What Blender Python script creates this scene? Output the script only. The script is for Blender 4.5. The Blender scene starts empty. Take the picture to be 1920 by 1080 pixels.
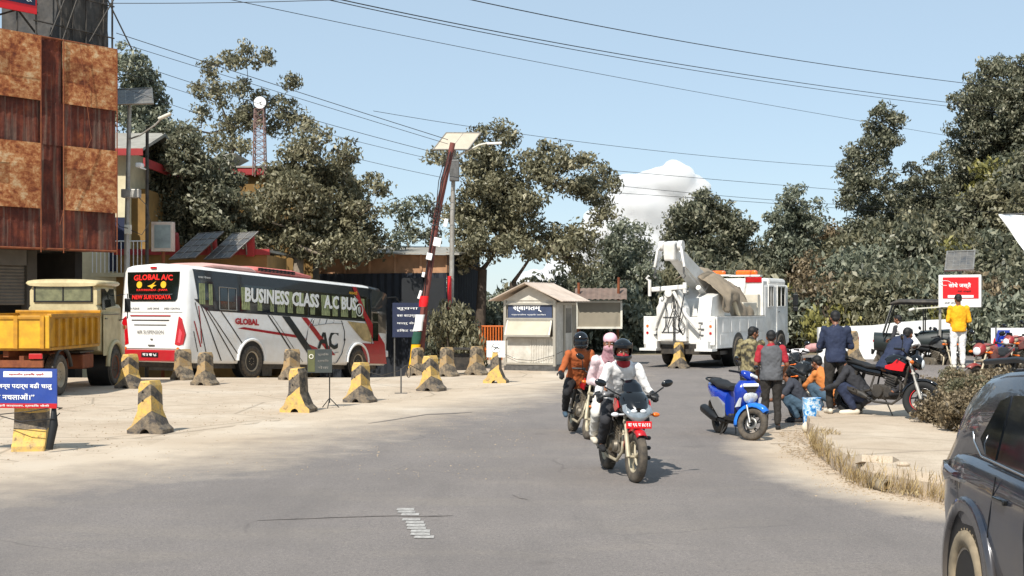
import bpy, bmesh, math, random
import numpy as np
from mathutils import Vector, Matrix, Euler, Quaternion
random.seed(7); RNG = np.random.default_rng(11)
S = bpy.context.scene; COL = S.collection
R = math.radians
# ------------------------------------------------------------ camera, sky, sun, exposure
FP = 2500.0; HY = 572.0; CH = 2.1          # focal length in pixels, horizon row, eye height
cam = bpy.data.cameras.new('camera'); cam.sensor_width = 36; cam.lens = 36*FP/1920
cam.shift_y = (HY-540)/1920; cam.clip_start = .1; cam.clip_end = 9000
camo = bpy.data.objects.new('camera', cam); COL.objects.link(camo)
camo.location = (0, 0, CH); camo.rotation_euler = (R(90), 0, 0); S.camera = camo
SUN_EL, SUN_AZ = 47.0, math.degrees(math.atan2(-.42, -.9))   # azimuth from +Y towards +X
w = bpy.data.worlds.new('World'); S.world = w; w.use_nodes = True
nt = w.node_tree; bg = nt.nodes['Background']
sky = nt.nodes.new('ShaderNodeTexSky'); sky.sky_type = 'NISHITA'; sky.sun_disc = False
sky.sun_elevation = R(SUN_EL); sky.sun_rotation = R(SUN_AZ); sky.altitude = 1400; sky.air_density = 1.0; sky.dust_density = .8; sky.ozone_density = 2.0
air = nt.nodes.new('ShaderNodeMix'); air.data_type = 'RGBA'; air.inputs[0].default_value = .72; air.inputs[7].default_value = (2.65, 3.35, 3.85, 1)   # one pale blue mixed in to even out the sky's light
nt.links.new(sky.outputs[0], air.inputs[6]); nt.links.new(air.outputs[2], bg.inputs[0]); bg.inputs[1].default_value = .115
sl = bpy.data.lights.new('sun', 'SUN'); sl.energy = 3.6; sl.angle = R(.55); sl.color = (1, .95, .87)
so = bpy.data.objects.new('sun', sl); COL.objects.link(so)
az, el = R(SUN_AZ), R(SUN_EL)
tosun = Vector((math.sin(az)*math.cos(el), math.cos(az)*math.cos(el), math.sin(el)))
so.rotation_euler = (-tosun).to_track_quat('-Z', 'Y').to_euler(); so.location = (-8, -18, 25)
S.view_settings.view_transform = 'Standard'; S.view_settings.look = 'None'
S.view_settings.exposure = .75; S.view_settings.gamma = 1
# ------------------------------------------------------------ helpers
def lin(h):
    if not isinstance(h, str): return (*h, 1) if len(h) == 3 else h
    h = h.lstrip('#'); o = []
    for i in (0, 2, 4):
        c = int(h[i:i+2], 16)/255; o.append(c/12.92 if c < .04045 else ((c+.055)/1.055)**2.4)
    return (*o, 1)
class N:
    def __init__(s, m): s.t = m.node_tree; s.b = s.t.nodes['Principled BSDF']
    def n(s, kind, **k):
        x = s.t.nodes.new(kind)
        for a, b in k.items():
            if a.startswith('i_'):
                key = a[2:]; key = int(key) if key.isdigit() else key.replace('_', ' '); x.inputs[key].default_value = b
            else: setattr(x, a, b)
        return x
    def l(s, a, b): s.t.links.new(a, b)
    def coord(s, kind='Object', scale=None):
        c = s.n('ShaderNodeTexCoord').outputs[kind]
        if scale:
            m = s.n('ShaderNodeMapping'); m.inputs['Scale'].default_value = scale; s.l(c, m.inputs[0]); return m.outputs[0]
        return c
    def noise(s, sc, det=4, vec=None, rough=.55):
        x = s.n('ShaderNodeTexNoise'); x.inputs['Scale'].default_value = sc; x.inputs['Detail'].default_value = det; x.inputs['Roughness'].default_value = rough
        s.l(vec if vec is not None else s.coord(), x.inputs['Vector']); return x.outputs['Fac']
    def ramp(s, f, stops):
        x = s.n('ShaderNodeValToRGB'); e = x.color_ramp.elements
        while len(e) < len(stops): e.new(.5)
        for q, (p, c) in zip(e, stops): q.position = p; q.color = lin(c) if not isinstance(c, (int, float)) else (c, c, c, 1)
        s.l(f, x.inputs[0]); return x.outputs[0]
    def mix(s, f, a, b, mode='MIX'):
        x = s.n('ShaderNodeMix', data_type='RGBA', blend_type=mode)
        for i, v in ((0, f), (6, a), (7, b)):
            if hasattr(v, 'links') or hasattr(v, 'is_output'): s.l(v, x.inputs[i])
            else: x.inputs[i].default_value = v if i == 0 else lin(v)
        return x.outputs[2]
    def math(s, op, a, b=None, c=None):
        x = s.n('ShaderNodeMath', operation=op)
        for i, v in enumerate((a, b, c)):
            if v is None: continue
            if hasattr(v, 'is_output'): s.l(v, x.inputs[i])
            else: x.inputs[i].default_value = v
        return x.outputs[0]
    def bump(s, h, strength=.3, dist=.01):
        x = s.n('ShaderNodeBump'); x.inputs['Strength'].default_value = strength; x.inputs['Distance'].default_value = dist
        s.l(h, x.inputs['Height']); s.l(x.outputs[0], s.b.inputs['Normal'])
def mk(name, col='#808080', rough=.6, metal=0, var=.25, sc=3., bump=0, bsc=30, spec=.5, coat=0, dirt=None, dirtsc=1.2, dirtamt=.5, emit=0, trans=0):
    m = bpy.data.materials.new(name); m.use_nodes = True; q = N(m); b = q.b
    c = lin(col)
    if var:
        f = q.noise(sc, 5); d = tuple(x*(1-var) for x in c[:3]); u = tuple(min(1, x*(1+var*.7)) for x in c[:3])
        o = q.ramp(f, [(.3, d), (.7, u)])
    else:
        o = q.n('ShaderNodeRGB').outputs[0]; o.default_value = c
    if dirt:
        f2 = q.ramp(q.noise(dirtsc, 8, rough=.7), [(.5-dirtamt*.35, 0.), (.5+.25-dirtamt*.2, 1.)])
        f2 = q.math('MULTIPLY', f2, dirtamt); o = q.mix(f2, o, dirt)
    q.l(o, b.inputs['Base Color']); b.inputs['Roughness'].default_value = rough; b.inputs['Metallic'].default_value = metal
    b.inputs['Specular IOR Level'].default_value = spec; b.inputs['Coat Weight'].default_value = coat
    if trans: b.inputs['Transmission Weight'].default_value = trans
    if emit: q.l(o, b.inputs['Emission Color']); b.inputs['Emission Strength'].default_value = emit
    if bump: q.bump(q.noise(bsc, 4), bump, .01)
    return m
def obj(name, me, parent=None, **k):
    o = bpy.data.objects.new(name, me); COL.objects.link(o)
    if parent: o.parent = parent
    for a, b in k.items(): o[a] = b
    return o
def tag(o, label=None, cat=None, group=None, kind=None):
    if label: o['label'] = label
    if cat: o['category'] = cat
    if group: o['group'] = group
    if kind: o['kind'] = kind
    return o
def thing(name, label, cat, loc=(0, 0, 0), rz=0, group=None):
    o = obj(name, None); o.location = loc; o.rotation_euler = (0, 0, rz); o.empty_display_size = .3
    return tag(o, label, cat, group)
def head(hx, hy): return math.atan2(-hx, hy)       # rotation that turns +Y to (hx, hy)
class MB:
    """collects shapes, then build() links them as ONE mesh object"""
    def __init__(s): s.v = []; s.f = []; s.fm = []; s.fs = []; s.mi = 0; s.sm = False; s.T = None
    def add(s, vs, fs, smooth=None):
        o = len(s.v)
        for p in vs:
            p = Vector(p); s.v.append(s.T @ p if s.T else p)
        for f in fs: s.f.append([o+i for i in f]); s.fm.append(s.mi); s.fs.append(s.sm if smooth is None else smooth)
        return s
    def box(s, c, d, rot=None, ch=0):
        hx, hy, hz = d[0]/2, d[1]/2, d[2]/2
        M = (rot.to_matrix() if isinstance(rot, (Euler, Quaternion)) else Euler(rot).to_matrix()) if rot is not None else None
        if ch <= 0:
            vs = [Vector((x, y, z)) for x in (-hx, hx) for y in (-hy, hy) for z in (-hz, hz)]
            fs = [(0, 1, 3, 2), (4, 6, 7, 5), (0, 4, 5, 1), (2, 3, 7, 6), (0, 2, 6, 4), (1, 5, 7, 3)]
        else:
            bm = bmesh.new(); bmesh.ops.create_cube(bm, size=1)
            for q in bm.verts: q.co = Vector((q.co.x*d[0], q.co.y*d[1], q.co.z*d[2]))
            bmesh.ops.bevel(bm, geom=bm.edges[:], offset=ch, segments=2, affect='EDGES', profile=.5)
            bm.verts.index_update(); vs = [q.co.copy() for q in bm.verts]; fs = [[q.index for q in f.verts] for f in bm.faces]; bm.free()
        vs = [(M @ q if M else q) + Vector(c) for q in vs]
        return s.add(vs, fs)
    def _frame(s, d):
        d = d.normalized(); u = d.cross(Vector((0, 0, 1)))
        if u.length < 1e-3: u = Vector((1, 0, 0))
        u.normalize(); return u, d.cross(u).normalized()
    def cyl(s, p0, p1, r0, r1=None, n=12, caps=True, smooth=True):
        p0, p1 = Vector(p0), Vector(p1); r1 = r0 if r1 is None else r1; u, v = s._frame(p1-p0)
        vs = []; 
        for p, r in ((p0, r0), (p1, r1)):
            vs += [p+(u*math.cos(2*math.pi*i/n)+v*math.sin(2*math.pi*i/n))*r for i in range(n)]
        s.add(vs, [(i, (i+1) % n, n+(i+1) % n, n+i) for i in range(n)], smooth)
        if caps:
            s.add(vs[:n], [list(range(n))[::-1]], False); s.add(vs[n:], [list(range(n))], False)
        return s
    def tube(s, pts, r, n=8, closed=False, caps=True, flat=1.):
        pts = [Vector(p) for p in pts]; m = len(pts); vs = []
        rr = r if isinstance(r, (list, tuple)) else [r]*m
        d0 = (pts[1]-pts[0]); u, v = s._frame(d0)
        for i, p in enumerate(pts):
            if closed: d = pts[(i+1) % m]-pts[i-1]
            else: d = pts[min(i+1, m-1)]-pts[max(i-1, 0)]
            d.normalize(); u = (u-d*u.dot(d)); u.normalize(); v = d.cross(u)
            vs += [p+(u*math.cos(2*math.pi*k/n)+v*math.sin(2*math.pi*k/n)*flat)*rr[i] for k in range(n)]
        fs = []
        for i in range(m if closed else m-1):
            a, b = i*n, ((i+1) % m)*n
            fs += [(a+k, a+(k+1) % n, b+(k+1) % n, b+k) for k in range(n)]
        s.add(vs, fs, True)
        if caps and not closed:
            s.add(vs[:n], [list(range(n))[::-1]], False); s.add(vs[-n:], [list(range(n))], False)
        return s
    def capsule(s, p0, p1, r0, r1=None, n=12):
        p0, p1 = Vector(p0), Vector(p1); r1 = r0 if r1 is None else r1; d = p1-p0
        if d.length < 1e-5: d = Vector((0, 0, 1e-4))
        u, v = s._frame(d); d = d.normalized(); rings = []
        for a in (-80, -50, -22): rings.append((p0+d*r0*math.sin(R(a)), r0*math.cos(R(a))))
        for a in (0,): rings += [(p0, r0), (p1, r1)]
        for a in (22, 50, 80): rings.append((p1+d*r1*math.sin(R(a)), r1*math.cos(R(a))))
        vs = []
        for p, r in rings: vs += [p+(u*math.cos(2*math.pi*k/n)+v*math.sin(2*math.pi*k/n))*r for k in range(n)]
        m = len(rings); fs = [(i*n+k, i*n+(k+1) % n, (i+1)*n+(k+1) % n, (i+1)*n+k) for i in range(m-1) for k in range(n)]
        fs += [list(range(n))[::-1], [(m-1)*n+k for k in range(n)]]
        return s.add(vs, fs, True)
    def ell(s, c, r, n=14, m=9, rot=None):
        c = Vector(c); M = Euler(rot).to_matrix() if rot is not None else Matrix.Identity(3)
        vs = [c+M @ Vector((0, 0, -r[2]))]
        for i in range(1, m):
            a = -math.pi/2+math.pi*i/m
            vs += [c+M @ Vector((r[0]*math.cos(a)*math.cos(2*math.pi*k/n), r[1]*math.cos(a)*math.sin(2*math.pi*k/n), r[2]*math.sin(a))) for k in range(n)]
        vs.append(c+M @ Vector((0, 0, r[2])))
        fs = [(0, 1+(k+1) % n, 1+k) for k in range(n)]
        fs += [(1+i*n+k, 1+i*n+(k+1) % n, 1+(i+1)*n+(k+1) % n, 1+(i+1)*n+k) for i in range(m-2) for k in range(n)]
        e = len(vs)-1; b = 1+(m-2)*n; fs += [(b+k, b+(k+1) % n, e) for k in range(n)]
        return s.add(vs, fs, True)
    def lathe(s, prof, c, axis='X', n=28, smooth=True, closed=True):
        """prof: (radius, height along axis)"""
        c = Vector(c); A = {'X': (Vector((1, 0, 0)), Vector((0, 1, 0)), Vector((0, 0, 1))), 'Y': (Vector((0, 1, 0)), Vector((0, 0, 1)), Vector((1, 0, 0))), 'Z': (Vector((0, 0, 1)), Vector((1, 0, 0)), Vector((0, 1, 0)))}[axis]
        m = len(prof); vs = []
        for r, h in prof: vs += [c+A[0]*h+(A[1]*math.cos(2*math.pi*k/n)+A[2]*math.sin(2*math.pi*k/n))*r for k in range(n)]
        fs = [(i*n+k, i*n+(k+1) % n, ((i+1) % m)*n+(k+1) % n, ((i+1) % m)*n+k) for i in range(m if closed else m-1) for k in range(n)]
        return s.add(vs, fs, smooth)
    def prism(s, poly, x0, x1, axis='X', smooth=False, c=(0, 0, 0)):
        """poly 2-D in the plane across the axis: X->(y,z)  Y->(x,z)  Z->(x,y)"""
        def P(a, b, h): return Vector({'X': (h, a, b), 'Y': (a, h, b), 'Z': (a, b, h)}[axis])+Vector(c)
        n = len(poly); vs = [P(a, b, x0) for a, b in poly]+[P(a, b, x1) for a, b in poly]
        s.add(vs, [(i, (i+1) % n, n+(i+1) % n, n+i) for i in range(n)], smooth)
        s.add(vs, [list(range(n))[::-1], [n+i for i in range(n)]], False); return s
    def loft(s, rings, caps=True, smooth=True, closed=True):
        n = len(rings[0]); m = len(rings); vs = [Vector(p) for r in rings for p in r]
        K = range(n if closed else n-1)
        s.add(vs, [(i*n+k, i*n+(k+1) % n, (i+1)*n+(k+1) % n, (i+1)*n+k) for i in range(m-1) for k in K], smooth)
        if caps: s.add(vs[:n], [list(range(n))[::-1]], False); s.add(vs[-n:], [list(range(n))], False)
        return s
    def quad(s, a, b, c, d): return s.add([a, b, c, d], [(0, 1, 2, 3)], False)
    def mesh(s, name, mats, fix=True):
        me = bpy.data.meshes.new(name); me.from_pydata([tuple(v) for v in s.v], [], s.f)
        for m in (mats if isinstance(mats, (list, tuple)) else [mats]): me.materials.append(m)
        me.polygons.foreach_set('material_index', s.fm); me.polygons.foreach_set('use_smooth', s.fs)
        if fix:
            bm = bmesh.new(); bm.from_mesh(me); bmesh.ops.recalc_face_normals(bm, faces=bm.faces[:]); bm.to_mesh(me); bm.free()
        me.update(); return me
    def build(s, name, mats, parent=None, bevel=0, fix=True, **k):
        o = obj(name, s.mesh(name, mats, fix), parent, **k)
        if bevel:
            b = o.modifiers.new('bevel', 'BEVEL'); b.width = bevel; b.segments = 2; b.limit_method = 'ANGLE'; b.angle_limit = R(35)
        return o
def sell(cx, cy, cz, rx, rz, n=16, p=2.6, axis='Y'):
    """super-ellipse ring"""
    o = []
    for k in range(n):
        a = 2*math.pi*k/n; c, q = math.cos(a), math.sin(a)
        x = rx*math.copysign(abs(c)**(2/p), c); z = rz*math.copysign(abs(q)**(2/p), q)
        o.append((cx+x, cy, cz+z) if axis == 'Y' else ((cx+x, cy+z, cz) if axis == 'Z' else (cx, cy+x, cz+z)))
    return o
def copy_tree(o, parent=None):
    c = o.copy(); COL.objects.link(c)
    if parent: c.parent = parent
    for ch in list(o.children): copy_tree(ch, c)
    return c
def txt(body, org, u, v, w, h, mat, parent, name='lettering', depth=.004, shear=0, arch=0, bold=0, keep=False):
    """flat raised lettering: org = lower left, u / v = unit vectors, fitted to w x h"""
    cu = bpy.data.curves.new('t', 'FONT'); cu.body = body; cu.extrude = .01; cu.resolution_u = 2; cu.offset = bold; cu.shear = shear
    t = bpy.data.objects.new('t', cu); COL.objects.link(t)
    bpy.context.view_layer.update(); dg = bpy.context.evaluated_depsgraph_get(); me = bpy.data.meshes.new_from_object(t.evaluated_get(dg)); bpy.data.objects.remove(t); 
    n = len(me.vertices)
    if not n: return None
    a = np.empty(n*3); me.vertices.foreach_get('co', a); a = a.reshape(-1, 3)
    lo, hi = a.min(0), a.max(0); a = (a-lo)/np.maximum(hi-lo, 1e-6)
    W = w
    if keep: W = min(w, h*(hi[0]-lo[0])/max(hi[1]-lo[1], 1e-6))
    a[:, 1] += -arch*4*(a[:, 0]-.5)**2
    u, v, org = Vector(u), Vector(v), Vector(org); nn = u.cross(v)
    out = np.outer(a[:, 0]*W, u)+np.outer(a[:, 1]*h, v)+np.outer((a[:, 2])*depth, nn)+np.array(org)
    me.vertices.foreach_set('co', out.ravel()); me.name = name; me.materials.clear(); me.materials.append(mat)
    for p in me.polygons: p.material_index = 0
    me.update(); return obj(name, me, parent)
# ------------------------------------------------------------ terrain height and pixel -> place
def sst(a, b, x): t = min(1, max(0, (x-a)/(b-a))); return t*t*(3-2*t)
def gz(x, y):
    z = -.055*max(0, y-38.6)*(1-sst(-4.5, -1.2, x)) if y < 60 else -1.2*(1-sst(-4.5, -1.2, x))
    z += .62*sst(24, 31, y)*sst(7.6, 9.6, x)*(1-sst(36, 43, y))
    z += sst(54, 80, y)*(4.2*sst(11, 20, x)+5.5*sst(23, 33, x))
    return z
def at(px, py, dz=0):
    """the point of the ground seen at pixel (px, py)"""
    a, b = (px-960)/FP, (HY-py)/FP; y = 3.
    while y < 400:
        if CH+b*y <= gz(a*y, y)+dz: break
        y += .05
    return Vector((a*y, y, gz(a*y, y)+dz))
def P(px, py, Y): return Vector(((px-960)/FP*Y, Y, CH+(HY-py)/FP*Y))
UX, UZ = Vector((1, 0, 0)), Vector((0, 0, 1))
# ------------------------------------------------------------ common materials
M = {}
def m_(k, *a, **b): M[k] = mk(k, *a, **b); return M[k]
m_('rubber', '#2a2826', .85, var=.3, sc=20, dirt='#7a6d5c', dirtsc=9, dirtamt=.55)
m_('rubber_clean', '#151515', .8, var=.2, sc=20)
m_('black', '#101112', .45, var=.2); m_('black_gloss', '#0b0c0e', .15, var=.1, coat=.5)
m_('black_dusty', '#1c1b1a', .6, dirt='#6d6254', dirtamt=.4, dirtsc=5)
m_('chrome', '#c8c8c8', .2, 1, var=.1); m_('alu', '#9b9a96', .42, .85, var=.25, sc=12, dirt='#6b5f50', dirtsc=9, dirtamt=.5)
m_('steel', '#6d6c6a', .5, .7, var=.3, sc=9); m_('glass', '#0d1114', .06, 0, var=0, spec=.8)
m_('lens', '#d9dde0', .08, 0, var=.1, spec=.8); m_('mirror', '#8d959c', .05, 1, var=0)
m_('red_lens', '#b3121a', .15, var=.15, coat=.6); m_('amber', '#e06a10', .2, var=.15, coat=.4)
m_('white_paint', '#e9e9e6', .35, var=.05, sc=2, coat=.2, dirt='#b5aa99', dirtsc=2.2, dirtamt=.35)
m_('white', '#f0f0ee', .5, var=.04); m_('offwhite', '#d8d4c6', .6, var=.12, dirt='#8e826e', dirtamt=.3)
m_('red', '#b4121c', .35, var=.15, coat=.3); m_('bright_red', '#d3151c', .4, var=.08)
m_('blue', '#10359c', .22, var=.12, coat=.6); m_('sky_blue', '#1c6fd0', .25, var=.1, coat=.6)
m_('yellow', '#f0b400', .5, var=.1); m_('dark_blue', '#16213f', .6, var=.2)
m_('skin', '#7d5138', .5, var=.12, sc=9); m_('lip', '#5f2f28', .5, var=.1); m_('eye_white', '#d8d4cc', .3, var=0); m_('iris', '#0c0806', .2, var=0)
m_('hair', '#0d0b0a', .6, var=.3, sc=40, bump=.6, bsc=120)
m_('grey_pole', '#a9a7a1', .5, .3, var=.2, dirt='#6f5f4a', dirtsc=4, dirtamt=.5)
m_('rust', '#5e2c1c', .85, var=.4, sc=4, bump=.3, dirt='#9a5a30', dirtsc=5, dirtamt=.6)
m_('solar', '#3a4048', .25, var=.15, sc=6, dirt='#8d8577', dirtsc=2.5, dirtamt=.55, spec=.6); m_('solar_back', '#a8a293', .6, var=.15)
m_('wire', '#1d1d1f', .6, var=0)
# ------------------------------------------------------------ ground, road
def ground_mat():
    m = bpy.data.materials.new('dusty_concrete'); m.use_nodes = True; q = N(m); g = q.coord()
    c = q.ramp(q.noise(.35, 6, g), [(.3, '#b3a18b'), (.55, '#c2b29d'), (.75, '#cbbfae')])
    c = q.mix(q.ramp(q.noise(2.4, 8, g, .7), [(.45, 0.), (.75, .5)]), c, '#8d7b66')
    c = q.mix(q.ramp(q.noise(60, 3, g, .7), [(.35, .35), (.5, 0.)]), c, '#6f6455')
    cr = q.n('ShaderNodeTexVoronoi', feature='DISTANCE_TO_EDGE'); cr.inputs['Scale'].default_value = .28
    q.l(g, cr.inputs['Vector']); c = q.mix(q.ramp(cr.outputs['Distance'], [(0, .55), (.012, 0.)]), c, '#6d6152')
    sp = q.n('ShaderNodeSeparateXYZ'); q.l(g, sp.inputs[0])
    e = q.math('ADD', sp.outputs['Y'], q.math('MULTIPLY', q.noise(.25, 5, g), 8))
    earth = q.ramp(q.noise(.8, 8, g, .7), [(.3, '#3f3a26'), (.55, '#5f543b'), (.75, '#7d6e50')])
    c = q.mix(q.ramp(q.math('DIVIDE', e, 100.), [(.575, 0.), (.61, 1.)]), c, earth)
    q.l(c, q.b.inputs['Base Color']); q.b.inputs['Roughness'].default_value = .95; q.bump(q.noise(45, 6, g), .5, .012); return m
def road_mat():
    m = bpy.data.materials.new('asphalt'); m.use_nodes = True; q = N(m); g = q.coord()
    c = q.ramp(q.noise(.5, 5, g), [(.3, '#7b7470'), (.7, '#88807b')])
    c = q.mix(q.ramp(q.noise(140, 2, g, .8), [(.38, .75), (.5, 0.)]), c, '#464341')
    c = q.mix(q.ramp(q.noise(90, 2, g, .8), [(.56, 0.), (.68, .6)]), c, '#a39a90')
    c = q.mix(q.ramp(q.noise(1.1, 6, q.coord(scale=(.35, 1, 1)), .65), [(.5, 0.), (.72, .5)]), c, '#8d8479')
    c = q.mix(q.ramp(q.noise(.8, 6, q.coord(scale=(2.5, .3, 1)), .6), [(.55, 0.), (.75, .35)]), c, '#5d5957')
    c = q.mix(q.ramp(q.noise(28, 6, g, .75), [(.36, .5), (.5, 0.)]), c, '#55504d')
    c = q.mix(q.ramp(q.noise(36, 6, g, .75), [(.54, 0.), (.66, .45)]), c, '#a69c92')
    c = q.mix(q.ramp(q.noise(.35, 8, q.coord(scale=(1.4, .5, 1)), .7), [(.45, 0.), (.6, .4)]), c, '#6a6460')
    wv = q.n('ShaderNodeTexVoronoi', feature='DISTANCE_TO_EDGE'); wv.inputs['Scale'].default_value = .55
    dn = q.n('ShaderNodeTexNoise'); dn.inputs['Scale'].default_value = 1.2; dn.inputs['Detail'].default_value = 6; q.l(g, dn.inputs['Vector'])
    av = q.mix(.25, g, dn.outputs['Color']); q.l(av, wv.inputs['Vector'])
    c = q.mix(q.math('MULTIPLY', q.ramp(wv.outputs['Distance'], [(0, .8), (.008, 0.)]), q.ramp(q.noise(.22, 3, g), [(.5, 0.), (.6, .7)])), c, '#4a4542')
    ol = q.noise(.9, 3, q.coord(scale=(1, .8, 1))); c = q.mix(q.ramp(ol, [(.66, 0.), (.74, .35)]), c, '#4d4845')
    a = q.n('ShaderNodeAttribute', attribute_name='dust').outputs['Fac']
    f = q.math('ADD', a, q.math('MULTIPLY', q.math('SUBTRACT', q.noise(1.4, 7, g, .65), .5), .9))
    gcol = q.ramp(q.noise(.35, 6, g), [(.3, '#b3a18b'), (.55, '#c2b29d'), (.75, '#cbbfae')])
    c = q.mix(q.ramp(f, [(.15, 0.), (.95, 1.)]), c, gcol)
    q.l(c, q.b.inputs['Base Color']); q.b.inputs['Roughness'].default_value = .9; q.bump(q.noise(110, 4, g, .7), .7, .012); return m
GM, RM = ground_mat(), road_mat()
def gridmesh(name, xs, ys, zf, mat, keep=None, attr=None):
    nx, ny = len(xs), len(ys); vs = [(x, y, zf(x, y)) for y in ys for x in xs]
    fs = [(j*nx+i, j*nx+i+1, (j+1)*nx+i+1, (j+1)*nx+i) for j in range(ny-1) for i in range(nx-1) if keep is None or keep((xs[i]+xs[i+1])/2, (ys[j]+ys[j+1])/2)]
    me = bpy.data.meshes.new(name); me.from_pydata(vs, [], fs); me.materials.append(mat)
    me.polygons.foreach_set('use_smooth', [True]*len(fs))
    if attr:
        a = me.attributes.new('dust', 'FLOAT', 'POINT'); a.data.foreach_set('value', [attr(v[0], v[1]) for v in vs])
    me.update(); return obj(name, me)
def rng_(a, b, s): return [a+i*s for i in range(int((b-a)/s)+1)]
xs = [-3000, -1200, -500, -200, -100, -70] + rng_(-50, -25, 1.) + rng_(-24, 24, .3) + rng_(25, 50, 1.) + [70, 100, 200, 500, 1200, 3000]
ys = [-300, -60, -15] + rng_(-6, 2, 1.) + rng_(3, 56, .35) + rng_(57, 96, 1.) + [110, 140, 200, 400, 900, 2000, 4000]
tag(gridmesh('ground', xs, ys, gz, GM), kind='structure')
# asphalt outline from points on the ground
def g2(px, py): p = at(px, py); return (p.x, p.y)
road_left = [(-30, 3), (-30, 9.5), g2(-300, 905), g2(0, 868), g2(200, 850), g2(400, 808), g2(600, 775), g2(800, 746), g2(930, 722), g2(1010, 704)]
road_right = [(9.5, 24.6), (6.2, 24.4), (5.0, 22.5), g2(1455, 815), g2(1475, 850), g2(1540, 890), g2(1640, 922), g2(1760, 950), g2(1930, 975), (8, 11.8), (40, 9)]
road = road_left + [(1.6, 47), (3, 56), (40, 56), (40, 30)] + road_right + [(40, 3)]
def inside(x, y, poly=road):
    c = False; n = len(poly)
    for i in range(n):
        (x1, y1), (x2, y2) = poly[i], poly[i-1]
        if (y1 > y) != (y2 > y) and x < (x2-x1)*(y-y1)/(y2-y1)+x1: c = not c
    return c
def pdist(x, y, poly):
    d = 1e9; n = len(poly)
    for i in range(n):
        (x1, y1), (x2, y2) = poly[i], poly[i-1]; dx, dy = x2-x1, y2-y1
        t = max(0, min(1, ((x-x1)*dx+(y-y1)*dy)/(dx*dx+dy*dy+1e-9))); d = min(d, math.hypot(x-x1-t*dx, y-y1-t*dy))
    return d
def odist(x, y, L):
    d = 1e9
    for (x1, y1), (x2, y2) in zip(L, L[1:]):
        dx, dy = x2-x1, y2-y1; t = max(0, min(1, ((x-x1)*dx+(y-y1)*dy)/(dx*dx+dy*dy+1e-9))); d = min(d, math.hypot(x-x1-t*dx, y-y1-t*dy))
    return d
def dust(x, y):
    if not inside(x, y): return 1.2
    return max(0, 1.15-odist(x, y, road_left)/3.6, 1.15-odist(x, y, road_right)/.9)
tag(gridmesh('road', rng_(-24, 24, .3), rng_(3, 56, .35), lambda x, y: gz(x, y)+.006, RM, lambda x, y: inside(x, y), dust), kind='structure')
# road paint: worn lane dash
rp = mk('road_paint', '#d9d6cf', .8, var=.1, sc=6, dirt='#7a7571', dirtsc=26, dirtamt=.85)
b = MB()
p0, p1 = at(762, 957), at(800, 1016)
dv = (p1-p0); dv.z = 0
for i in range(11):
    if i == 3: continue
    t = i/11; c = p0+dv*t; wd = .27; hh = dv.length/11*.42
    jit = random.uniform(-.02, .02)
    sx = .09
    b.add([(c.x-sx+jit, c.y-hh, .012), (c.x+sx+jit, c.y-hh, .012), (c.x+sx*.95+jit, c.y+hh, .012), (c.x-sx+jit, c.y+hh, .012)], [(0, 1, 2, 3)])
tag(b.build('lane_marking', rp), 'worn white broken dash painted on the asphalt in the foreground', 'road marking', kind='structure')
# tar seams / patched cracks
tar = mk('tar', '#4b4643', .8, var=.2, sc=8, dirt='#8a817a', dirtsc=7, dirtamt=.7)
for k, (pts, wd) in enumerate([([(482, 978), (560, 975), (640, 972), (740, 969), (800, 970), (850, 969)], .07), ([(690, 795), (740, 788), (800, 778), (850, 776), (885, 774)], .22), ([(960, 930), (975, 936), (990, 938)], .06)]):
    b = MB(); L = []
    for i, q in enumerate(pts):
        p = at(*q); ww = wd*(.25 if i in (0, len(pts)-1) else random.uniform(.6, 1.1)); L += [(p.x, p.y-ww/2, p.z+.011), (p.x, p.y+ww/2, p.z+.011)]
    b.add(L, [(2*i, 2*i+2, 2*i+3, 2*i+1) for i in range(len(pts)-1)])
    tag(b.build('tar_seam', tar), kind='structure')
# ------------------------------------------------------------ raised concrete island, right
isl = [g2(1522, 838), g2(1556, 874), g2(1598, 903), g2(1640, 918), g2(1700, 930), g2(1770, 943), (4.95, 13.6), (8, 12.4), (26, 11), (26, 24.5), (12, 24.6), (8.6, 24.9), (6.2, 24.2), (5.35, 23.4), (5.05, 21.6), g2(1515, 812)]
IH = .28
b = MB(); b.mi = 0
def dens(poly, st=.5):
    o = []
    for i in range(len(poly)):
        a, c = Vector(poly[i]), Vector(poly[(i+1) % len(poly)]); n = max(1, int((c-a).length/st))
        o += [a.lerp(c, k/n) for k in range(n)]
    return o
ir = [(p.x+random.uniform(-.04, .04), p.y+random.uniform(-.03, .03)) for p in dens(isl, .3)]
cx_ = (9.5, 17)
top = [(x, y, IH+random.uniform(-.015, .01)) for x, y in ir]; mid = [(x-.02, y-.03, IH-.09) for x, y in ir]; bot = [(x, y, -.05) for x, y in ir]
b.loft([bot, mid, top], caps=False, smooth=False, closed=True); b.add(top, [list(range(len(top)))])
o = b.build('concrete_island', GM); tag(o, kind='structure')
def on_island(px, py):
    Y = FP*(CH-IH)/(py-HY); return Vector(((px-960)/FP*Y, Y, IH))
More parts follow.
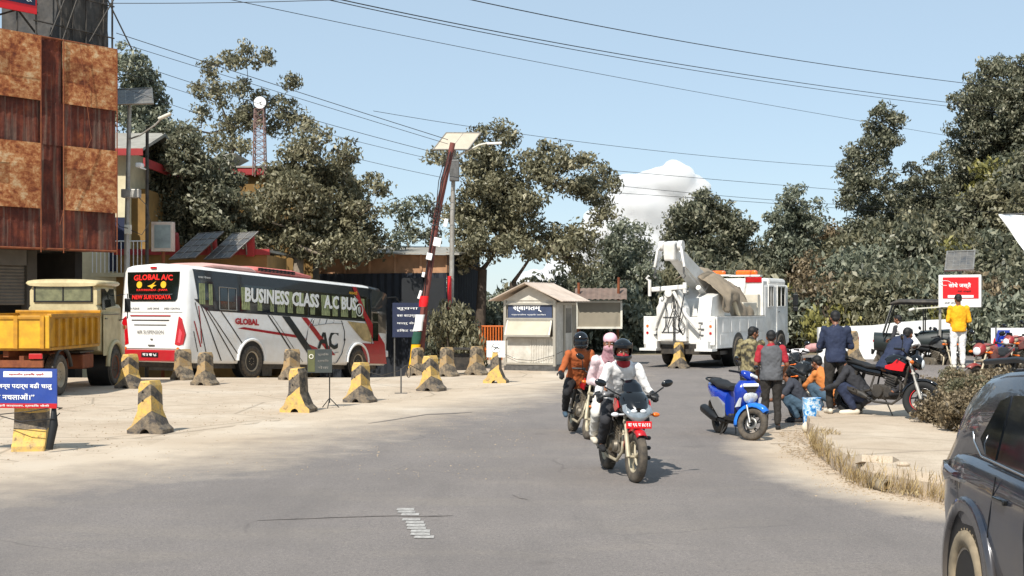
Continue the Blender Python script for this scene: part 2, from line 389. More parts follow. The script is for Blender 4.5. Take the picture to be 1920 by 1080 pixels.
# cloud, far beyond
cm = bpy.data.materials.new('cloud_white'); cm.use_nodes = True; tn = cm.node_tree; tn.nodes.remove(tn.nodes['Principled BSDF'])
vs_ = tn.nodes.new('ShaderNodeVolumeScatter'); vs_.inputs['Color'].default_value = (1, 1, 1, 1); vs_.inputs['Density'].default_value = .12; vs_.inputs['Anisotropy'].default_value = .2
tn.links.new(vs_.outputs[0], tn.nodes['Material Output'].inputs['Volume']); S.cycles.volume_bounces = 8; S.cycles.max_bounces = 10
b = MB(); CY = 2600
for (x, y, r) in [(1265, 342, 46), (1230, 345, 36), (1300, 362, 36), (1175, 355, 36), (1215, 400, 60), (1160, 400, 50), (1290, 400, 44), (1130, 440, 55), (1200, 460, 70), (1090, 470, 45), (1270, 460, 60), (1150, 520, 60), (1060, 520, 50), (1000, 545, 45), (1230, 530, 60), (1320, 520, 40)]:
    rr = r*CY/FP
    for k in range(26):
        d = Vector((random.gauss(0, 1), random.gauss(0, 1), random.gauss(0, 1))).normalized(); c = P(x, y, CY)+d*rr*.72; b.ell(c, (rr*random.uniform(.2, .36),)*3, 12, 8)
    b.ell(P(x, y, CY), (rr*.85,)*3, 18, 12)
cl = b.build('cloud', cm, fix=False); tag(cl, kind='structure')
mo = cl.modifiers.new('remesh', 'REMESH'); mo.mode = 'VOXEL'; mo.voxel_size = 4.5; mo.use_smooth_shade = True
mo = cl.modifiers.new('smooth', 'SMOOTH'); mo.iterations = 6; mo.factor = .7
# ------------------------------------------------------------ foliage
def leaf_mat(name, stops, rough=.45, transl=.32):
    m = bpy.data.materials.new(name); m.use_nodes = True; q = N(m)
    g = q.n('ShaderNodeNewGeometry').outputs['Random Per Island']; big = q.noise(.55, 3)
    f = q.math('ADD', q.math('MULTIPLY', g, .65), q.math('MULTIPLY', big, .45))
    c = q.ramp(f, [(p, tuple(x*1.25+.006 for x in lin(h)[:3])) for p, h in stops]); q.l(c, q.b.inputs['Base Color']); q.b.inputs['Roughness'].default_value = rough; q.b.inputs['Specular IOR Level'].default_value = .45
    t = q.n('ShaderNodeBsdfTranslucent'); q.l(c, t.inputs[0]); mx = q.n('ShaderNodeMixShader'); mx.inputs[0].default_value = transl
    q.l(q.b.outputs[0], mx.inputs[1]); q.l(t.outputs[0], mx.inputs[2]); q.l(mx.outputs[0], q.t.nodes['Material Output'].inputs[0]); return m
LM = {
 'dark': leaf_mat('dark_leaves', [(.2, '#3f4336'), (.5, '#5c5e4a'), (.8, '#807e68'), (.95, '#a5a08a')]),
 'olive': leaf_mat('olive_leaves', [(.2, '#494936'), (.5, '#6a674f'), (.8, '#8b866b'), (.95, '#b3ab90')]),
 'pale': leaf_mat('pale_leaves', [(.2, '#545a44'), (.5, '#777a5e'), (.8, '#96977c'), (.95, '#bab59a')]),
 'grey': leaf_mat('grey_leaves', [(.2, '#4a5144'), (.5, '#686d5b'), (.8, '#888a76'), (.95, '#a9a892')]),
 'brown': leaf_mat('dry_leaves', [(.2, '#4c4334'), (.5, '#6f624b'), (.8, '#8c7d63'), (.95, '#ab9c80')]),
 'moss': leaf_mat('mossy_leaves', [(.2, '#474828'), (.5, '#6f6c3a'), (.8, '#8f894f'), (.95, '#b3a866')]),
}
bark = mk('bark', '#4a3f35', .9, var=.35, sc=6, bump=.6, bsc=14); bark_pale = mk('pale_bark', '#8c7f6f', .9, var=.3, sc=5, bump=.5, bsc=14)
def leaves_mesh(name, blobs, mat, leaf=.17, dens=34, clump=.42, hang=.35, seed=1, full=1.):
    """blobs: (centre, radius) ; leaf faces gathered in clumps over the crown's lobes"""
    g = np.random.default_rng(seed); C = []
    for c, r in blobs:
        rx, ry, rz = (r, r, r*.9) if not isinstance(r, tuple) else r
        nc = max(6, int(full*8.0*rx*rz/(clump*clump))); d = g.normal(size=(nc, 3)); d /= np.linalg.norm(d, axis=1)[:, None]
        rad = g.uniform(.45, 1.04, size=(nc, 1)); C.append(np.array(c)+d*rad*np.array([rx, ry, rz]))
    C = np.concatenate(C); nl = int(dens*(clump/.42)); n = len(C)*nl
    off = g.normal(size=(n, 3)); off /= np.linalg.norm(off, axis=1)[:, None]; rr = g.uniform(.3, 1, size=(n, 1))**.6
    cs = np.repeat(g.uniform(.55, 1.25, size=(len(C), 1))*clump, nl, axis=0)
    pos = np.repeat(C, nl, axis=0)+off*rr*cs*np.array([1, 1, .72])
    nrm = off*.9+g.normal(size=(n, 3))*.65+np.array([0, 0, .35]); nrm /= np.linalg.norm(nrm, axis=1)[:, None]
    ref = g.normal(size=(n, 3))+np.array([0, 0, -hang*3]); u = np.cross(nrm, np.cross(ref, nrm)); u /= np.linalg.norm(u, axis=1)[:, None]; v = np.cross(nrm, u)
    L = leaf*g.uniform(.6, 1.3, size=(n, 1)); W = L*g.uniform(.34, .55, size=(n, 1))
    bend = nrm*L*.18
    A = pos-u*L*.5; B = pos+v*W*.5+bend*.5; Cc = pos+u*L*.5-bend; D = pos-v*W*.5+bend*.5
    V = np.stack([A, B, Cc, D], 1).reshape(-1, 3)
    me = bpy.data.meshes.new(name); me.vertices.add(4*n); me.vertices.foreach_set('co', V.ravel())
    me.loops.add(4*n); me.loops.foreach_set('vertex_index', np.arange(4*n, dtype=np.int32))
    me.polygons.add(n); me.polygons.foreach_set('loop_start', np.arange(0, 4*n, 4, dtype=np.int32)); me.polygons.foreach_set('loop_total', np.full(n, 4, dtype=np.int32))
    me.materials.append(mat); me.update(calc_edges=True); me.validate(); return me
def tree(name, label, base, blobs, kind='dark', leaf=.2, dens=34, clump=.42, full=1., seed=1, tr=.22, group=None, bk=None, fork=None, branches=True, cat='tree'):
    """base, blobs in world coordinates"""
    base = Vector(base); rt = thing(name, label, cat, base, 0, group)
    rel = [((Vector(c)-base), r) for c, r in blobs]
    obj('crown', leaves_mesh('crown', rel, LM[kind], leaf, dens, clump, seed=seed, full=full), rt)
    rn = random.Random(seed); b = MB()
    fk = Vector(fork)-base if fork is not None else Vector((rel[0][0].x*.2, rel[0][0].y*.2, max(.8, min(c.z for c, r in rel)*.75)))
    b.tube([(0, 0, -.3), (fk.x*.35+.05, fk.y*.3, fk.z*.4), fk], [tr, tr*.85, tr*.72], 9)
    if branches:
        nodes = [(fk, tr*.62)]
        for c, r in sorted(rel, key=lambda k: (k[0]-fk).length):
            rm = r if not isinstance(r, tuple) else r[0]; c = c+Vector((0, 0, -.2*rm))
            j = min(range(len(nodes)), key=lambda i: (nodes[i][0]-c).length+.12*(nodes[i][0]-fk).length); p0, r0 = nodes[j]
            r1_ = max(.018, r0*.62); md = p0.lerp(c, .5)+Vector((rn.uniform(-.25, .25), rn.uniform(-.25, .25), -.1*(c-p0).length))
            b.tube([p0, md, c], [min(r0*.8, tr*.45), (r0+r1_)*.32, r1_*.6], 6); nodes.append((c, r1_))
            for k in range(2):
                e = c+Vector((rn.uniform(-1, 1), rn.uniform(-1, 1), rn.uniform(-.4, .8)))*rm*.7; b.tube([c, c.lerp(e, .5)+Vector((0, 0, .08)), e], [r1_*.4, .016, .008], 5)
    b.build('trunk', bk or bark, rt); return rt
def pix_blobs(L, Y, depth=.6, seed=0):
    rn = random.Random(seed); o = []
    for x, y, r in L:
        rr = r*1.1*Y/FP; c = P(x, y, Y+rn.uniform(-1, 1)*depth*2.2); o.append((c, rr))
        # a second, smaller lobe behind so the crown has depth from the side as well
        if r > 26: o.append((c+Vector((rn.uniform(-.5, .5)*rr, rr*rn.uniform(.7, 1.3), rn.uniform(-.3, .2)*rr)), rr*.8))
    return o
def gp(px, Y): x = (px-960)/FP*Y; return Vector((x, Y, gz(x, Y)))
T_G = 'broadleaf trees behind the bus'
tree('broadleaf_tree', 'grey green tree whose crown rises just behind the right edge of the rusty hoarding', gp(235, 52), pix_blobs([(240, 120, 36), (265, 160, 34), (240, 200, 36), (290, 195, 28), (300, 235, 28), (262, 245, 34), (232, 280, 34), (300, 275, 26)], 52, seed=1), 'grey', seed=1, group=T_G)
tree('broadleaf_tree', 'tall sparse pale tree standing highest behind the lattice clock tower', gp(425, 60), pix_blobs([(398, 128, 22), (430, 108, 20), (462, 106, 24), (500, 112, 20), (545, 155, 20), (378, 165, 20), (410, 180, 26), (450, 165, 20), (500, 185, 24), (540, 205, 26), (470, 215, 30), (430, 235, 26), (378, 218, 20), (520, 240, 24), (558, 228, 22), (575, 240, 14), (450, 275, 24), (405, 265, 22), (560, 262, 12), (360, 240, 14)], 60, seed=2), 'olive', leaf=.2, dens=28, clump=.42, full=.95, seed=2, fork=P(430, 300, 60), group=T_G)
tree('broadleaf_tree', 'dark dense tree standing left of the red gable end', gp(345, 50), pix_blobs([(345, 262, 28), (300, 300, 34), (360, 310, 45), (415, 330, 38), (290, 350, 30), (330, 365, 48), (400, 385, 50), (440, 400, 38), (285, 410, 34), (345, 420, 44), (400, 440, 40), (300, 455, 30), (450, 445, 30), (272, 330, 24), (268, 380, 26), (275, 430, 26)], 50, seed=3), 'dark', seed=3, tr=.25, group=T_G)
tree('broadleaf_tree', 'wide dark tree leaning over the bus roof', gp(555, 51), pix_blobs([(595, 262, 22), (640, 285, 24), (560, 300, 34), (510, 330, 26), (610, 325, 34), (655, 300, 16), (560, 360, 45), (640, 350, 34), (495, 385, 38), (690, 345, 20), (712, 350, 14), (620, 395, 44), (675, 395, 34), (550, 420, 42), (490, 430, 32), (620, 440, 40), (680, 445, 34), (560, 455, 30), (705, 462, 26), (655, 462, 30), (610, 472, 24), (500, 460, 26), (460, 450, 24)], 51, seed=4), 'olive', seed=4, tr=.28, bk=bark_pale, fork=P(560, 480, 51), group=T_G)
tree('broadleaf_tree', 'small loose tree between the wide dark tree and the solar lamp', gp(765, 56), pix_blobs([(742, 388, 20), (775, 395, 24), (805, 378, 16), (815, 400, 16), (760, 430, 26), (800, 440, 24), (740, 455, 20)], 56, seed=5), 'grey', dens=24, seed=5, tr=.14, group=T_G)
tree('broadleaf_tree', 'big spreading tree directly behind the solar lamp and the kiosk', gp(895, 54), pix_blobs([(940, 250, 24), (905, 255, 20), (960, 262, 14), (820, 293, 12), (838, 300, 12), (890, 300, 32), (935, 310, 36), (900, 345, 38), (985, 300, 20), (1030, 290, 24), (1010, 320, 28), (1060, 300, 24), (1095, 310, 24), (1130, 330, 22), (1155, 348, 12), (1105, 350, 30), (1065, 345, 22), (950, 365, 44), (870, 400, 34), (920, 410, 44), (990, 375, 30), (980, 430, 40), (1035, 340, 18), (1130, 375, 18), (1140, 395, 14), (1115, 410, 12), (1045, 440, 26), (1085, 445, 28), (880, 450, 36), (1010, 470, 24), (1110, 455, 20), (930, 465, 26), (870, 490, 22), (1050, 470, 26)], 54, seed=6), 'olive', leaf=.2, seed=6, tr=.25, fork=P(905, 505, 54), group=T_G)
tree('broadleaf_tree', 'thin forked tree with dark bare trunks behind the kiosk roof', gp(962, 53), pix_blobs([(1000, 470, 20), (1045, 455, 20), (1075, 480, 22), (960, 455, 22), (1095, 495, 22)], 53, seed=7), 'olive', seed=7, tr=.2, fork=P(962, 530, 53), group=T_G)
tree('broadleaf_tree', 'grey hazy tree between the kiosk and the tow truck boom', gp(1165, 62), pix_blobs([(1165, 432, 24), (1195, 440, 22), (1145, 465, 28), (1195, 475, 30), (1160, 505, 34), (1210, 515, 24), (1130, 520, 28), (1190, 550, 34), (1140, 565, 30), (1215, 575, 22), (1100, 545, 22)], 62, seed=8), 'grey', seed=8, tr=.18, group=T_G)
T_H = 'trees behind the tow truck'
tree('broadleaf_tree', 'broad rounded tree right behind the raised tow boom', gp(1320, 72), pix_blobs([(1322, 388, 30), (1292, 405, 32), (1350, 405, 32), (1272, 440, 28), (1320, 440, 40), (1372, 432, 32), (1395, 425, 20), (1340, 480, 38), (1290, 480, 36), (1385, 470, 30), (1270, 500, 26), (1410, 490, 24), (1330, 515, 36), (1390, 515, 30)], 72, seed=9), 'dark', leaf=.24, clump=.5, seed=9, tr=.3, group=T_H)
tree('broadleaf_tree', 'pointed tree standing above the white truck cab', gp(1485, 74), pix_blobs([(1490, 358, 18), (1482, 385, 26), (1512, 395, 26), (1465, 415, 26), (1495, 430, 32), (1525, 425, 18), (1450, 450, 26), (1480, 470, 34), (1520, 470, 30), (1440, 485, 24), (1470, 510, 30), (1520, 505, 28), (1545, 500, 14), (1430, 520, 26)], 74, seed=10), 'grey', leaf=.24, clump=.5, seed=10, tr=.3, group=T_H)
T_R = 'tall trees on the right hand slope'
def hg(px, Y): return gp(px, Y)
tree('evergreen_tree', 'tall narrow leaning tree alone against the sky on the slope', hg(1605, 78), pix_blobs([(1655, 208, 20), (1662, 235, 24), (1632, 245, 20), (1680, 225, 10), (1612, 275, 22), (1645, 275, 26), (1672, 265, 10), (1600, 305, 24), (1640, 310, 24), (1585, 330, 16), (1615, 345, 30), (1655, 345, 22), (1590, 380, 20), (1630, 385, 28), (1665, 375, 20), (1600, 425, 24), (1580, 450, 14), (1645, 430, 30), (1590, 475, 22), (1680, 410, 20), (1570, 490, 22), (1625, 500, 30), (1580, 530, 30), (1640, 545, 32), (1560, 560, 24), (1680, 480, 26)], 78, seed=11), 'dark', leaf=.24, clump=.55, dens=34, seed=11, tr=.28, fork=P(1612, 480, 78), group=T_R)
tree('evergreen_tree', 'spiky middle tree on the slope between the tall leaning tree and the corner giant', hg(1735, 80), pix_blobs([(1755, 295, 14), (1752, 320, 20), (1710, 320, 14), (1725, 345, 22), (1765, 350, 24), (1695, 350, 18), (1700, 385, 28), (1745, 385, 34), (1780, 390, 26), (1690, 425, 32), (1740, 435, 36), (1660, 460, 36), (1710, 480, 40), (1770, 450, 30), (1650, 510, 36), (1760, 500, 30)], 80, seed=12), 'dark', leaf=.24, clump=.55, seed=12, tr=.28, group=T_R)
tree('evergreen_tree', 'giant dark tree filling the top right corner of the view', hg(1860, 82), pix_blobs([(1850, 128, 22), (1880, 130, 26), (1915, 125, 24), (1840, 155, 26), (1880, 170, 34), (1920, 170, 34), (1830, 190, 28), (1795, 190, 14), (1865, 205, 38), (1915, 215, 38), (1800, 240, 24), (1840, 245, 34), (1890, 250, 38), (1930, 260, 34), (1790, 280, 20), (1825, 285, 30), (1870, 300, 36), (1800, 310, 22), (1835, 330, 26), (1950, 180, 40), (1960, 240, 40)], 82, seed=13), 'dark', leaf=.24, clump=.55, seed=13, tr=.35, group=T_R)
# shrubs and bushes: four kinds, copied
def bush_proto(k, kind, n, seed, leaf=.16):
    rn = random.Random(seed); bl = []
    for i in range(n):
        a = rn.uniform(0, 6.28); d = rn.uniform(0, .8); r = rn.uniform(.4, .75); bl.append((Vector((d*math.cos(a), d*math.sin(a), rn.uniform(.35, 1.1))), r))
    return leaves_mesh('foliage', bl, LM[kind], leaf, 34, .3, seed=seed, full=.8)
BP = {k: bush_proto(k, k, 7, 40+i) for i, k in enumerate(['dark', 'olive', 'pale', 'grey', 'brown', 'moss'])}
stem = MB()
for i in range(6):
    a = i*1.1; stem.tube([(0, 0, -.25), (.2*math.cos(a), .2*math.sin(a), .4), (.5*math.cos(a), .5*math.sin(a), 1.0)], [.05, .04, .015], 5)
stem_me = stem.mesh('stems', bark)
def bush(x, y, sc, kind, label, group, sz=None, rz=None, z=None, name='bush', cat='bush'):
    t = thing(name, label, cat, (x, y, gz(x, y) if z is None else z), random.uniform(0, 6) if rz is None else rz, group)
    t.scale = (sc, sc, sc*(sz or random.uniform(.8, 1.2))); obj('foliage', BP[kind], t); obj('stems', stem_me, t); return t
# slope cover on the right, by the place on the hill
kinds_txt = {'brown': 'dry brown bush', 'moss': 'yellow green bush', 'olive': 'olive bush', 'grey': 'grey green bush', 'dark': 'dark evergreen bush', 'pale': 'pale bush'}
rn = random.Random(5)
G_S = 'bushes covering the right hand slope'
rows = [(60, 13, 27, 9), (64, 14, 29, 10), (68, 15, 31, 10), (72, 16, 33, 11), (76, 17, 35, 11), (80, 18, 36, 12), (84, 19, 38, 11)]
for Y, xa, xb, n in rows:
    for i in range(n):
        x = xa+(xb-xa)*(i+rn.uniform(.1, .9))/n
        if x/Y > .43: continue
        k = rn.choice(['brown', 'dark', 'moss', 'olive', 'olive', 'grey'] if x/Y > .345 else (['dark', 'dark', 'olive', 'grey', 'dark', 'moss'] if x/Y > .25 else ['moss', 'olive', 'grey', 'brown']))
        bush(x, Y, rn.uniform(1.5, 2.3), k, kinds_txt[k]+' crowded among its neighbours on the right hand slope', G_S+', '+k)
# lower hedge band, left and centre background, down the valley side
for (px, Y, sc, k) in [(500, 58, 1.6, 'dark'), (600, 60, 2.2, 'dark'), (690, 61, 2.2, 'olive'), (760, 60, 2, 'grey'), (830, 59, 1.9, 'olive'), (880, 62, 2, 'dark'), (930, 60, 1.8, 'grey'), (985, 61, 1.9, 'olive'), (1040, 60, 2, 'dark'), (1095, 61, 1.9, 'dark'), (1150, 60, 2, 'grey'), (1200, 62, 1.9, 'dark'), (1260, 66, 2.3, 'olive'), (1330, 66, 2.4, 'dark'), (1400, 67, 2.4, 'olive'), (1460, 66, 2.3, 'moss'), (1510, 62, 1.9, 'brown'), (1540, 60, 1.9, 'brown'), (1575, 58, 1.7, 'moss'), (1610, 58, 1.9, 'olive'), (1650, 58, 1.9, 'dark'), (1700, 58, 1.9, 'olive'), (1745, 57, 1.8, 'grey'), (1790, 56, 1.7, 'olive'), (1840, 55, 1.7, 'moss'), (1890, 54, 1.7, 'grey')]:
    x = (px-960)/FP*Y; bush(x, Y, sc, k, kinds_txt[k]+' in the hedge band closing the view behind the road', 'bushes of the hedge band, '+k, sz=1.15)
# ------------------------------------------------------------ left building with rusty hoarding
def hoard_mat(pale):
    m = bpy.data.materials.new('rusty_sheet_'+('pale' if pale else 'dark')); m.use_nodes = True; q = N(m); g = q.coord()
    n1 = q.noise(1.6, 10, g, .72); n2 = q.noise(4.5, 10, q.coord(scale=(1, 1, 1.6)), .75)
    if pale: c = q.ramp(q.math('ADD', q.math('MULTIPLY', n1, .5), q.math('MULTIPLY', n2, .5)), [(.4, '#6e3219'), (.47, '#9f5a30'), (.53, '#c48a58'), (.6, '#dcbf96')])
    else:
        c = q.ramp(n1, [(.38, '#4a1d12'), (.5, '#632a1a'), (.6, '#7b3a22'), (.7, '#96512a')])
        st = q.noise(3.2, 6, q.coord(scale=(2.2, 2.2, .12)), .6); c = q.mix(q.ramp(st, [(.5, 0.), (.62, .7)]), c, '#7c675a')
    ri = q.n('ShaderNodeNewGeometry').outputs['Random Per Island']
    c = q.mix(1., c, q.ramp(ri, [(0, '#b8b0a8'), (.5, '#e8e4e0'), (1, '#ffffff')]), 'MULTIPLY')
    q.l(c, q.b.inputs['Base Color']); q.b.inputs['Roughness'].default_value = .85; q.bump(n2, .8, .04); return m
HP, HD = hoard_mat(1), hoard_mat(0)
HR = P(215, 570, 40.); HR.z = 0; hd = Vector((.613, .79, 0)).normalized(); HN = Vector((hd.y, -hd.x, 0))   # hoarding's right corner, run, face normal
zb, zt = gz(HR.x, HR.y)+3.78, 9.75
def H(t, z, o=0): p = HR-hd*t+HN*o; return Vector((p.x, p.y, z))
hb = thing('rusty_hoarding', 'huge rusted sheet metal hoarding with pale square patches on the left corner building', 'hoarding', tuple(H(0, zb)))
def hchild(b, name, mats, **k):
    o = b.build(name, mats, None, **k); o.parent = hb; o.matrix_parent_inverse = Matrix.Translation(-Vector(hb.location)); return o
def panel(b, t0, t1, z0, z1, o=.0, th=.03):
    vs = [H(t, z, oo) for oo in (o, o-th) for t, z in ((t0, z0), (t1, z0), (t1, z1), (t0, z1))]
    b.add(vs, [(0, 1, 2, 3), (7, 6, 5, 4), (0, 4, 5, 1), (1, 5, 6, 2), (2, 6, 7, 3), (3, 7, 4, 0)])
# the photograph's rows at the right corner: 97-208 pale, 208-285 dark, 285-405 pale, 405-477 dark
def zr(py): return CH+(HY-py)/62.5
cols = [(0, 1.82, 1), (1.82, 2.55, 0), (2.55, 4.45, 1), (4.45, 5.2, 0), (5.2, 7.1, 1), (7.1, 7.8, 0), (7.8, 9.7, 1)]
rowz = [(zr(208), zt, 1), (zr(285), zr(208), 0), (zr(400), zr(285), 1), (zb, zr(400), 0)]
n = 0
for t0, t1, pc in cols:
    for z0, z1, pr in rowz:
        pale = pc and pr
        # sheets overlap a little and sit at slightly different depths
        k = 1
        for j in range(k):
            b = MB(); a0, a1 = t0+(t1-t0)*j/k, t0+(t1-t0)*(j+1)/k; off = .03*((n*7) % 3)/3+(.05 if pale else 0)
            ws = random.uniform(-.015, .015)
            if pale:
                nxp, nzp = 2, 3
                for ii in range(nxp):
                    for jj in range(nzp):
                        w_, h_ = (a1-a0)/nxp, (z1-z0)/nzp; panel(b, a0+ii*w_-.01, a0+(ii+1)*w_+.012, z0+jj*h_-.005, z0+(jj+1)*h_+.015, .03+off+random.uniform(0, .02), .006)
            else:
                # corrugated: folded strips
                w_ = (a1-a0); m_n = max(4, int(w_/.1)); fr = []
                for i in range(m_n+1):
                    t = a0+w_*i/m_n; o = off+(.014 if i % 2 else 0)
                    fr += [H(t, z0, o), H(t, z1, o)]
                b.add(fr, [(2*i, 2*i+1, 2*i+3, 2*i+2) for i in range(m_n)])
            hchild(b, 'patch_sheet' if pale else 'corrugated_sheet', HP if pale else HD, fix=False); n += 1
b = MB()
for t in (0, 1.82, 2.55, 4.45, 5.2, 7.1, 9.7):
    b.cyl(H(t, zb-.1, .12), H(t, zt+.02, .12), .018, n=6)
b.cyl(H(-.05, zb, -.1), H(-.05, zt, -.1), .04, n=6); b.cyl(H(-.02, zb, .06), H(9.7, zb, .06), .04, n=6); b.cyl(H(-.02, zt, .06), H(9.7, zt, .06), .03, n=6)
b.tube([H(1.35, zt, .2), H(.95, 7, .2), H(1.75, 5.2, .2), H(2.0, 4.4, .2)], .009, 5)
hchild(b, 'frame', M['rust'])
# upper dark sheeted frame on the roof, red board at the very left
tp = mk('dark_tarpaulin', '#3a3a3a', .75, var=.5, sc=2.5, bump=1., bsc=5, dirt='#6e675e', dirtsc=3, dirtamt=.4)
us = thing('rooftop_board', 'dark wrinkled tarpaulin board on a steel frame above the rusty hoarding', 'board', tuple(H(1.2, zt)))
b = MB(); nx_, nz_ = 26, 16; vs = []
for j in range(nz_+1):
    for i in range(nx_+1):
        t = .12+1.62*i/nx_; z = zt-.1+3.6*j/nz_; vs.append(H(t, z, -.15+random.uniform(-.035, .035)))
b.add(vs, [(j*(nx_+1)+i, j*(nx_+1)+i+1, (j+1)*(nx_+1)+i+1, (j+1)*(nx_+1)+i) for j in range(nz_) for i in range(nx_)], True)
b.add([H(1.74, zt-.1, -.15), H(1.74, zt+3.5, -.15), H(2.55, zt+3.5, -1.9), H(2.55, zt-.1, -1.9)], [(0, 1, 2, 3)])
def child_world(b, name, mats, par, **k):
    o = b.build(name, mats, None, **k); o.parent = par; o.matrix_parent_inverse = Matrix.Translation(-Vector(par.location)) if par.rotation_euler.z == 0 else par_inv(par); return o
def par_inv(par): return (Matrix.Translation(par.location) @ par.rotation_euler.to_matrix().to_4x4()).inverted()
child_world(b, 'tarpaulin', tp, us, fix=False)
b = MB()
for t in (.05, .35, .95, 1.4, 1.78, 2.6, 3.2):
    b.cyl(H(t, zt-.1, -.05), H(t, zt+3.6, -.05), .03, n=6)
for z in (.35, 1.3, 2.3): b.cyl(H(0, zt+z, -.02), H(2.7, zt+z+.1, -.02), .022, n=6)
for t, z0, z1 in ((1.8, 0, 2.4), (2.5, 2.5, .1), (.9, .1, 1.6), (.3, 1.5, .1), (2.2, .1, 2.2)): b.cyl(H(t, zt+z0, .03), H(t-.9, zt+z1, .03), .022, n=6)
b.cyl(H(2.4, zt+.1, -.3), H(3.6, zt+1.3, -.3), .03, n=6); b.cyl(H(2.4, zt+1.0, -.3), H(3.9, zt+.35, -.3), .03, n=6); b.cyl(H(2.4, zt+.75, -.3), H(3.9, zt+.75, -.3), .03, n=6)
child_world(b, 'scaffold', M['black_dusty'], us)
rs = thing('rooftop_sign', 'red rooftop board with a dark blue strip and white lettering in the top left corner', 'sign', tuple(H(2.7, zt+.95)))
b = MB(); panel(b, 2.62, 5.6, zt+.62, zt+2.0, .02, .06); child_world(b, 'board', M['bright_red'], rs)
b = MB(); panel(b, 2.68, 5.6, zt+.85, zt+1.2, .035, .01); child_world(b, 'strip', M['dark_blue'], rs)
t_ = txt('अफलाइनहरू', H(4.35, zt+.93, .045), hd, UZ, 1.55, .2, M['white'], None, keep=False); t_.parent = rs; t_.matrix_parent_inverse = par_inv(rs)
# shop building under and behind the hoarding
sb = thing('shop_building', 'dark open fronted shop building with a roller shutter under the rusty hoarding', 'building', tuple(H(5, gz(HR.x, HR.y))))
gl = gz(HR.x, HR.y)-.1
conc = mk('grimy_concrete', '#5b554c', .9, var=.3, sc=2, dirt='#2b2722', dirtsc=2, dirtamt=.6)
def hbox(b, t0, t1, o0, o1, z0, z1):
    vs = [H(t, z, o) for o in (o0, o1) for t, z in ((t0, z0), (t1, z0), (t1, z1), (t0, z1))]
    b.add(vs, [(0, 1, 2, 3), (7, 6, 5, 4), (0, 4, 5, 1), (1, 5, 6, 2), (2, 6, 7, 3), (3, 7, 4, 0)])
b = MB(); hbox(b, .05, 11, -.12, -7, zb+.02, zb+.25); hbox(b, .05, 11, -.12, -.35, zb+.25, zt-.1); hbox(b, .05, .3, -.35, -7, zb+.25, zt-.15); hbox(b, .3, 11, -6.8, -7, zb+.25, zt-.15); hbox(b, .1, 11, -.2, -6.9, zt-.3, zt-.12); child_world(b, 'upper_storey', conc, sb)
b = MB(); hbox(b, .3, 11, -3.5, -3.7, gl, zb); hbox(b, .3, .55, -1.2, -3.5, gl, zb); child_world(b, 'rear_wall', mk('dark_plaster', '#2a2623', .9, var=.3), sb)
for t in (1.9, 5.0, 8.4):
    b = MB(); hbox(b, t, t+.32, -1.1, -1.4, gl, zb); child_world(b, 'pillar', conc, sb)
b = MB(); k = 24
hbox(b, 2.3, 4.9, -1.0, -1.5, zb-.45, zb)
fr = []
for i in range(k+1): z = zb-1.6+1.15*i/k; fr += [H(2.25, z, -1.2+(.02 if i % 2 else 0)), H(4.95, z, -1.2+(.02 if i % 2 else 0))]
b.add(fr, [(2*i, 2*i+1, 2*i+3, 2*i+2) for i in range(k)]); child_world(b, 'roller_shutter', mk('shutter_grey', '#6a645b', .7, .3, var=.2), sb, fix=False)
b = MB(); hbox(b, 2.3, 4.9, -3.0, -3.4, gl, gl+1.9); child_world(b, 'counter', M['black_dusty'], sb)
cols_ = ['#b3231e', '#d8a21c', '#2d5fa8', '#c9c2b4', '#3b7a3a', '#8c2f55']
gm = [mk('goods_'+str(i), c, .5) for i, c in enumerate(cols_)]
for zz in (1.1, 1.55, 1.95):
    b = MB(); 
    for i in range(16): b.mi = random.randrange(6); hbox(b, 2.4+i*.155, 2.52+i*.155, -2.75, -2.95, gl+zz, gl+zz+random.uniform(.2, .34))
    child_world(b, 'shelf_goods', gm, sb)
# cream house behind the lamp post
hx = gp(228, 47)
ch = thing('cream_house', 'cream house with grey sheet roof and railed balcony behind the left lamp post', 'house', (hx.x, hx.y, gz(hx.x, hx.y)))
cream = mk('cream_wall', '#d9cfae', .85, var=.12, dirt='#9a8a66', dirtamt=.3); ochre = mk('ochre_wall', '#8a6a38', .85, var=.2, dirt='#5a4a30', dirtamt=.4)
roofm = mk('grey_sheet_roof', '#a8a59c', .6, .2, var=.2, dirt='#6f665a', dirtamt=.4); eave = mk('red_fascia', '#9c2b2c', .6, var=.2, dirt='#5c2a22', dirtamt=.3)
b = MB(); b.box((-3.1, 2.5, 3.9), (6.6, 5, 8.2)); b.build('wall', cream, ch)
b = MB(); b.box((.45, 2.0, 5.0), (.5, 3, 3.4)); b.build('wing', ochre, ch)
b = MB(); b.prism([(-.5, 8.05), (2.5, 8.95), (5.5, 8.05), (5.5, 7.95), (2.5, 8.82), (-.5, 7.95)], -6.8, .9); b.build('roof', roofm, ch)
b = MB(); b.box((-3, -.53, 7.9), (7.8, .06, .24)); b.box((.93, 2.4, 7.55), (.07, 5.8, .3)); b.build('fascia', eave, ch)
b = MB(); b.box((.3, -.75, 3.6), (1.9, 1.3, .14)); b.build('balcony', cream, ch)
b = MB()
for i in range(14): b.cyl((-.6+i*.14, -1.35, 3.65), (-.6+i*.14, -1.35, 4.75), .017, n=5)
b.cyl((-.7, -1.35, 4.75), (1.3, -1.35, 4.75), .025, n=6); b.build('railing', M['white'], ch)
b = MB(); b.box((-.1, -.04, 4.7), (.7, .08, 1.9)); b.build('door', M['dark_blue'], ch)
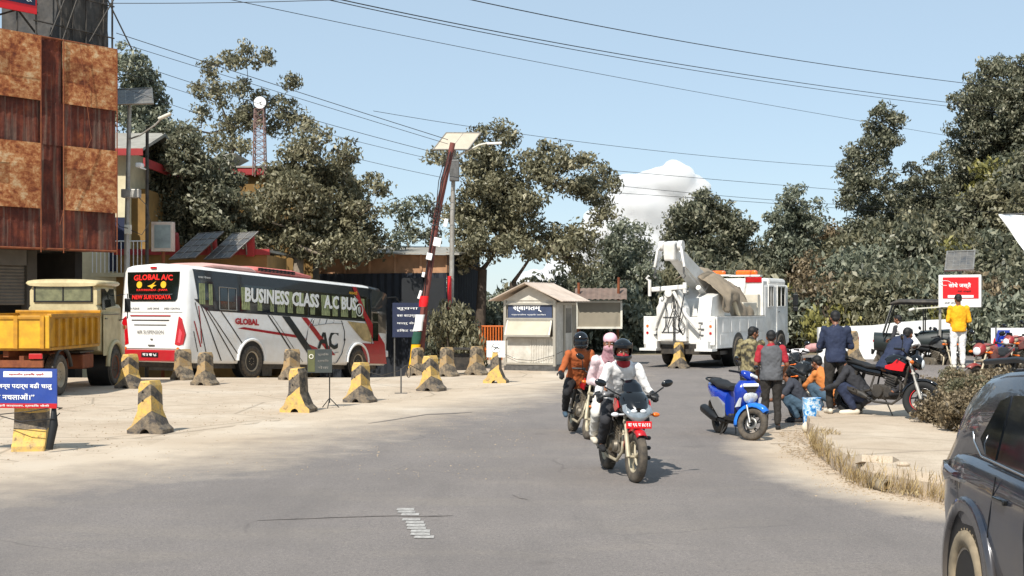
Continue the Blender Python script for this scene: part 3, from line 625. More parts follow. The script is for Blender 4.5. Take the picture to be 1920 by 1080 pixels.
# yellow gabled block among the trees, with lattice clock tower on it
gx = P(505, 345, 55)
yb = thing('gabled_building', 'ochre building with red gable fascia half hidden among the trees', 'building', (gx.x, gx.y, gz(gx.x, gx.y)))
zz = -yb.location.z
def Zp(py, Y): return CH+(HY-py)/FP*Y
b = MB(); b.box((-2.3, 3, (Zp(330, 55)+zz)/2), (8.2, 6, Zp(330, 55)+zz)); b.build('wall', ochre, yb)
b = MB(); b.box((-1.0, -.15, Zp(322, 55)+zz), (1.7, .3, .34), ch=.03); b.box((-1.75, -.3, Zp(330, 55)+zz-.1), (.3, .5, .75), rot=(0, R(20), 0)); b.box((-4.2, -.2, Zp(318, 55)+zz), (4.7, .4, .2)); b.build('fascia', eave, yb)
b = MB(); b.box((-2.3, 3, Zp(315, 55)+zz), (8.6, 6.6, .12)); b.prism([(-2.9, Zp(312, 55)+zz), (-1.6, Zp(282, 55)+zz), (-2.35, Zp(284, 55)+zz), (-3.1, Zp(312, 55)+zz)], 1, 4, 'Y'); b.build('roof', roofm, yb)
tw = P(487, 312, 54.4)
ct = thing('clock_tower', 'slim rusty lattice mast carrying a round white faced clock', 'clock tower', tuple(tw))
hT = Zp(205, 54.4)-tw.z; b = MB(); a = .24
for sx, sy in ((-a, -a), (a, -a), (a, a), (-a, a)): b.cyl((sx, sy, -.4), (sx*.75, sy*.75, hT), .028, n=6)
nst = 9; cr = [(-a, -a), (a, -a), (a, a), (-a, a)]
for i in range(nst):
    z0, z1 = hT*i/nst, hT*(i+1)/nst; f0, f1 = 1-.25*i/nst, 1-.25*(i+1)/nst
    for k in range(4):
        p, q_ = cr[k], cr[(k+1) % 4]; b.cyl((p[0]*f0, p[1]*f0, z0), (q_[0]*f1, q_[1]*f1, z1), .013, n=5); b.cyl((p[0]*f1, p[1]*f1, z1), (q_[0]*f1, q_[1]*f1, z1), .013, n=5)
b.build('lattice_mast', mk('pink_rust', '#8a6f68', .8, .2, var=.3), ct)
cz = Zp(193, 54.4)-tw.z
b = MB(); b.cyl((0.03, -.1, cz), (.03, .14, cz), .27, n=32); b.build('clock_case', M['black_dusty'], ct)
fc = MB(); fc.cyl((.03, -.125, cz), (.03, -.1, cz), .245, n=32); fo = fc.build('clock_face', M['white'], ct)
b = MB(); b.box((.05, -.132, cz-.05), (.02, .008, .16), rot=(0, R(-28), 0)); b.box((.06, -.132, cz+.01), (.02, .008, .1), rot=(0, R(60), 0)); b.build('clock_hand', M['black'], fo)
# low red-roofed shed with two tilted solar panels (above the bus)
sx0 = P(400, 470, 46)
rsd = thing('low_shed', 'low ochre shed with red roof brackets behind the bus', 'shed', (sx0.x, sx0.y, gz(sx0.x, sx0.y)))
zz = -rsd.location.z; hz = Zp(478, 46)+zz
b = MB(); b.box((-.75, 2, hz/2), (5.2, 4, hz)); b.build('wall', ochre, rsd)
b = MB(); b.box((-.75, -.05, hz+.1), (5.4, .14, .2)); 
for i in range(3): b.box((-1.3+i*1.3, -.2, hz+.35), (.32, .3, .8), rot=(R(20), 0, 0), ch=.05)
b.build('fascia', eave, rsd)
b = MB(); b.box((-.75, 2, hz+.16), (5.2, 3.6, .08)); b.build('roof', roofm, rsd)
def grid_panel(par, cs, u, v, w, h, nx, ny, th=.04, cell=None):
    """a tilted solar panel: dark cells, metal frame; centre, unit axes u (width) and v (height)"""
    u, v = Vector(u).normalized(), Vector(v).normalized(); n = u.cross(v).normalized(); c = Vector(cs)
    def q(a, b_, o): return c+u*a+v*b_+n*o
    b = MB()
    def slab(a0, a1, b0, b1, o0, o1):
        b.add([q(x, y, o) for o in (o0, o1) for x, y in ((a0, b0), (a1, b0), (a1, b1), (a0, b1))], [(0, 1, 2, 3), (7, 6, 5, 4), (0, 4, 5, 1), (1, 5, 6, 2), (2, 6, 7, 3), (3, 7, 4, 0)])
    slab(-w/2, w/2, -h/2, h/2, -th*.3, th*.3); b.build('solar_cells', cell or M['solar'], par)
    b = MB(); f = .035
    slab(-w/2-f, w/2+f, -h/2-f, -h/2, -th/2, th/2+.01); slab(-w/2-f, w/2+f, h/2, h/2+f, -th/2, th/2+.01); slab(-w/2-f, -w/2, -h/2, h/2, -th/2, th/2+.01); slab(w/2, w/2+f, -h/2, h/2, -th/2, th/2+.01)
    for i in range(1, nx): x = -w/2+w*i/nx; slab(x-.008, x+.008, -h/2, h/2, th*.32, th*.4)
    for i in range(1, ny): y = -h/2+h*i/ny; slab(-w/2, w/2, y-.008, y+.008, th*.3, th*.38)
    slab(-w/2, w/2, -.02, .02, -th-.02, -th*.4)
    b.build('panel_frame', M['alu'], par)
for px, py, lb in ((369, 461, 'left one of two steep solar panels on the shed roof, nearer the lamp post'), (434, 461, 'right one of two steep solar panels on the shed roof, nearer the trees')):
    c = P(px, py, 45.2)-rsd.location; t = MB()
    u, v = Vector((.94, -.35, .05)).normalized(), Vector((.62, .42, .66)).normalized(); n_ = u.cross(v).normalized()
    t.loft([[c+u*a_*.5+v*b_*.68+n_*o2 for a_, b_ in ((-1, -1), (1, -1), (1, 1), (-1, 1))] for o2 in (-.02, .02)], smooth=False); pn = t.build('solar_panel', M['solar'], rsd, label=lb)
    b = MB()
    for i in range(4): b.tube([c+u*(-.5+i/3)+v*-.69+n_*.026, c+u*(-.5+i/3)+v*.69+n_*.026], .014, 5)
    for i in (-1, -.5, 0, .5, 1): b.tube([c-u*.52+v*.68*i+n_*.026, c+u*.52+v*.68*i+n_*.026], .014, 5)
    b.cyl(c-u*.3+v*.3, (c.x-.3, c.y+.6, hz), .03, n=6); b.cyl(c+u*.3+v*.3, (c.x+.4, c.y+.6, hz), .03, n=6); b.build('panel_frame', M['alu'], pn)
# blue corrugated sheds behind the bus front
cor = mk('blue_black_sheeting', '#20252e', .6, .2, var=.3, sc=3, dirt='#3c3f42', dirtamt=.3); tan = mk('tan_upper_wall', '#b08563', .8, var=.2, dirt='#7a5a40', dirtamt=.35)
def corr(b, p0, p1, z0, z1, pitch=.16, dep=.05):
    p0, p1 = Vector(p0), Vector(p1); d = (p1-p0); L = d.length; d.normalize(); n = Vector((d.y, -d.x, 0)); k = int(L/pitch); fr = []
    for i in range(k+1):
        p = p0+d*L*i/k+n*(dep if i % 2 else 0); fr += [(p.x, p.y, z0), (p.x, p.y, z1)]
    b.add(fr, [(2*i, 2*i+2, 2*i+3, 2*i+1) for i in range(k)])
bl = thing('corrugated_shed', 'long dark blue corrugated shed with tan upper band behind the bus front', 'shed', tuple(gp(700, 53)))
o_ = Vector(bl.location); c0, c1 = P(600, 500, 54.5)-o_, P(838, 500, 52.5)-o_; zt1, zt2 = Zp(512, 53)-o_.z, Zp(474, 53)-o_.z
b = MB(); corr(b, (c0.x, c0.y, 0), (c1.x, c1.y, 0), -.3, zt1); corr(b, (c1.x, c1.y, 0), (c1.x+1.2, c1.y+4, 0), -.3, zt2); b.build('corrugated_wall', cor, bl, fix=False)
b = MB(); d = (c1-c0); d.z = 0
b.add([(c0.x, c0.y+.12, zt1-.1), (c1.x, c1.y+.12, zt1-.1), (c1.x, c1.y+.12, zt2-.1), (c0.x, c0.y+.12, zt2+.05)], [(0, 1, 2, 3)]); 
for i in range(6): p = c0.lerp(c1, i/5); b.box((p.x, p.y+.08, (zt1+zt2)/2), (.1, .06, zt2-zt1))
b.build('upper_wall', tan, bl)
b = MB(); b.add([(c0.x-.4, c0.y-.5, zt2+.02), (c1.x+.5, c1.y-.5, zt2-.12), (c1.x+1.8, c1.y+4, zt2+.3), (c0.x, c0.y+4, zt2+.5), (c0.x-.4, c0.y-.5, zt2+.08), (c1.x+.5, c1.y-.5, zt2-.06), (c1.x+1.8, c1.y+4, zt2+.36), (c0.x, c0.y+4, zt2+.56)], [(0, 1, 2, 3), (4, 5, 6, 7), (0, 1, 5, 4), (1, 2, 6, 5), (2, 3, 7, 6), (3, 0, 4, 7)]); b.build('roof', roofm, bl)
b = MB()
for px in (775, 815): p = P(px, 540, 52.7)-o_; b.box((p.x, p.y-.15, zt1-1.3), (.9, .06, 2.2))
b.build('door', mk('dark_door', '#15181c', .6), bl)
# dark blue notice board by the bus nose
nb = thing('notice_board', 'dark blue notice board with lines of white writing beside the bus nose', 'board', tuple(gp(765, 44.5)))
o_ = Vector(nb.location); p = P(764, 600, 44.5)-o_; b = MB(); b.box((p.x, 0, p.z), (1.0, .05, 1.15)); b.build('board', M['dark_blue'], nb)
b = MB(); b.cyl((-.45, .04, -.1), (-.45, .04, p.z), .03, n=6); b.cyl((.5, .04, -.1), (.5, .04, p.z), .03, n=6); b.build('post', M['steel'], nb)
for i, s_ in enumerate(('सूचना', 'बस काउन्टर', 'यात्रु सेवा', 'टिकट यहाँ')): txt(s_, (p.x-.35, -.03, p.z+.32-i*.24), UX, UZ, .7, .1, M['white'], nb)
# ------------------------------------------------------------ lamp posts, panels, kiosk, small boards
def lp(px, Y): g = gp(px, Y); return g
# left solar street lamp
g = gp(236, 41); s1 = thing('solar_street_lamp', 'grey solar street lamp post right of the rusty hoarding, panel seen from below', 'street lamp', tuple(g))
q0 = g
def L_(px, py, Y): return P(px, py, Y)-q0
b = MB(); top = L_(243, 185, 41); b.tube([(0, 0, -.3), L_(238, 430, 41), top], [.085, .075, .06], 10); b.build('post', M['grey_pole'], s1)
grid_panel(s1, tuple(L_(252, 181, 41)), (1, .15, .05), (-.18, .55, .42), 1.05, .95, 4, 4)
b = MB(); b.cyl(top, L_(252, 183, 41.05), .04, n=8); b.cyl(L_(228, 188, 40.9), L_(282, 190, 41), .025, n=6); b.build('panel_bracket', M['steel'], s1)
b = MB(); b.tube([L_(239, 262, 41), L_(262, 254, 40.8), L_(290, 235, 40.6), L_(303, 222, 40.5)], .028, 8); ao = b.build('lamp_arm', M['grey_pole'], s1)
b = MB(); c = L_(309, 218, 40.45); b.box(c, (.42, .2, .08), rot=(0, R(-24), 0), ch=.03); b.build('lamp_head', M['offwhite'], ao)
b = MB(); b.box(L_(246, 363, 40.85), (.55, .3, .26), ch=.02); b.build('battery_box', M['grey_pole'], s1)
b = MB(); b.box(L_(240, 430, 40.88), (.2, .12, .28), ch=.01); b.build('switch_box', M['offwhite'], s1)
b = MB(); b.tube([L_(255, 365, 40.8), L_(275, 385, 40.8), L_(282, 415, 40.8), L_(266, 440, 40.8), L_(246, 432, 40.8)], .012, 5); b.tube([L_(206, 400, 40.8), L_(225, 425, 40.8), L_(240, 428, 40.8)], .012, 5); b.build('cable', M['wire'], s1)
# short black pole with a camera next to it
g = gp(275, 42); t = thing('camera_pole', 'dark thin pole with a white security camera beside the left solar lamp', 'pole', tuple(g)); q0 = g
b = MB(); b.cyl((0, 0, -.3), L_(276, 240, 42), .06, .05, 10); b.build('post', M['black_dusty'], t)
b = MB(); b.box(L_(262, 310, 41.8), (.2, .34, .14), ch=.03); b.cyl(L_(262, 314, 41.7), L_(275, 318, 42), .02, n=6); b.build('security_camera', M['white'], t)
# white framed light box on a post behind the bus
g = gp(305, 43); t = thing('light_box', 'small white framed display box on a post behind the bus roof', 'display box', tuple(g)); q0 = g
b = MB(); b.cyl((0, 0, -.3), L_(306, 470, 43), .06, n=10); b.build('post', M['rust'], t)
c = L_(306, 444, 43); b = MB(); b.box(c, (.7, .3, .95), ch=.02); b.build('case', mk('aged_white', '#d8d0c2', .6, var=.1, dirt='#8f5a3c', dirtsc=3, dirtamt=.5), t)
b = MB(); b.box(c+Vector((.02, -.16, 0)), (.52, .03, .74)); b.build('screen', mk('grey_screen', '#8d9a98', .3, var=.3, sc=3), t)
# middle solar lamp (grey pole) and leaning red-brown pole
g = gp(845, 44.5); t = thing('solar_street_lamp', 'solar street lamp with tilted twin panel coloured as sunlit and a curved arm in the middle', 'street lamp', tuple(g)); q0 = g
b = MB(); b.tube([(0, 0, -.3), L_(848, 400, 44.5), L_(852, 272, 44.5)], [.09, .08, .06], 10); b.build('post', M['grey_pole'], t)
grid_panel(t, tuple(L_(857, 265, 44.3)), (1, 0, .0), (.42, .45, .62), 1.12, .82, 2, 1, cell=mk('sunlit_panel', '#b5ab99', .45, var=.1, sc=3))  # pale cell colour paints in the sun on the panel's lit face
b = MB(); b.tube([L_(852, 296, 44.4), L_(872, 285, 44.3), L_(898, 272, 44.2), L_(915, 268, 44.1)], .03, 8); ao = b.build('lamp_arm', M['offwhite'], t)
b = MB(); b.box(L_(927, 269, 44.1), (.5, .2, .07), rot=(0, R(-3), 0), ch=.03); b.build('lamp_head', M['white'], ao)
b = MB(); b.box(L_(852, 320, 44.3), (.32, .25, .7), ch=.02); b.build('battery_box', M['steel'], t)
b = MB(); b.box(L_(843, 560, 44.3), (.12, .12, 1.5)); b.build('red_wrap', M['bright_red'], t)
g = gp(783, 43); t = thing('utility_pole', 'leaning red brown utility pole wrapped with cables and meter boxes', 'pole', tuple(g)); q0 = g
pl = [(0, 0, -.3), L_(797, 560, 43), L_(820, 400, 43), L_(849, 268, 43)]
b = MB(); b.tube(pl, [.13, .12, .11, .09], 10); b.build('post', mk('red_brown_pole', '#7d4038', .8, var=.3, sc=3, dirt='#4b3c34', dirtsc=3, dirtamt=.5), t)
rn = random.Random(3)
b = MB()
for k in range(5):
    o = Vector((rn.uniform(-.16, .16), rn.uniform(-.2, -.1), 0)); b.tube([p_+o*(1 if i % 2 else .6)+Vector((rn.uniform(-.08, .08), 0, 0)) for i, p_ in enumerate([L_(795, 560, 43), L_(806, 490, 43), L_(818, 410, 43), L_(832, 340, 43), L_(846, 285, 43)])], rn.uniform(.008, .016), 5)
for k in range(5):
    c = L_(815+rn.uniform(-6, 6), 400+rn.uniform(-30, 40), 42.8); b.tube([c+Vector((.17*math.cos(a), 0, .22*math.sin(a))) for a in [i*.63 for i in range(10)]], .014, 5, closed=True)
b.build('cable_bundle', M['wire'], t)
for px, py, w_, h_ in ((836, 418, .12, .26), (820, 454, .24, .28), (805, 481, .18, .22), (794, 515, .09, .16)):
    b = MB(); b.box(L_(px, py, 42.75), (w_, .16, h_), rot=(0, R(12), 0), ch=.015); b.build('meter_box', M['white'], t)
b = MB(); b.cyl(L_(785, 560, 42.9), L_(790, 545, 42.9), .05, n=8); b.build('bulb', M['white'], t)
# prayer-flag coloured cloth column hanging on the pole foot (white, green, yellow)
b = MB()
zs = [(796, 555, 0), (793, 575, 0), (788, 590, 1), (783, 620, 1), (783, 622, 2), (779, 645, 2), (780, 646, 3), (774, 690, 3)]
cols5 = [M['bright_red'], M['white'], mk('green_cloth', '#1d4a3a', .8), M['yellow']]
for i in range(4):
    p0, p1 = L_(*zs[2*i][:2], 42.6), L_(*zs[2*i+1][:2], 42.6); b.mi = i
    b.loft([sell(p.x, p.y, p.z, .13+.02*((i+j) % 2), .09, 12, 2, 'Z') for j, p in enumerate((p0, p0.lerp(p1, .5), p1))], smooth=True)
g5 = gp(783, 42.6); fl = thing('cloth_column', 'column of red, white, green and yellow cloth tied to the leaning pole', 'cloth', tuple(gp(783, 43))); b.build('cloth', cols5, fl)
# kiosk -------------------------------------------------------------
kp = at(1040, 696); KR = kp
km = mk('kiosk_panel', '#d4cfc4', .5, .1, var=.12, sc=4, dirt='#857a66', dirtsc=2.5, dirtamt=.45); kf = mk('kiosk_frame', '#b9b3a6', .4, .5, var=.1)
k_ang = R(24)     # front face turned to the left
kk = thing('kiosk', 'small cream metal guard kiosk with a corrugated gable roof by the roadside', 'kiosk', tuple(kp), -k_ang+0)
# local: x to the right along the front (front spans -1.72..0), y back
W, D, Hk = 1.72, 1.75, 2.25
b = MB(); b.box((-W/2, D/2, .1), (W+.06, D+.06, .2)); b.build('base', M['steel'], kk)
b = MB(); b.box((-W/2, .03, .62), (W-.1, .05, .84)); 
for i in range(9): b.box((-.82+i*.085, -.003, .62), (.035, .03, .84))
b.box((-W/2, .03, 2.2), (W-.1, .05, .12)); b.box((-W+.03, D/2, 1.2), (.05, D-.1, 2.0)); b.box((-W/2, D-.03, 1.2), (W-.1, .05, 2.0)); b.box((-.03, D*.22, 1.2), (.05, D*.4, 2.0))
b.build('wall', km, kk)
b = MB()
for x in (-W, 0):
    for y in (0, D): b.box((x, y, 1.2), (.09, .09, 2.1))
b.box((-W/2, -.01, 1.06), (W-.08, .09, .07)); b.box((-W/2, -.01, 1.66), (W-.08, .09, .06)); b.box((-W/2, -.01, 2.14), (W-.08, .09, .07)); b.box((-W/2, -.01, .22), (W-.08, .09, .06)); b.box((.01, D/2, 2.14), (.09, D-.1, .07)); b.box((.01, D*.45, 1.2), (.08, .07, 1.95)); b.box((.01, D*.9, 1.2), (.08, .07, 1.95))
b.build('frame', kf, kk)
b = MB(); b.prism([(-W-.04, 2.25), (.04, 2.25), (-W/2, 2.72)], -.03, .05, 'Y'); b.prism([(-W-.04, 2.25), (.04, 2.25), (-W/2, 2.72)], D-.05, D, 'Y'); b.build('gable', km, kk)
fr = []; n = 34; b = MB()
for sgn in (-1, 1):
    fr = []
    for i in range(n+1):
        y = -.38+(D+.75)*i/n; dz = .022 if i % 2 else 0; e = W/2+.42; fr += [(-W/2, y, 2.8+dz), (-W/2+sgn*e, y, 2.22+dz)]
    b.add(fr, [(2*i, 2*i+1, 2*i+3, 2*i+2) for i in range(n)])
ro = b.build('roof', mk('pale_pink_sheet', '#cdbdae', .6, .1, var=.12, dirt='#8c7460', dirtamt=.4), kk, fix=False)
mo = ro.modifiers.new('solid', 'SOLIDIFY'); mo.thickness = .03
b = MB(); b.box((-.02, D*.68, 1.2), (.03, .7, 1.86)); do = b.build('door', km, kk)
b = MB(); b.box((.0, D*.68, 1.6), (.02, .5, .8)); b.build('door_pane', mk('dim_glass', '#6e6a62', .2, var=.2, spec=.7), do)
b = MB(); b.box((-W/2, .02, 1.9), (W-.2, .03, .42)); wo = b.build('sign_panel', mk('kiosk_sign_blue', '#3a4560', .5, var=.35, sc=2), kk)
txt('स्वागतम्', (-1.45, -.002, 1.88), UX, UZ, 1.0, .2, M['white'], wo, bold=.02); txt('महानगरीय प्रहरी परिसर', (-1.5, -.002, 1.76), UX, UZ, 1.2, .055, M['white'], wo)
b = MB(); hd_ = (-W/2, -.01, 1.6); 
for x in (-W+.1, -.1): b.box((x, -.13, 1.36), (.06, .04, .54), rot=(R(-24), 0, 0))
b.box((-W/2, -.02, 1.6), (W-.2, .04, .06)); b.box((-W/2, -.25, 1.12), (W-.14, .04, .06)); fo = b.build('flap_window', kf, kk)
b = MB(); b.box((-W/2, -.13, 1.36), (W-.24, .012, .5), rot=(R(-24), 0, 0)); b.build('flap_pane', mk('cream_pane', '#b3ad98', .4, var=.15, sc=2), fo)
b = MB(); b.tube([(-W, -.06, .52), (-1.3, -.08, .36), (-.7, -.08, .32), (0, -.06, .5), (.1, .4, .62)], .008, 5); b.build('rope', M['wire'], kk)
# framed blank board behind the kiosk, with rusty sheet roof over it
g = gp(1125, 46); t = thing('framed_board', 'blank grey board in a cream frame under a strip of rusty sheet roof', 'board', tuple(g)); q0 = g
b = MB(); b.box(L_(1123, 590, 46), (1.5, .04, .85)); b.build('board', mk('grey_board', '#8b8271', .7, var=.1), t)
b = MB(); c = L_(1123, 590, 46)
for dx, dz, w_, h_ in ((0, .45, 1.6, .07), (0, -.45, 1.6, .07), (-.77, 0, .07, .84), (.77, 0, .07, .84)): b.box(c+Vector((dx, -.03, dz)), (w_, .07, h_))
b.build('frame', M['offwhite'], t)
b = MB(); b.cyl((.62, .3, -.2), L_(1160, 520, 46.2), .05, n=8); b.cyl((-.7, .3, -.2), L_(1085, 530, 46.2), .05, n=8); b.build('post', M['rust'], t)
b = MB(); fr = []
for i in range(19): x = 1078+i*5.4; a_, c_ = L_(x, 562, 45.6), L_(x, 541, 46.8); z = .03 if i % 2 else 0; fr += [(a_.x, a_.y, a_.z+z), (c_.x, c_.y, c_.z+z)]
b.add(fr, [(2*i, 2*i+1, 2*i+3, 2*i+2) for i in range(18)]); b.build('sheet_roof', mk('old_sheet', '#6e5a50', .8, var=.3, dirt='#8d7f72', dirtamt=.4), t, fix=False)
# table, orange railing, plants left of the kiosk
g = gp(912, 44.5); t = thing('railing', 'orange metal railing left of the kiosk', 'railing', tuple(g)); q0 = g
b = MB()
for i in range(9): x = 899+i*5.2; b.cyl(L_(x, 675, 44.5), L_(x, 612, 44.5), .028, n=6)
b.cyl(L_(896, 612, 44.5), L_(944, 612, 44.5), .035, n=6); b.cyl(L_(896, 655, 44.5), L_(944, 655, 44.5), .025, n=6); b.build('bars', mk('orange_paint', '#cf6a25', .6, var=.2, dirt='#8f4a20'), t)
g = at(868, 702); t = thing('table', 'dark old table standing left of the black and yellow blocks', 'table', tuple(g)); 
b = MB(); b.box((0, 0, .78), (.95, .6, .05)); b.build('table_top', M['black_dusty'], t)
for sx in (-.42, .42):
    for sy in (-.25, .25): b = MB(); b.box((sx, sy, .38), (.05, .05, .76)); b.build('leg', M['black_dusty'], t)
b = MB(); b.box((0, .1, .38), (.8, .4, .5)); b.build('shelf', M['black_dusty'], t)
b_ = bush(gp(845, 44).x, 44, .95, 'olive', 'leafy olive shrub growing at the foot of the middle solar lamp', None, sz=1.6, name='shrub', cat='shrub')
b_ = bush(gp(875, 45.5).x, 45.5, .8, 'pale', 'pale shrub behind the dark table left of the kiosk', None, sz=1.5, name='shrub', cat='shrub')
b_ = bush(gp(820, 45).x, 45, .6, 'grey', 'grey shrub just left of the leaf mass at the middle lamp', None, sz=1.4, name='shrub', cat='shrub')
# aloe plant
g = at(748, 700); t = thing('aloe_plant', 'spiky pale green plant growing between the faded blocks', 'plant', tuple(g))
b = MB(); rn = random.Random(8)
for i in range(46):
    a = rn.uniform(0, 6.28); e = rn.uniform(.2, 1.3); Lh = rn.uniform(.3, .6); d = Vector((math.cos(a)*math.cos(e), math.sin(a)*math.cos(e), math.sin(e))); s_ = d.cross(UZ).normalized()*.035; c = Vector((rn.uniform(-.2, .2), rn.uniform(-.15, .15), rn.uniform(.1, .55)))
    m1, tip = c+d*Lh*.5, c+d*Lh+Vector((0, 0, -.08)); b.add([c-s_, c+s_, m1+s_, tip, m1-s_], [(0, 1, 2, 3, 4)])
b.build('leaves', mk('aloe_green', '#77826a', .5, var=.3, sc=9), t, fix=False)
b = MB(); b.cyl((0, 0, 0), (0, 0, .45), .06, .04, 7); b.cyl((.03, 0, .4), (-.02, 0, .98), .012, n=5); b.build('stem', bark, t)
# wires -------------------------------------------------------------
def wire(label, pts, r=.012, grp=None):
    """pts = (px, py, depth) ends with optional middle ones; sagging cable"""
    L = [P(*p) for p in pts]; o = []
    if len(L) == 2:
        a, c = L; sag = (c-a).length*.012
        for i in range(17): t_ = i/16; p = a.lerp(c, t_); p.z -= sag*4*t_*(1-t_); o.append(p)
    else:
        (x0, y0, z0), (x1, y1, z1), (x2, y2, z2) = pts
        for i in range(25):
            t_ = i/24; X = x0+(x2-x0)*t_
            l0, l1, l2 = (X-x1)*(X-x2)/((x0-x1)*(x0-x2)), (X-x0)*(X-x2)/((x1-x0)*(x1-x2)), (X-x0)*(X-x1)/((x2-x0)*(x2-x1))
            o.append(P(X, y0*l0+y1*l1+y2*l2, z0*l0+z1*l1+z2*l2))
    b = MB(); c0 = o[0]; b.tube([p-c0 for p in o], r*.75, 5); w_ = b.build('power_line', M['wire']); w_.location = c0; tag(w_, label, 'power line', grp)
WG = 'cables crossing the sky'
wire('topmost thick cable crossing the right half of the sky to the corner tree', [(700, -42, 26), (1340, 88, 40), (1990, 176, 62)], .017, WG)
wire('upper one of the close cable pair running across the whole sky', [(560, -18, 26), (1200, 108, 40), (1880, 204, 64)], .017, WG)
wire('lower one of the close cable pair running across the whole sky', [(555, -14, 26), (1200, 115, 40), (1880, 211, 64)], .014, WG)
wire('thin cable below the close pair reaching the middle tree of the slope', [(380, -12, 28), (1100, 134, 42), (1860, 268, 66)], .011, WG)
wire('short flat cable along the top left edge of the sky', [(190, 6, 36), (420, 5, 36), (700, -3, 36)], .014, WG)
for i, (y0, y1, y2, r_, lb) in enumerate([(62, 160, 262, .015, 'highest line of the left bundle running down to the middle solar lamp'), (78, 172, 270, .012, 'second line from the top of the left bundle running to the middle lamp'), (108, 205, 292, .012, 'middle line of the left bundle passing in front of the sparse tree'), (130, 225, 305, .010, 'second lowest line of the left bundle passing over the dark trees'), (160, 258, 335, .010, 'lowest line of the left bundle ending on the leaning pole')]):
    wire(lb, [(218, y0, 40), (520, y1, 42), (840, y2, 43.2)], r_, WG)
for i, (a, m, c, lb) in enumerate([((700, 208), (1300, 290), (1950, 330), 'long faint cable behind the trees just above the cloud top'), ((1130, 318), (1500, 350), (1950, 385), 'faint cable crossing the cloud below its top'), ((1130, 345), (1450, 375), (1950, 400), 'faint cable crossing the middle of the cloud'), ((1130, 360), (1500, 385), (1950, 420), 'faint lowest cable crossing the cloud and the slope trees')]):
    wire(lb, [(*a, 46), (*m, 56), (*c, 70)], .012, WG)
# ------------------------------------------------------------ right side: light box, wall, banners
g = at(1800, 703); g = gp(1800, 33); t = thing('advertising_light_box', 'white light box with a red advertisement and a solar panel on its post at right', 'light box', tuple(g), 0); q0 = g
b = MB(); b.cyl((0, 0, -.3), L_(1800, 575, 33), .05, n=10); b.cyl(L_(1765, 575, 33)+Vector((0, .1, -1.6)), L_(1765, 575, 33)+Vector((0, .1, 0)), .035, n=8); b.build('post', M['grey_pole'], t)
cb = L_(1800, 546, 33); rot = (0, 0, R(-20)); Rm = Euler(rot).to_matrix()
b = MB(); b.box(cb, (1.0, .42, .8), rot=rot, ch=.015); b.build('case', M['white_paint'], t)
def onbox(x, y, z): return cb+Rm @ Vector((x, y, z))
ux = Rm @ UX
b = MB(); b.box(onbox(0.02, -.215, .08), (.84, .012, .52), rot=rot); b.build('advertisement', M['bright_red'], t)
txt('सोधे जस्तै', onbox(-.26, -.225, .06), ux, UZ, .52, .15, M['white'], t, bold=.015); txt('मेरो पोखरी', onbox(-.05, -.225, -.03), ux, UZ, .32, .05, M['black'], t); txt('केही बोली', onbox(-.36, -.225, -.31), ux, UZ, .3, .05, M['steel'], t)
b = MB(); b.box(onbox(.02, -.224, -.13), (.6, .008, .06), rot=rot); 
b.build('white_strip', M['white'], t)
b = MB(); b.tube([onbox(-.34+.1*math.cos(a)*1.3, -.226, .2+.06*math.sin(a)) for a in [i*.5 for i in range(11)]], .006, 5); b.build('emblem', M['white'], t)
b = MB(); b.box(onbox(.512, 0, 0), (.012, .34, .7), rot=rot); b.build('side_panel', M['alu'], t)
grid_panel(t, tuple(L_(1800, 489, 33)), (1, -.25, .03), (.25, .55, .62), .62, .62, 4, 4)
b = MB(); b.cyl(L_(1800, 518, 33), L_(1800, 492, 33), .025, n=6); b.cyl(L_(1772, 518, 33), L_(1772, 500, 33), .02, n=6); b.build('bracket', M['steel'], t)
b = MB(); b.box(L_(1740, 577, 33), (.6, .1, .03), rot=(0, R(-4), 0)); b.cyl(L_(1714, 579, 33), L_(1704, 582, 33), .035, n=8); b.build('lamp_arm', M['offwhite'], t)
# white painted wall beyond the road
b = MB(); wp = [(1535, 684, 614), (1580, 682, 612), (1640, 680, 610), (1690, 678, 604), (1745, 676, 600), (1800, 672, 598)]
t = thing('boundary_wall', 'low white painted wall beyond the road on the right', 'wall', tuple(at(1640, 681)))
o_ = Vector(t.location); base = [at(x, y) for x, y, z in wp]; Yw = [48.5]*6
rows = []
for (x, y, z) in wp: p = P(x, y, 48.5); q_ = P(x, z, 48.5); rows.append((p.x-o_.x, p.y-o_.y, q_.z-o_.z))
for i in range(len(rows)-1):
    (x0, y0, z0), (x1, y1, z1) = rows[i], rows[i+1]; b.add([(x0, y0, -.6), (x1, y1, -.6), (x1, y1, z1), (x0, y0, z0), (x0, y0+.25, -.6), (x1, y1+.25, -.6), (x1, y1+.25, z1), (x0, y0+.25, z0)], [(0, 1, 2, 3), (7, 6, 5, 4), (3, 2, 6, 7), (0, 3, 7, 4), (1, 5, 6, 2)])
b.build('masonry', M['white_paint'], t)
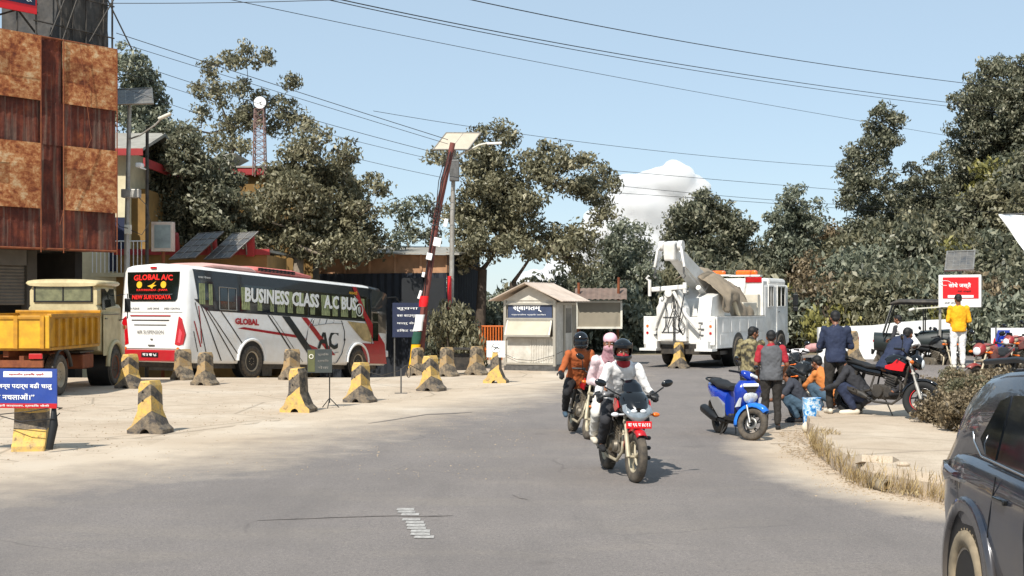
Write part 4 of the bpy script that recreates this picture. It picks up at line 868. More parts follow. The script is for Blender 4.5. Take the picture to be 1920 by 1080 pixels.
# no horn sign
g = gp(1603, 46); t = thing('no_horn_sign', 'white square sign with a crossed red circle in front of the low white wall', 'sign', tuple(g)); q0 = g
b = MB(); b.box(L_(1603, 637, 46), (.56, .03, .42)); b.build('board', M['white'], t)
b = MB(); c = L_(1604, 634, 45.95); b.lathe([(.10, -.006), (.125, -.006), (.125, .006), (.10, .006)], c, 'Y', 24); b.box(c, (.2, .012, .02), rot=(0, R(45), 0)); b.build('red_circle', M['red'], t)
b = MB(); b.box(c+Vector((-.02, .01, 0)), (.07, .01, .05)); b.prism([(.0, -.02), (.06, -.05), (.06, .05), (.0, .02)], -.006, .004, 'Y', c=tuple(c+Vector((0, .01, 0)))); b.build('horn_symbol', M['black'], t)
txt('हर्न निषेध', c+Vector((-.2, -.03, -.19)), UX, UZ, .4, .045, M['red'], t)
b = MB(); b.box(L_(1603, 662, 46), (.06, .04, .7)); b.build('post', M['white_paint'], t)
# white banner with blue corner, right edge; white tent cloth, top right
g = gp(1905, 30); t = thing('printed_banner', 'long white banner with a blue and red printed corner at the right edge', 'banner', tuple(g)); q0 = g
b = MB(); c = L_(1950, 634, 30); b.box(c, (2.2, .02, .46)); b.build('cloth', M['white'], t)
b = MB(); c = L_(1884, 634, 29.95); b.prism([(-.24, -.2), (.0, -.2), (.12, .18), (-.16, .18)], -.006, .006, 'Y', c=tuple(c)); b.build('blue_print', M['blue'], t)
b = MB(); b.prism([(-.28, -.2), (-.16, -.2), (-.24, .02)], -.009, .0, 'Y', c=tuple(c)); b.build('red_print', M['bright_red'], t)
for i, s_ in enumerate(('राष्ट्रिय', 'कार्यक्रम')): txt(s_, c+Vector((-.1, -.02, .05-.13*i)), UX, UZ, .16, .05, M['white'], t)
b = MB(); b.cyl(L_(1867, 655, 30), L_(1867, 612, 30), .025, n=6); b.cyl((2.1, 0, -.2), (2.1, 0, 1.9), .03, n=6); b.cyl(L_(1867, 655, 30), (-.47, 0, -.2), .025, n=6); b.build('pole', M['steel'], t)
g = gp(1990, 27); t = thing('tent_cloth', 'white stretched tent cloth cutting into the upper right edge of the view', 'tent', tuple(g)); q0 = g
b = MB(); A = [(1873, 401), (1925, 404), (2040, 400)]; B_ = [(1873, 402), (1912, 458), (1960, 520), (2040, 640)]
n = 12; fr = []
def pl2(L, t_):
    k = t_*(len(L)-1); i = min(int(k), len(L)-2); f = k-i; return (L[i][0]+(L[i+1][0]-L[i][0])*f, L[i][1]+(L[i+1][1]-L[i][1])*f)
for i in range(n+1):
    for j in range(5):
        a_, c_ = pl2(A, i/n), pl2(B_, i/n); f = j/4; p = P(a_[0]*(1-f)+c_[0]*f, a_[1]*(1-f)+c_[1]*f, 27-f*2.2+.15*math.sin(i*1.3+j)); fr.append(p-q0)
b.add(fr, [(i*5+j, i*5+j+1, (i+1)*5+j+1, (i+1)*5+j) for i in range(n) for j in range(4)], True); o = b.build('cloth', M['white'], t, fix=False)
o.modifiers.new('solid', 'SOLIDIFY').thickness = .01
b = MB(); b.cyl((.5, 0, -.3), L_(2040, 400, 27), .04, n=8); b.cyl(L_(1873, 402, 27), L_(2040, 396, 27), .012, n=5); b.build('pole', M['steel'], t)
# ------------------------------------------------------------ concrete blocks
def block_mat(name, style):
    m = bpy.data.materials.new(name); m.use_nodes = True; q = N(m); g = q.coord(); sp = q.n('ShaderNodeSeparateXYZ'); q.l(g, sp.inputs[0])
    nz = q.math('MULTIPLY', q.math('SUBTRACT', q.noise(5, 4, g), .5), .06)
    if style == 'flat': h = q.math('ADD', sp.outputs['Z'], nz)
    else: h = q.math('ADD', q.math('ADD', sp.outputs['Z'], q.math('MULTIPLY', sp.outputs['X'], -.75)), q.math('ADD', nz, q.math('MULTIPLY', sp.outputs['Y'], .5)))
    st = {'flat': [(0, 1), (.30, 0), (.52, 1)], 'diag': [(0, 0), (.20, 1), (.47, 0), (.66, 1)], 'low': [(0, 1), (.33, 0), (.62, 1)], 'faded': [(0, 0), (.25, 1), (.5, 0), (.75, 1)]}[style]
    Y_, K_ = ('#d9b05a', '#444140') if style != 'faded' else ('#a5875a', '#4d4842')
    r = q.n('ShaderNodeValToRGB'); r.color_ramp.interpolation = 'CONSTANT'; e = r.color_ramp.elements
    while len(e) < len(st): e.new(.5)
    for a, (p, y) in zip(e, st): a.position = p; a.color = lin(Y_ if y else K_)
    q.l(h, r.inputs[0]); c = r.outputs[0]
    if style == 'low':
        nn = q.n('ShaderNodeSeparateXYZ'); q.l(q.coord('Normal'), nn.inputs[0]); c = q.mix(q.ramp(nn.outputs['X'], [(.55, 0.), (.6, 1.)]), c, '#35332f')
    c = q.mix(q.ramp(q.noise(7, 10, g, .75), [(.42, 0.), (.62, .9 if style == 'faded' else .7)]), c, '#9c8b72')
    c = q.mix(q.ramp(q.noise(16, 8, g, .7), [(.55, 0.), (.68, .7)]), c, '#5a4c3c')
    q.l(c, q.b.inputs['Base Color']); q.b.inputs['Roughness'].default_value = .9; q.bump(q.noise(25, 8, g, .7), .8, .015); return m
BM = {k: block_mat('painted_block_'+k, k) for k in ('flat', 'diag', 'low', 'faded')}
def block_mesh(mat):
    b = MB(); w0, w1, h = .32, .10, .88; L = .42
    prof = [(-w0, 0), (-w0, .09), (-.235, .16), (-.125, .40), (-w1-.01, .80), (-w1+.025, h), (w1-.025, h), (w1+.01, .80), (.125, .40), (.235, .16), (w0, .09), (w0, 0)]
    arch = [(.09*math.cos(a), .10*math.sin(a)) for a in [math.pi*i/8 for i in range(9)]]
    poly = prof+arch
    rings = []
    for y in (-L/2, -L/2+.02, L/2-.02, L/2):
        s_ = .97 if abs(y) > L/2-.01 else 1; rings.append([(x*s_, y, z*(s_ if z > .5 else 1)) for x, z in poly])
    b.loft(rings, smooth=False)
    me = b.mesh('concrete_block', mat)
    bm = bmesh.new(); bm.from_mesh(me); bmesh.ops.triangulate(bm, faces=bm.faces[:]); bm.to_mesh(me); bm.free(); return me
BMe = {k: block_mesh(BM[k]) for k in BM}
hole = MB(); hole.cyl((0, 0, 0), (0, -.012, 0), .016, n=8); hole_me = hole.mesh('lifting_hole', M['black'])
GB = 'striped concrete blocks along the roadside'
def block(px, py, ang, style, label, sc=1.0):
    p = at(px, py); o = obj('concrete_block', BMe[style]); o.location = (p.x, p.y, p.z-.02); o.rotation_euler = (R(random.uniform(-1.5, 1.5)), R(random.uniform(-2, 2)), R(ang)); o.scale = (sc, sc, sc)
    tag(o, label, 'concrete block', GB)
    for z in (.7, .56): h_ = obj('lifting_hole', hole_me, o); h_.location = (-.03, -.205, z)
    return o
block(60, 842, -80, 'flat', 'yellow block with one black band carrying the blue slogan board at far left', 1.08)
block(282, 812, -11, 'diag', 'nearest free standing yellow and black block, alone on the left apron')
block(243, 728, -20, 'diag', 'yellow and black block just left of the bus rear bumper')
block(343, 712, -40, 'faded', 'faded grey block below the rear corner of the bus')
block(384, 722, -18, 'faded', 'brownish block with flared foot right beside the faded grey one at the bus rear')
block(546, 712, -35, 'faded', 'faded brown block in front of the bus side left of the small dark board')
block(560, 772, -14, 'low', 'tall yellow topped block in front of the small dark board on a stand')
block(656, 708, -35, 'faded', 'faded block with rounded top in front of the bus front wheel')
block(675, 754, -22, 'diag', 'yellow and black block with flared foot right of the small dark board')
block(735, 702, -20, 'faded', 'pale worn block under the white bottle by the bus nose')
block(782, 704, -25, 'faded', 'brown rounded block half hidden behind the block at the leaning pole')
block(809, 733, -26, 'diag', 'yellow and black block with wide foot in front of the leaning pole')
block(838, 706, -30, 'faded', 'grey worn block right behind the block with the wide foot')
block(893, 703, -30, 'faded', 'tan and black block standing left of the no entry card')
block(930, 718, -10, 'low', 'yellow and black block with a white card on top left of the kiosk')
block(1090, 712, -20, 'low', 'yellow block just right of the kiosk behind the orange jacket rider')
block(1273, 691, -25, 'diag', 'yellow and grey block in front of the tow truck rear')
block(1428, 690, -10, 'faded', 'narrow brown block beside the tow truck front wheel')
block(1601, 681, -10, 'faded', 'brown and yellow block in front of the low white wall')
# card on block, bottle on block
p = at(930, 718); t = thing('warning_card', 'white card with a black crossed symbol fixed on the block left of the kiosk', 'sign', (p.x, p.y-.2, p.z+.72), R(-8))
b = MB(); b.box((.0, 0, .2), (.5, .012, .44)); b.build('card', M['white'], t)
b = MB(); b.lathe([(.12, -.004), (.128, -.004), (.128, .004), (.12, .004)], (0, -.01, .22), 'Y', 24); b.box((0, -.01, .24), (.2, .006, .02), rot=(0, R(14), 0)); b.box((0, -.01, .22), (.13, .006, .02), rot=(0, R(-35), 0)); b.build('symbol', M['black'], t)
p = at(735, 702); t = thing('bottle', 'small white plastic bottle standing on the pale worn block', 'bottle', (p.x-.02, p.y, p.z+.86)); b = MB(); b.lathe([(.001, 0), (.04, 0), (.045, .02), (.045, .16), (.018, .21), (.018, .25), (.001, .25)], (0, 0, 0), 'Z', 14, closed=False); b.build('body', M['white'], t); b = MB(); b.cyl((0, 0, .25), (0, 0, .27), .02, n=10); b.build('cap', M['white'], t)
# blue slogan board tied on the first block
p = at(60, 842); t = thing('slogan_board', 'blue board with white writing tied to the nearest left block', 'sign', (p.x+.1, p.y-.38, p.z+.64), R(-5))
sbm = mk('board_blue', '#1c3c8c', .5, var=.15, sc=3, dirt='#6c7fa8', dirtamt=.2)
b = MB(); b.box((-.35, 0, .27), (1.52, .02, .56)); b.build('board', sbm, t)
b = MB(); b.box((-.35, -.012, .02), (1.52, .006, .07)); b.build('red_strip', M['red'], t)
b = MB(); b.box((-.02, -.012, .47), (.72, .006, .08)); b.build('white_strip', M['white'], t)
txt('महानगरीय ट्राफिक प्रहरी', (-.3, -.018, .445), UX, UZ, .52, .045, M['red'], t)
txt('“लागू तथा औषधजन्य पदार्थ बढी चालु', (-1.08, -.014, .25), UX, UZ, 1.42, .1, M['white'], t, bold=.01); txt('नै मादक सवारी नचलाऔं।”', (-1.08, -.014, .1), UX, UZ, 1.16, .1, M['white'], t, bold=.01); txt('महानगरीय ट्राफिक प्रहरी कार्यालय, ट्राफिक चौकी', (-1.0, -.018, .0), UX, UZ, 1.3, .04, M['white'], t)
b = MB(); b.tube([(-.75, -.03, -.05), (-.4, -.06, -.1), (0, -.05, -.06), (.35, 0, -.0), (.42, .15, -.02), (.3, .3, -.05)], .008, 5); b.tube([(-.5, -.05, -.1), (-.1, -.07, -.2), (.38, -.02, -.16), (.36, .2, -.1)], .008, 5); b.tube([(-.8, 0, -.2), (-.6, -.1, 0), (-.55, -.05, -.1)], .008, 5); b.build('wire_tie', M['wire'], t)
b = MB(); b.tube([(.34, .05, 0), (.36, .0, -.25), (.3, -.02, -.6)], [.03, .06, .05], 6, flat=.4); b.build('hanging_cloth', M['black'], t)
# small dark board on a tripod stand
p = at(618, 765); t = thing('stand_sign', 'small dark board with pale letters on a thin black tripod stand', 'sign', tuple(p), R(8))
b = MB(); b.cyl((0, 0, .1), (0, 0, 1.42), .012, n=6)
for a in (.3, 2.4, 4.5): b.cyl((0, 0, .2), (.2*math.cos(a), .2*math.sin(a), 0), .01, n=5)
b.build('stand', M['black'], t)
b = MB(); b.box((-.2, -.02, .96), (.5, .02, .48)); b.build('board', mk('slate', '#2f3638', .6, var=.2, dirt='#5c5f57'), t)
b = MB(); b.box((-.37, -.035, .96), (.14, .006, .44)); b.build('olive_strip', mk('olive_strip', '#5d5f3a', .7), t)
b = MB(); b.lathe([(.03, -.004), (.05, -.004), (.05, .004), (.03, .004)], (-.37, -.042, 1.05), 'Y', 16); b.build('emblem', M['offwhite'], t)
for i, s_ in enumerate(('पुलिस', 'ट्राफिक', 'चेक')): txt(s_, (-.24, -.033, 1.06-.13*i), UX, UZ, .22, .06, M['grey_pole'], t)
# thin post with hanging rope loop
p = at(752, 738); t = thing('rope_post', 'thin metal post with a coiled rope beside the wide foot block', 'post', tuple(p))
b = MB(); b.cyl((0, 0, 0), (0, 0, .6), .018, n=6); b.box((0, 0, .01), (.3, .05, .02)); b.build('post', M['steel'], t)
b = MB(); b.tube([(.18+.05*math.cos(a), 0, .52+.14*math.sin(a)) for a in [i*.6 for i in range(10)]], .012, 5, closed=True); b.tube([(0, 0, .56), (.1, 0, .66), (.2, 0, .68), (.5, .3, .5)], .01, 5); b.tube([(0, 0, .56), (-.5, .5, .4), (-1.2, .9, .55)], .008, 5); b.build('rope', M['black_dusty'], t)
# ------------------------------------------------------------ wheels
def wheel(par, c, Rr, wd, rim_mat, style='steel', name='wheel', steer=0, side=1, nsp=5, rimR=None, clean=False, red=False):
    """wheel object (tyre) with a rim child; axle along X; side = +1 outer face towards +X"""
    rimR = rimR or Rr*.62; b = MB(); w = wd/2
    b.lathe([(rimR, -w*.8), (Rr*.86, -w), (Rr*.96, -w*.85), (Rr, -w*.45), (Rr, w*.45), (Rr*.96, w*.85), (Rr*.86, w), (rimR, w*.8)], (0, 0, 0), 'X', 36)
    # tread grooves
    for k in range(36):
        a = 2*math.pi*k/36
        if wd > .1: b.box((0, math.cos(a)*Rr, math.sin(a)*Rr), (wd*.7, .012, .012), rot=(a, 0, 0))
    o = b.build(name, M['rubber_clean'] if clean else M['rubber'], par, fix=False); o.location = c; o.rotation_euler = (0, 0, steer)
    b = MB()
    if style == 'steel':
        b.lathe([(rimR, -w*.8), (rimR*1.02, w*.82), (rimR*.93, w*.82), (rimR*.88, w*.3), (rimR*.55, w*.15), (rimR*.42, w*.55), (.001, w*.6), (.001, -w*.8)] if side > 0 else [(rimR, w*.8), (rimR*1.02, -w*.82), (rimR*.93, -w*.82), (rimR*.88, -w*.3), (rimR*.55, -w*.15), (rimR*.42, -w*.55), (.001, -w*.6), (.001, w*.8)], (0, 0, 0), 'X', 30)
        for k in range(8): a = 2*math.pi*k/8; b.cyl((side*w*.15, math.cos(a)*rimR*.34, math.sin(a)*rimR*.34), (side*w*.72, math.cos(a)*rimR*.34, math.sin(a)*rimR*.34), rimR*.05, n=6)
    else:
        b.lathe([(rimR*1.02, -w*.75), (rimR*1.02, w*.75), (rimR*.93, w*.7), (rimR*.9, 0), (rimR*.93, -w*.7)], (0, 0, 0), 'X', 36)
        b.cyl((-w*.55, 0, 0), (w*.55, 0, 0), rimR*.17, n=14)
        for k in range(nsp):
            a = 2*math.pi*k/nsp+.3; d = Vector((0, math.cos(a), math.sin(a))); e = Vector((0, math.cos(a+.28), math.sin(a+.28))); s_ = d.cross(Vector((1, 0, 0)))
            for sg in ((-1, 1) if style == 'split' else (0,)):
                b.tube([d*rimR*.12+Vector((side*w*.2, 0, 0)), d.lerp(e, .4)*rimR*.55+s_*sg*rimR*.06+Vector((side*w*.3, 0, 0)), e*rimR*.94+s_*sg*rimR*.16], [rimR*.11, rimR*.07, rimR*.075], 6)
    b.build('rim', rim_mat, o, fix=True)
    if red:
        b = MB()
        a0 = 2.3
        for sg in (-1, 1): b.tube([Vector((sg*w*.72, math.cos(a0+k*.09)*rimR*.97, math.sin(a0+k*.09)*rimR*.97)) for k in range(24)], rimR*.03, 5)
        b.build('red_rim_stripe', M['bright_red'], o)
    return o
# ------------------------------------------------------------ the coach
bwhite = mk('bus_white', '#e8e8e6', .3, var=.03, coat=.4, dirt='#b9a98e', dirtsc=1.6, dirtamt=.3)
bdark = mk('bus_black', '#1e2224', .3, var=.2, coat=.4); bglass = mk('bus_glass', '#10150f', .08, var=.3, sc=2, spec=.9); curtain = mk('curtain', '#8d9468', .8, var=.35, sc=9)
bred = mk('bus_red', '#a8141f', .3, var=.08, coat=.4, dirt='#7c4a3c', dirtsc=2, dirtamt=.25)
rearR = Vector(((346-960)/64.8, 38.6, 0))      # right rear corner on the ground
hdg = Vector((.43, .903)).normalized(); LB, WB, HB = 11.5, 2.5, 3.32
bus = thing('coach_bus', 'large white, black and red air conditioned coach parked with its rear to the camera', 'bus', (0, 0, 0), head(hdg.x, hdg.y))
# local frame: x right, y forward, origin mid rear at ground
bo = rearR-Vector((hdg.y, -hdg.x, 0))*(WB/2); bus.location = (bo.x, bo.y, .0)
bus.scale = (1, 1.05, 1); bus.rotation_euler = (R(-2.7), 0, head(hdg.x, hdg.y))
W2 = WB/2
def sect(y, x=W2, z0=.42, z1=HB, bul=0.):
    r = .22; pts = [(x-.05, z0), (x, z0+.12), (x, 1.6), (x-.03, 2.3), (x-.09, z1-r), (x-.17, z1-r*.35), (x-.38, z1-.02), (0, z1+.03)]
    L = [(a, y, z) for a, z in pts]; return L+[(-a, y, z) for a, z in reversed(pts[:-1])]
b = MB()
b.loft([sect(.0, W2-.12, .5, HB-.12), sect(.05, W2-.03, .45, HB-.03), sect(.22), sect(9.6), sect(10.4, W2, .42, HB-.04), sect(10.8, W2-.08, .42, HB-.22), sect(11.1, W2-.22, .45, HB-.6), sect(11.2, W2-.3, .5, 2.2)])
body = b.build('body', bwhite, bus, bevel=0)
# rear: slanted glass, bumper, lamps
def yz(x, y, z): return (x, y, z)
b = MB(); b.prism([(-.9, 2.3), (-.96, 2.75), (-.97, 3.08), (.97, 3.08), (.96, 2.75), (.9, 2.3), (.82, 2.22), (-.82, 2.22)], -.03, .02, 'Y'); rw = b.build('rear_window', bglass, bus)
redl = mk('red_letter', '#e0261f', .5, var=0); yell = mk('gold_letter', '#e8b22a', .5, var=0)
txt('GLOBAL A/C', (-.72, -.035, 2.84), UX, UZ, 1.45, .17, redl, rw, arch=.13, bold=.03)
txt('KATHMANDU - JHAPA', (-.6, -.035, 2.5), UX, UZ, 1.15, .075, redl, rw, bold=.02); txt('NEW SURYODAYA', (-.76, -.035, 2.27), UX, UZ, 1.45, .14, redl, rw, bold=.03)
b = MB(); b.cyl((-.5, -.035, 2.7), (-.5, -.045, 2.7), .1, n=20); b.cyl((.4, -.035, 2.7), (.4, -.045, 2.7), .1, n=20)
b.prism([(-.2, 2.66), (-.05, 2.70), (.12, 2.8), (.02, 2.7), (.14, 2.68), (.02, 2.64), (-.02, 2.58), (-.09, 2.63)], -.045, -.035, 'Y'); b.build('eagle_and_roundels', yell, rw)
b = MB(); b.box((-.05, -.04, 2.415), (1.6, .012, .03), rot=(0, 0, 0)); b.build('rail', M['chrome'], rw)
b = MB(); b.box((0, -.02, 3.2), (.22, .06, .07), ch=.02); b.build('brake_lamp', M['red_lens'], bus)
for sx in (-1, 1):
    b = MB(); b.prism([(sx*1.0, .92), (sx*.86, .96), (sx*.98, 1.78), (sx*1.1, 1.7), (sx*1.22, 1.25), (sx*1.16, .96)], -.02, .16, 'Y'); lm = b.build('tail_lamp', M['red_lens'], bus, bevel=.02)
    b = MB(); b.prism([(sx*1.07, 1.0), (sx*.97, 1.02), (sx*1.03, 1.42), (sx*1.12, 1.3)], -.028, .0, 'Y'); b.build('lamp_insert', mk('lamp_insert', '#d84a55', .15, var=.2, coat=.5), lm)
    b = MB(); b.cyl((sx*.98, -.03, .83), (sx*.98, .05, .83), .045, n=14); b.build('reflector', M['amber'], bus)
b = MB(); b.box((0, .02, .62), (2.36, .16, .34), ch=.04); bp = b.build('bumper', bred, bus)
b = MB(); b.box((0, -.07, .64), (.62, .012, .14)); pl_ = b.build('number_plate', M['black'], bp); txt('ना ४ ख ५८', (-.26, -.08, .6), UX, UZ, .52, .08, M['white'], pl_, bold=.02)
b = MB(); b.box((0, 0.0, .83), (2.1, .05, .012)); b.box((0, .0, 1.9), (2.2, .03, .012)); b.build('seam', mk('panel_gap', '#8d8a84', .6, var=0), bus)
b = MB(); b.box((-.08, -.012, 1.79), (1.5, .02, .035)); b.build('red_trim', bred, bus)
b = MB(); b.box((-.08, -.01, 1.66), (1.4, .02, .025)); b.box((-.08, -.01, 1.52), (1.2, .02, .02)); b.build('vent_line', M['black'], bus)
txt('AIR SUSPENSION', (-.55, -.03, 1.26), UX, UZ, 1.0, .1, M['steel'], bus); txt('HORN PLEASE', (-1.0, -.012, 1.97), UX, UZ, .5, .06, M['steel'], bus); txt('SAFE DRIVE', (-.2, -.012, 1.97), UX, UZ, .44, .06, M['steel'], bus); txt('SPEED CONTROL', (.42, -.012, 1.97), UX, UZ, .6, .06, M['steel'], bus)
b = MB(); b.box((.0, -.02, 1.1), (.08, .03, .03)); b.box((.0, -.02, .92), (.24, .04, .04), ch=.01); b.build('latch', M['steel'], bus)
# right side: windows, stripes.  side plane x = W2 (z < 1.6), leaning inwards above
def sx_(z): return W2 if z < 1.6 else (W2-.03*(z-1.6)/.7 if z < 2.3 else W2-.03-.06*(z-2.3)/.8)
def spoly(b, pts, o=.006):
    """(y, z) polygon laid on the right side, cut in z so it follows the lean"""
    b.add([(sx_(z)+o, y, z) for y, z in pts], [list(range(len(pts)))])
b = MB()
for z0, z1 in ((1.98, 2.3), (2.3, 3.1)):
    spoly(b, [(.5+(.35 if z0 < 2.2 else 0), z0), (9.75, z0+.0), (9.75, z1), (.32, z1)], .008)
spoly(b, [(.32, 3.1), (9.75, 3.1), (9.75, 3.18), (.28, 3.18)], .01)
b.build('black_window_band', bdark, bus, fix=False)
def pane(y0, y1, z0=2.05, z1=2.82, nm='window', skew=0, cur=True, slide=False):
    b = MB()
    for a, c in ((z0, 2.3), (2.3, z1)): spoly(b, [(y0+(skew if a < 2.2 else 0), a), (y1, a), (y1, c), (y0, c)], .014)
    o = b.build(nm, bglass, bus, fix=False)
    if cur:
        b = MB(); n = max(3, int((y1-y0)/.09)); rn = random.Random(int(y0*10)); on = True; y = y0+.06; fr = []
        while y < y1-.1:
            wv = rn.uniform(.18, .5); y2 = min(y+wv, y1-.05); k = max(2, int((y2-y)/.05)); L = []
            for i in range(k+1): yy = y+(y2-y)*i/k; L += [(sx_(z0+.04)+.017+(.006 if i % 2 else 0), yy, z0+.04), (sx_(z1-.08)+.017+(.006 if i % 2 else 0), yy, z1-.08)]
            b.add(L, [(2*i, 2*i+2, 2*i+3, 2*i+1) for i in range(k)]); y = y2+rn.uniform(.15, .4)
        if b.v: b.build('curtain', curtain, o, fix=False)
    return o
pane(.48, 1.18, 2.12, 2.86, skew=.25); w_ = pane(1.5, 2.2, 2.05, 2.7, cur=False)
b = MB(); 
for (y0, z0, y1, z1) in ((1.45, 2.04, 2.24, 2.04), (1.45, 2.72, 2.24, 2.72), (1.45, 2.04, 1.45, 2.72), (2.24, 2.04, 2.24, 2.72), (1.86, 2.04, 1.86, 2.72)): b.cyl((sx_(z0)+.02, y0, z0), (sx_(z1)+.02, y1, z1), .018, n=6)
b.build('window_frame', M['alu'], w_)
for y0 in (2.42, 4.2, 5.98, 7.76): pane(y0, y0+1.7, 2.05, 2.86)
pane(9.54, 9.74, 2.05, 2.8, cur=False)
letm = mk('white_letter', '#e6e6e2', .5, var=0)
def stxt(s_, y, z, w, h, mat, par=bus, **k): return txt(s_, (sx_(z)+.03, y, z), (0, 1, 0), Vector((-.06, 0, 1)).normalized(), w, h, mat, par, **k)
stxt('BUSINESS CLASS', 2.62, 2.33, 3.9, .46, letm, bold=.035, shear=.08); stxt('A.C BUS', 6.8, 2.33, 1.95, .46, letm, bold=.035, shear=.08)
stxt('सफा नेपाल', .5, 2.93, .55, .07, letm); stxt('काठमाडौं', 8.35, 2.9, .5, .12, yell)
# emblem by the front: pale ring with leaf
b = MB(); b.lathe([(.18, -.004), (.23, -.004), (.23, .004), (.18, .004)], (sx_(2.35)+.035, 8.95, 2.36), 'X', 28); b.prism([(8.75, 2.62), (8.62, 2.86), (8.9, 2.7)], sx_(2.6)+.02, sx_(2.6)+.03, 'X'); b.ell((sx_(2.4)+.03, 8.95, 2.36), (.01, .09, .13)); b.build('side_emblem', mk('emblem_grey', '#b4b9b0', .5, var=.2), bus)
# stripes
def stripe(pts, wd, mat, name='stripe', o=.014):
    b = MB()
    q_ = []
    for (y0, z0), (y1, z1) in zip(pts, pts[1:]):
        q_.append((y0, z0))
        for zc in (2.3, 1.6):
            if min(z0, z1) < zc < max(z0, z1): f = (z0-zc)/(z0-z1); q_.append((y0+(y1-y0)*f, zc))
    q_.append(pts[-1])
    for (y0, z0), (y1, z1) in zip(q_, q_[1:]): spoly(b, [(y0, z0), (y0+wd, z0), (y1+wd, z1), (y1, z1)], o)
    return b.build(name, mat, bus, fix=False)
for (a, c, wd, m_2) in [((.35, 2.2), (.95, .5), .035, 'black'), ((.5, 2.28), (1.55, .5), .05, 'black'), ((.62, 2.2), (2.2, .5), .05, 'black'), ((.8, 2.1), (2.55, .5), .05, 'black'), ((1.5, 1.98), (3.1, .5), .06, 'black'), ((.3, 1.65), (.62, .9), .05, 'red'), ((.5, 2.1), (.66, 1.0), .04, 'red'), ((.3, 1.35), (.5, .75), .03, 'black'),
                          ((3.75, 1.97), (5.4, .5), .08, 'black'), ((3.95, 1.97), (5.65, .5), .03, 'black'), ((4.5, 1.97), (6.25, .5), .42, 'black'), ((5.55, 1.97), (7.2, .75), .32, 'red'), ((5.1, 1.97), (5.4, 1.97), .02, 'black')]:
    stripe([a, (a[0]+(c[0]-a[0])*.22, a[1]+(c[1]-a[1])*.22), c] if a[1] > 1.6 else [a, c], wd, bred if m_2 == 'red' else bdark, 'stripe')
b = MB(); spoly(b, [(2.3, 1.5), (2.6, 1.55), (5.3, 1.38), (5.9, 1.25), (5.2, 1.3)], .012); b.build('red_swoosh', bred, bus, fix=False)
b = MB(); spoly(b, [(5.5, 1.2), (6.4, 1.0), (7.3, .45), (6.6, .45)], .013); b.build('red_wedge', bred, bus, fix=False)
stxt('GLOBAL', 2.15, 1.62, 1.15, .2, bred, bold=.05)
stxt('AC', 6.45, .95, 1.25, .68, bdark, bold=.03, shear=.15)
b = MB()
def scurve(L, r=.02): b.tube([(sx_(z)+.012, y, z) for y, z in L], r, 5, flat=.3)
scurve([(6.15, 1.95), (5.9, 1.6), (5.82, 1.2), (5.95, .8), (6.2, .5)]); scurve([(7.85, 1.95), (8.02, 1.6), (8.05, 1.2), (7.9, .8), (7.6, .5), (7.4, .45)]); scurve([(6.0, 1.7), (6.7, 1.78), (7.3, 1.84), (7.95, 1.85)]); scurve([(6.25, 1.95), (6.15, 1.72)]); scurve([(6.6, 1.97), (6.5, 1.76)]); scurve([(7.0, 1.97), (6.9, 1.8)]); scurve([(6.1, .5), (6.6, .78), (7.3, .8), (7.7, .86)]); scurve([(7.4, 1.97), (7.35, 1.85)])
b.cyl((W2+.01, 5.86, 1.1), (W2+.02, 5.86, 1.1), .05, n=8); b.cyl((W2+.01, 8.05, 1.3), (W2+.02, 8.05, 1.3), .05, n=8)
b.build('globe_outline', bdark, bus, fix=False)
# red front swoop, picture panel, front door
b = MB(); spoly(b, [(8.55, 3.18), (8.8, 3.18), (9.35, 2.3), (9.1, 2.3)], .03); spoly(b, [(9.1, 2.3), (9.35, 2.3), (10.6, 1.2), (9.9, 1.2), (9.55, 1.7)], .03); spoly(b, [(9.9, 1.2), (10.6, 1.2), (10.75, .48), (9.7, .48)], .03); spoly(b, [(9.0, 1.2), (9.95, 1.2), (9.72, .48), (9.5, .48)], .028); b.build('red_swoop', bred, bus, fix=False)
b = MB(); spoly(b, [(8.2, 1.95), (9.6, 1.9), (9.75, 1.25), (9.2, 1.3), (8.7, 1.6)], .02); b.build('picture_panel', mk('tan_picture', '#b09a6a', .5, var=.5, sc=3), bus, fix=False)
b = MB()
spoly(b, [(9.8, 2.0), (10.15, 2.0), (10.15, 2.3), (9.8, 2.3)], .035); spoly(b, [(9.8, 2.3), (10.15, 2.3), (10.15, 2.75), (9.8, 2.75)], .035); spoly(b, [(9.8, 1.3), (10.15, 1.3), (10.15, 1.95), (9.8, 1.95)], .035)
dr = b.build('door_window', bglass, bus, fix=False)
b = MB(); b.cyl((W2+.01, 9.76, 1.2), (W2-.08, 9.76, 2.8), .02, n=6); b.cyl((W2+.01, 10.2, 1.2), (W2-.08, 10.2, 2.8), .02, n=6); b.build('door_frame', M['steel'], bus)
b = MB(); b.add([(.95, 10.86, 3.05), (-.95, 10.86, 3.05), (-.9, 11.24, 1.6), (.9, 11.24, 1.6)], [(0, 1, 2, 3)]); b.build('windscreen', bglass, bus, fix=False)
b = MB(); b.loft([sect(9.7, W2+.005, 3.0, HB+.01), sect(10.4, W2+.005, 2.98, HB-.03), sect(10.82, W2-.07, 2.9, HB-.2)], caps=True); b.build('front_cap', bdark, bus)
for sx in (-1, 1):
    b = MB(); b.tube([(sx*1.1, 10.7, 2.9), (sx*1.3, 11.25, 2.95), (sx*1.38, 11.5, 2.7), (sx*1.38, 11.5, 2.45)], .025, 8); mo_ = b.build('mirror_arm', M['black'], bus)
    b = MB(); b.box((sx*1.38, 11.5, 2.2), (.2, .12, .5), ch=.03); b.build('mirror', M['white'], mo_)
    b = MB(); b.box((sx*.85, 11.15, .85), (.4, .2, .25), ch=.05); b.build('headlight', M['lens'], bus)
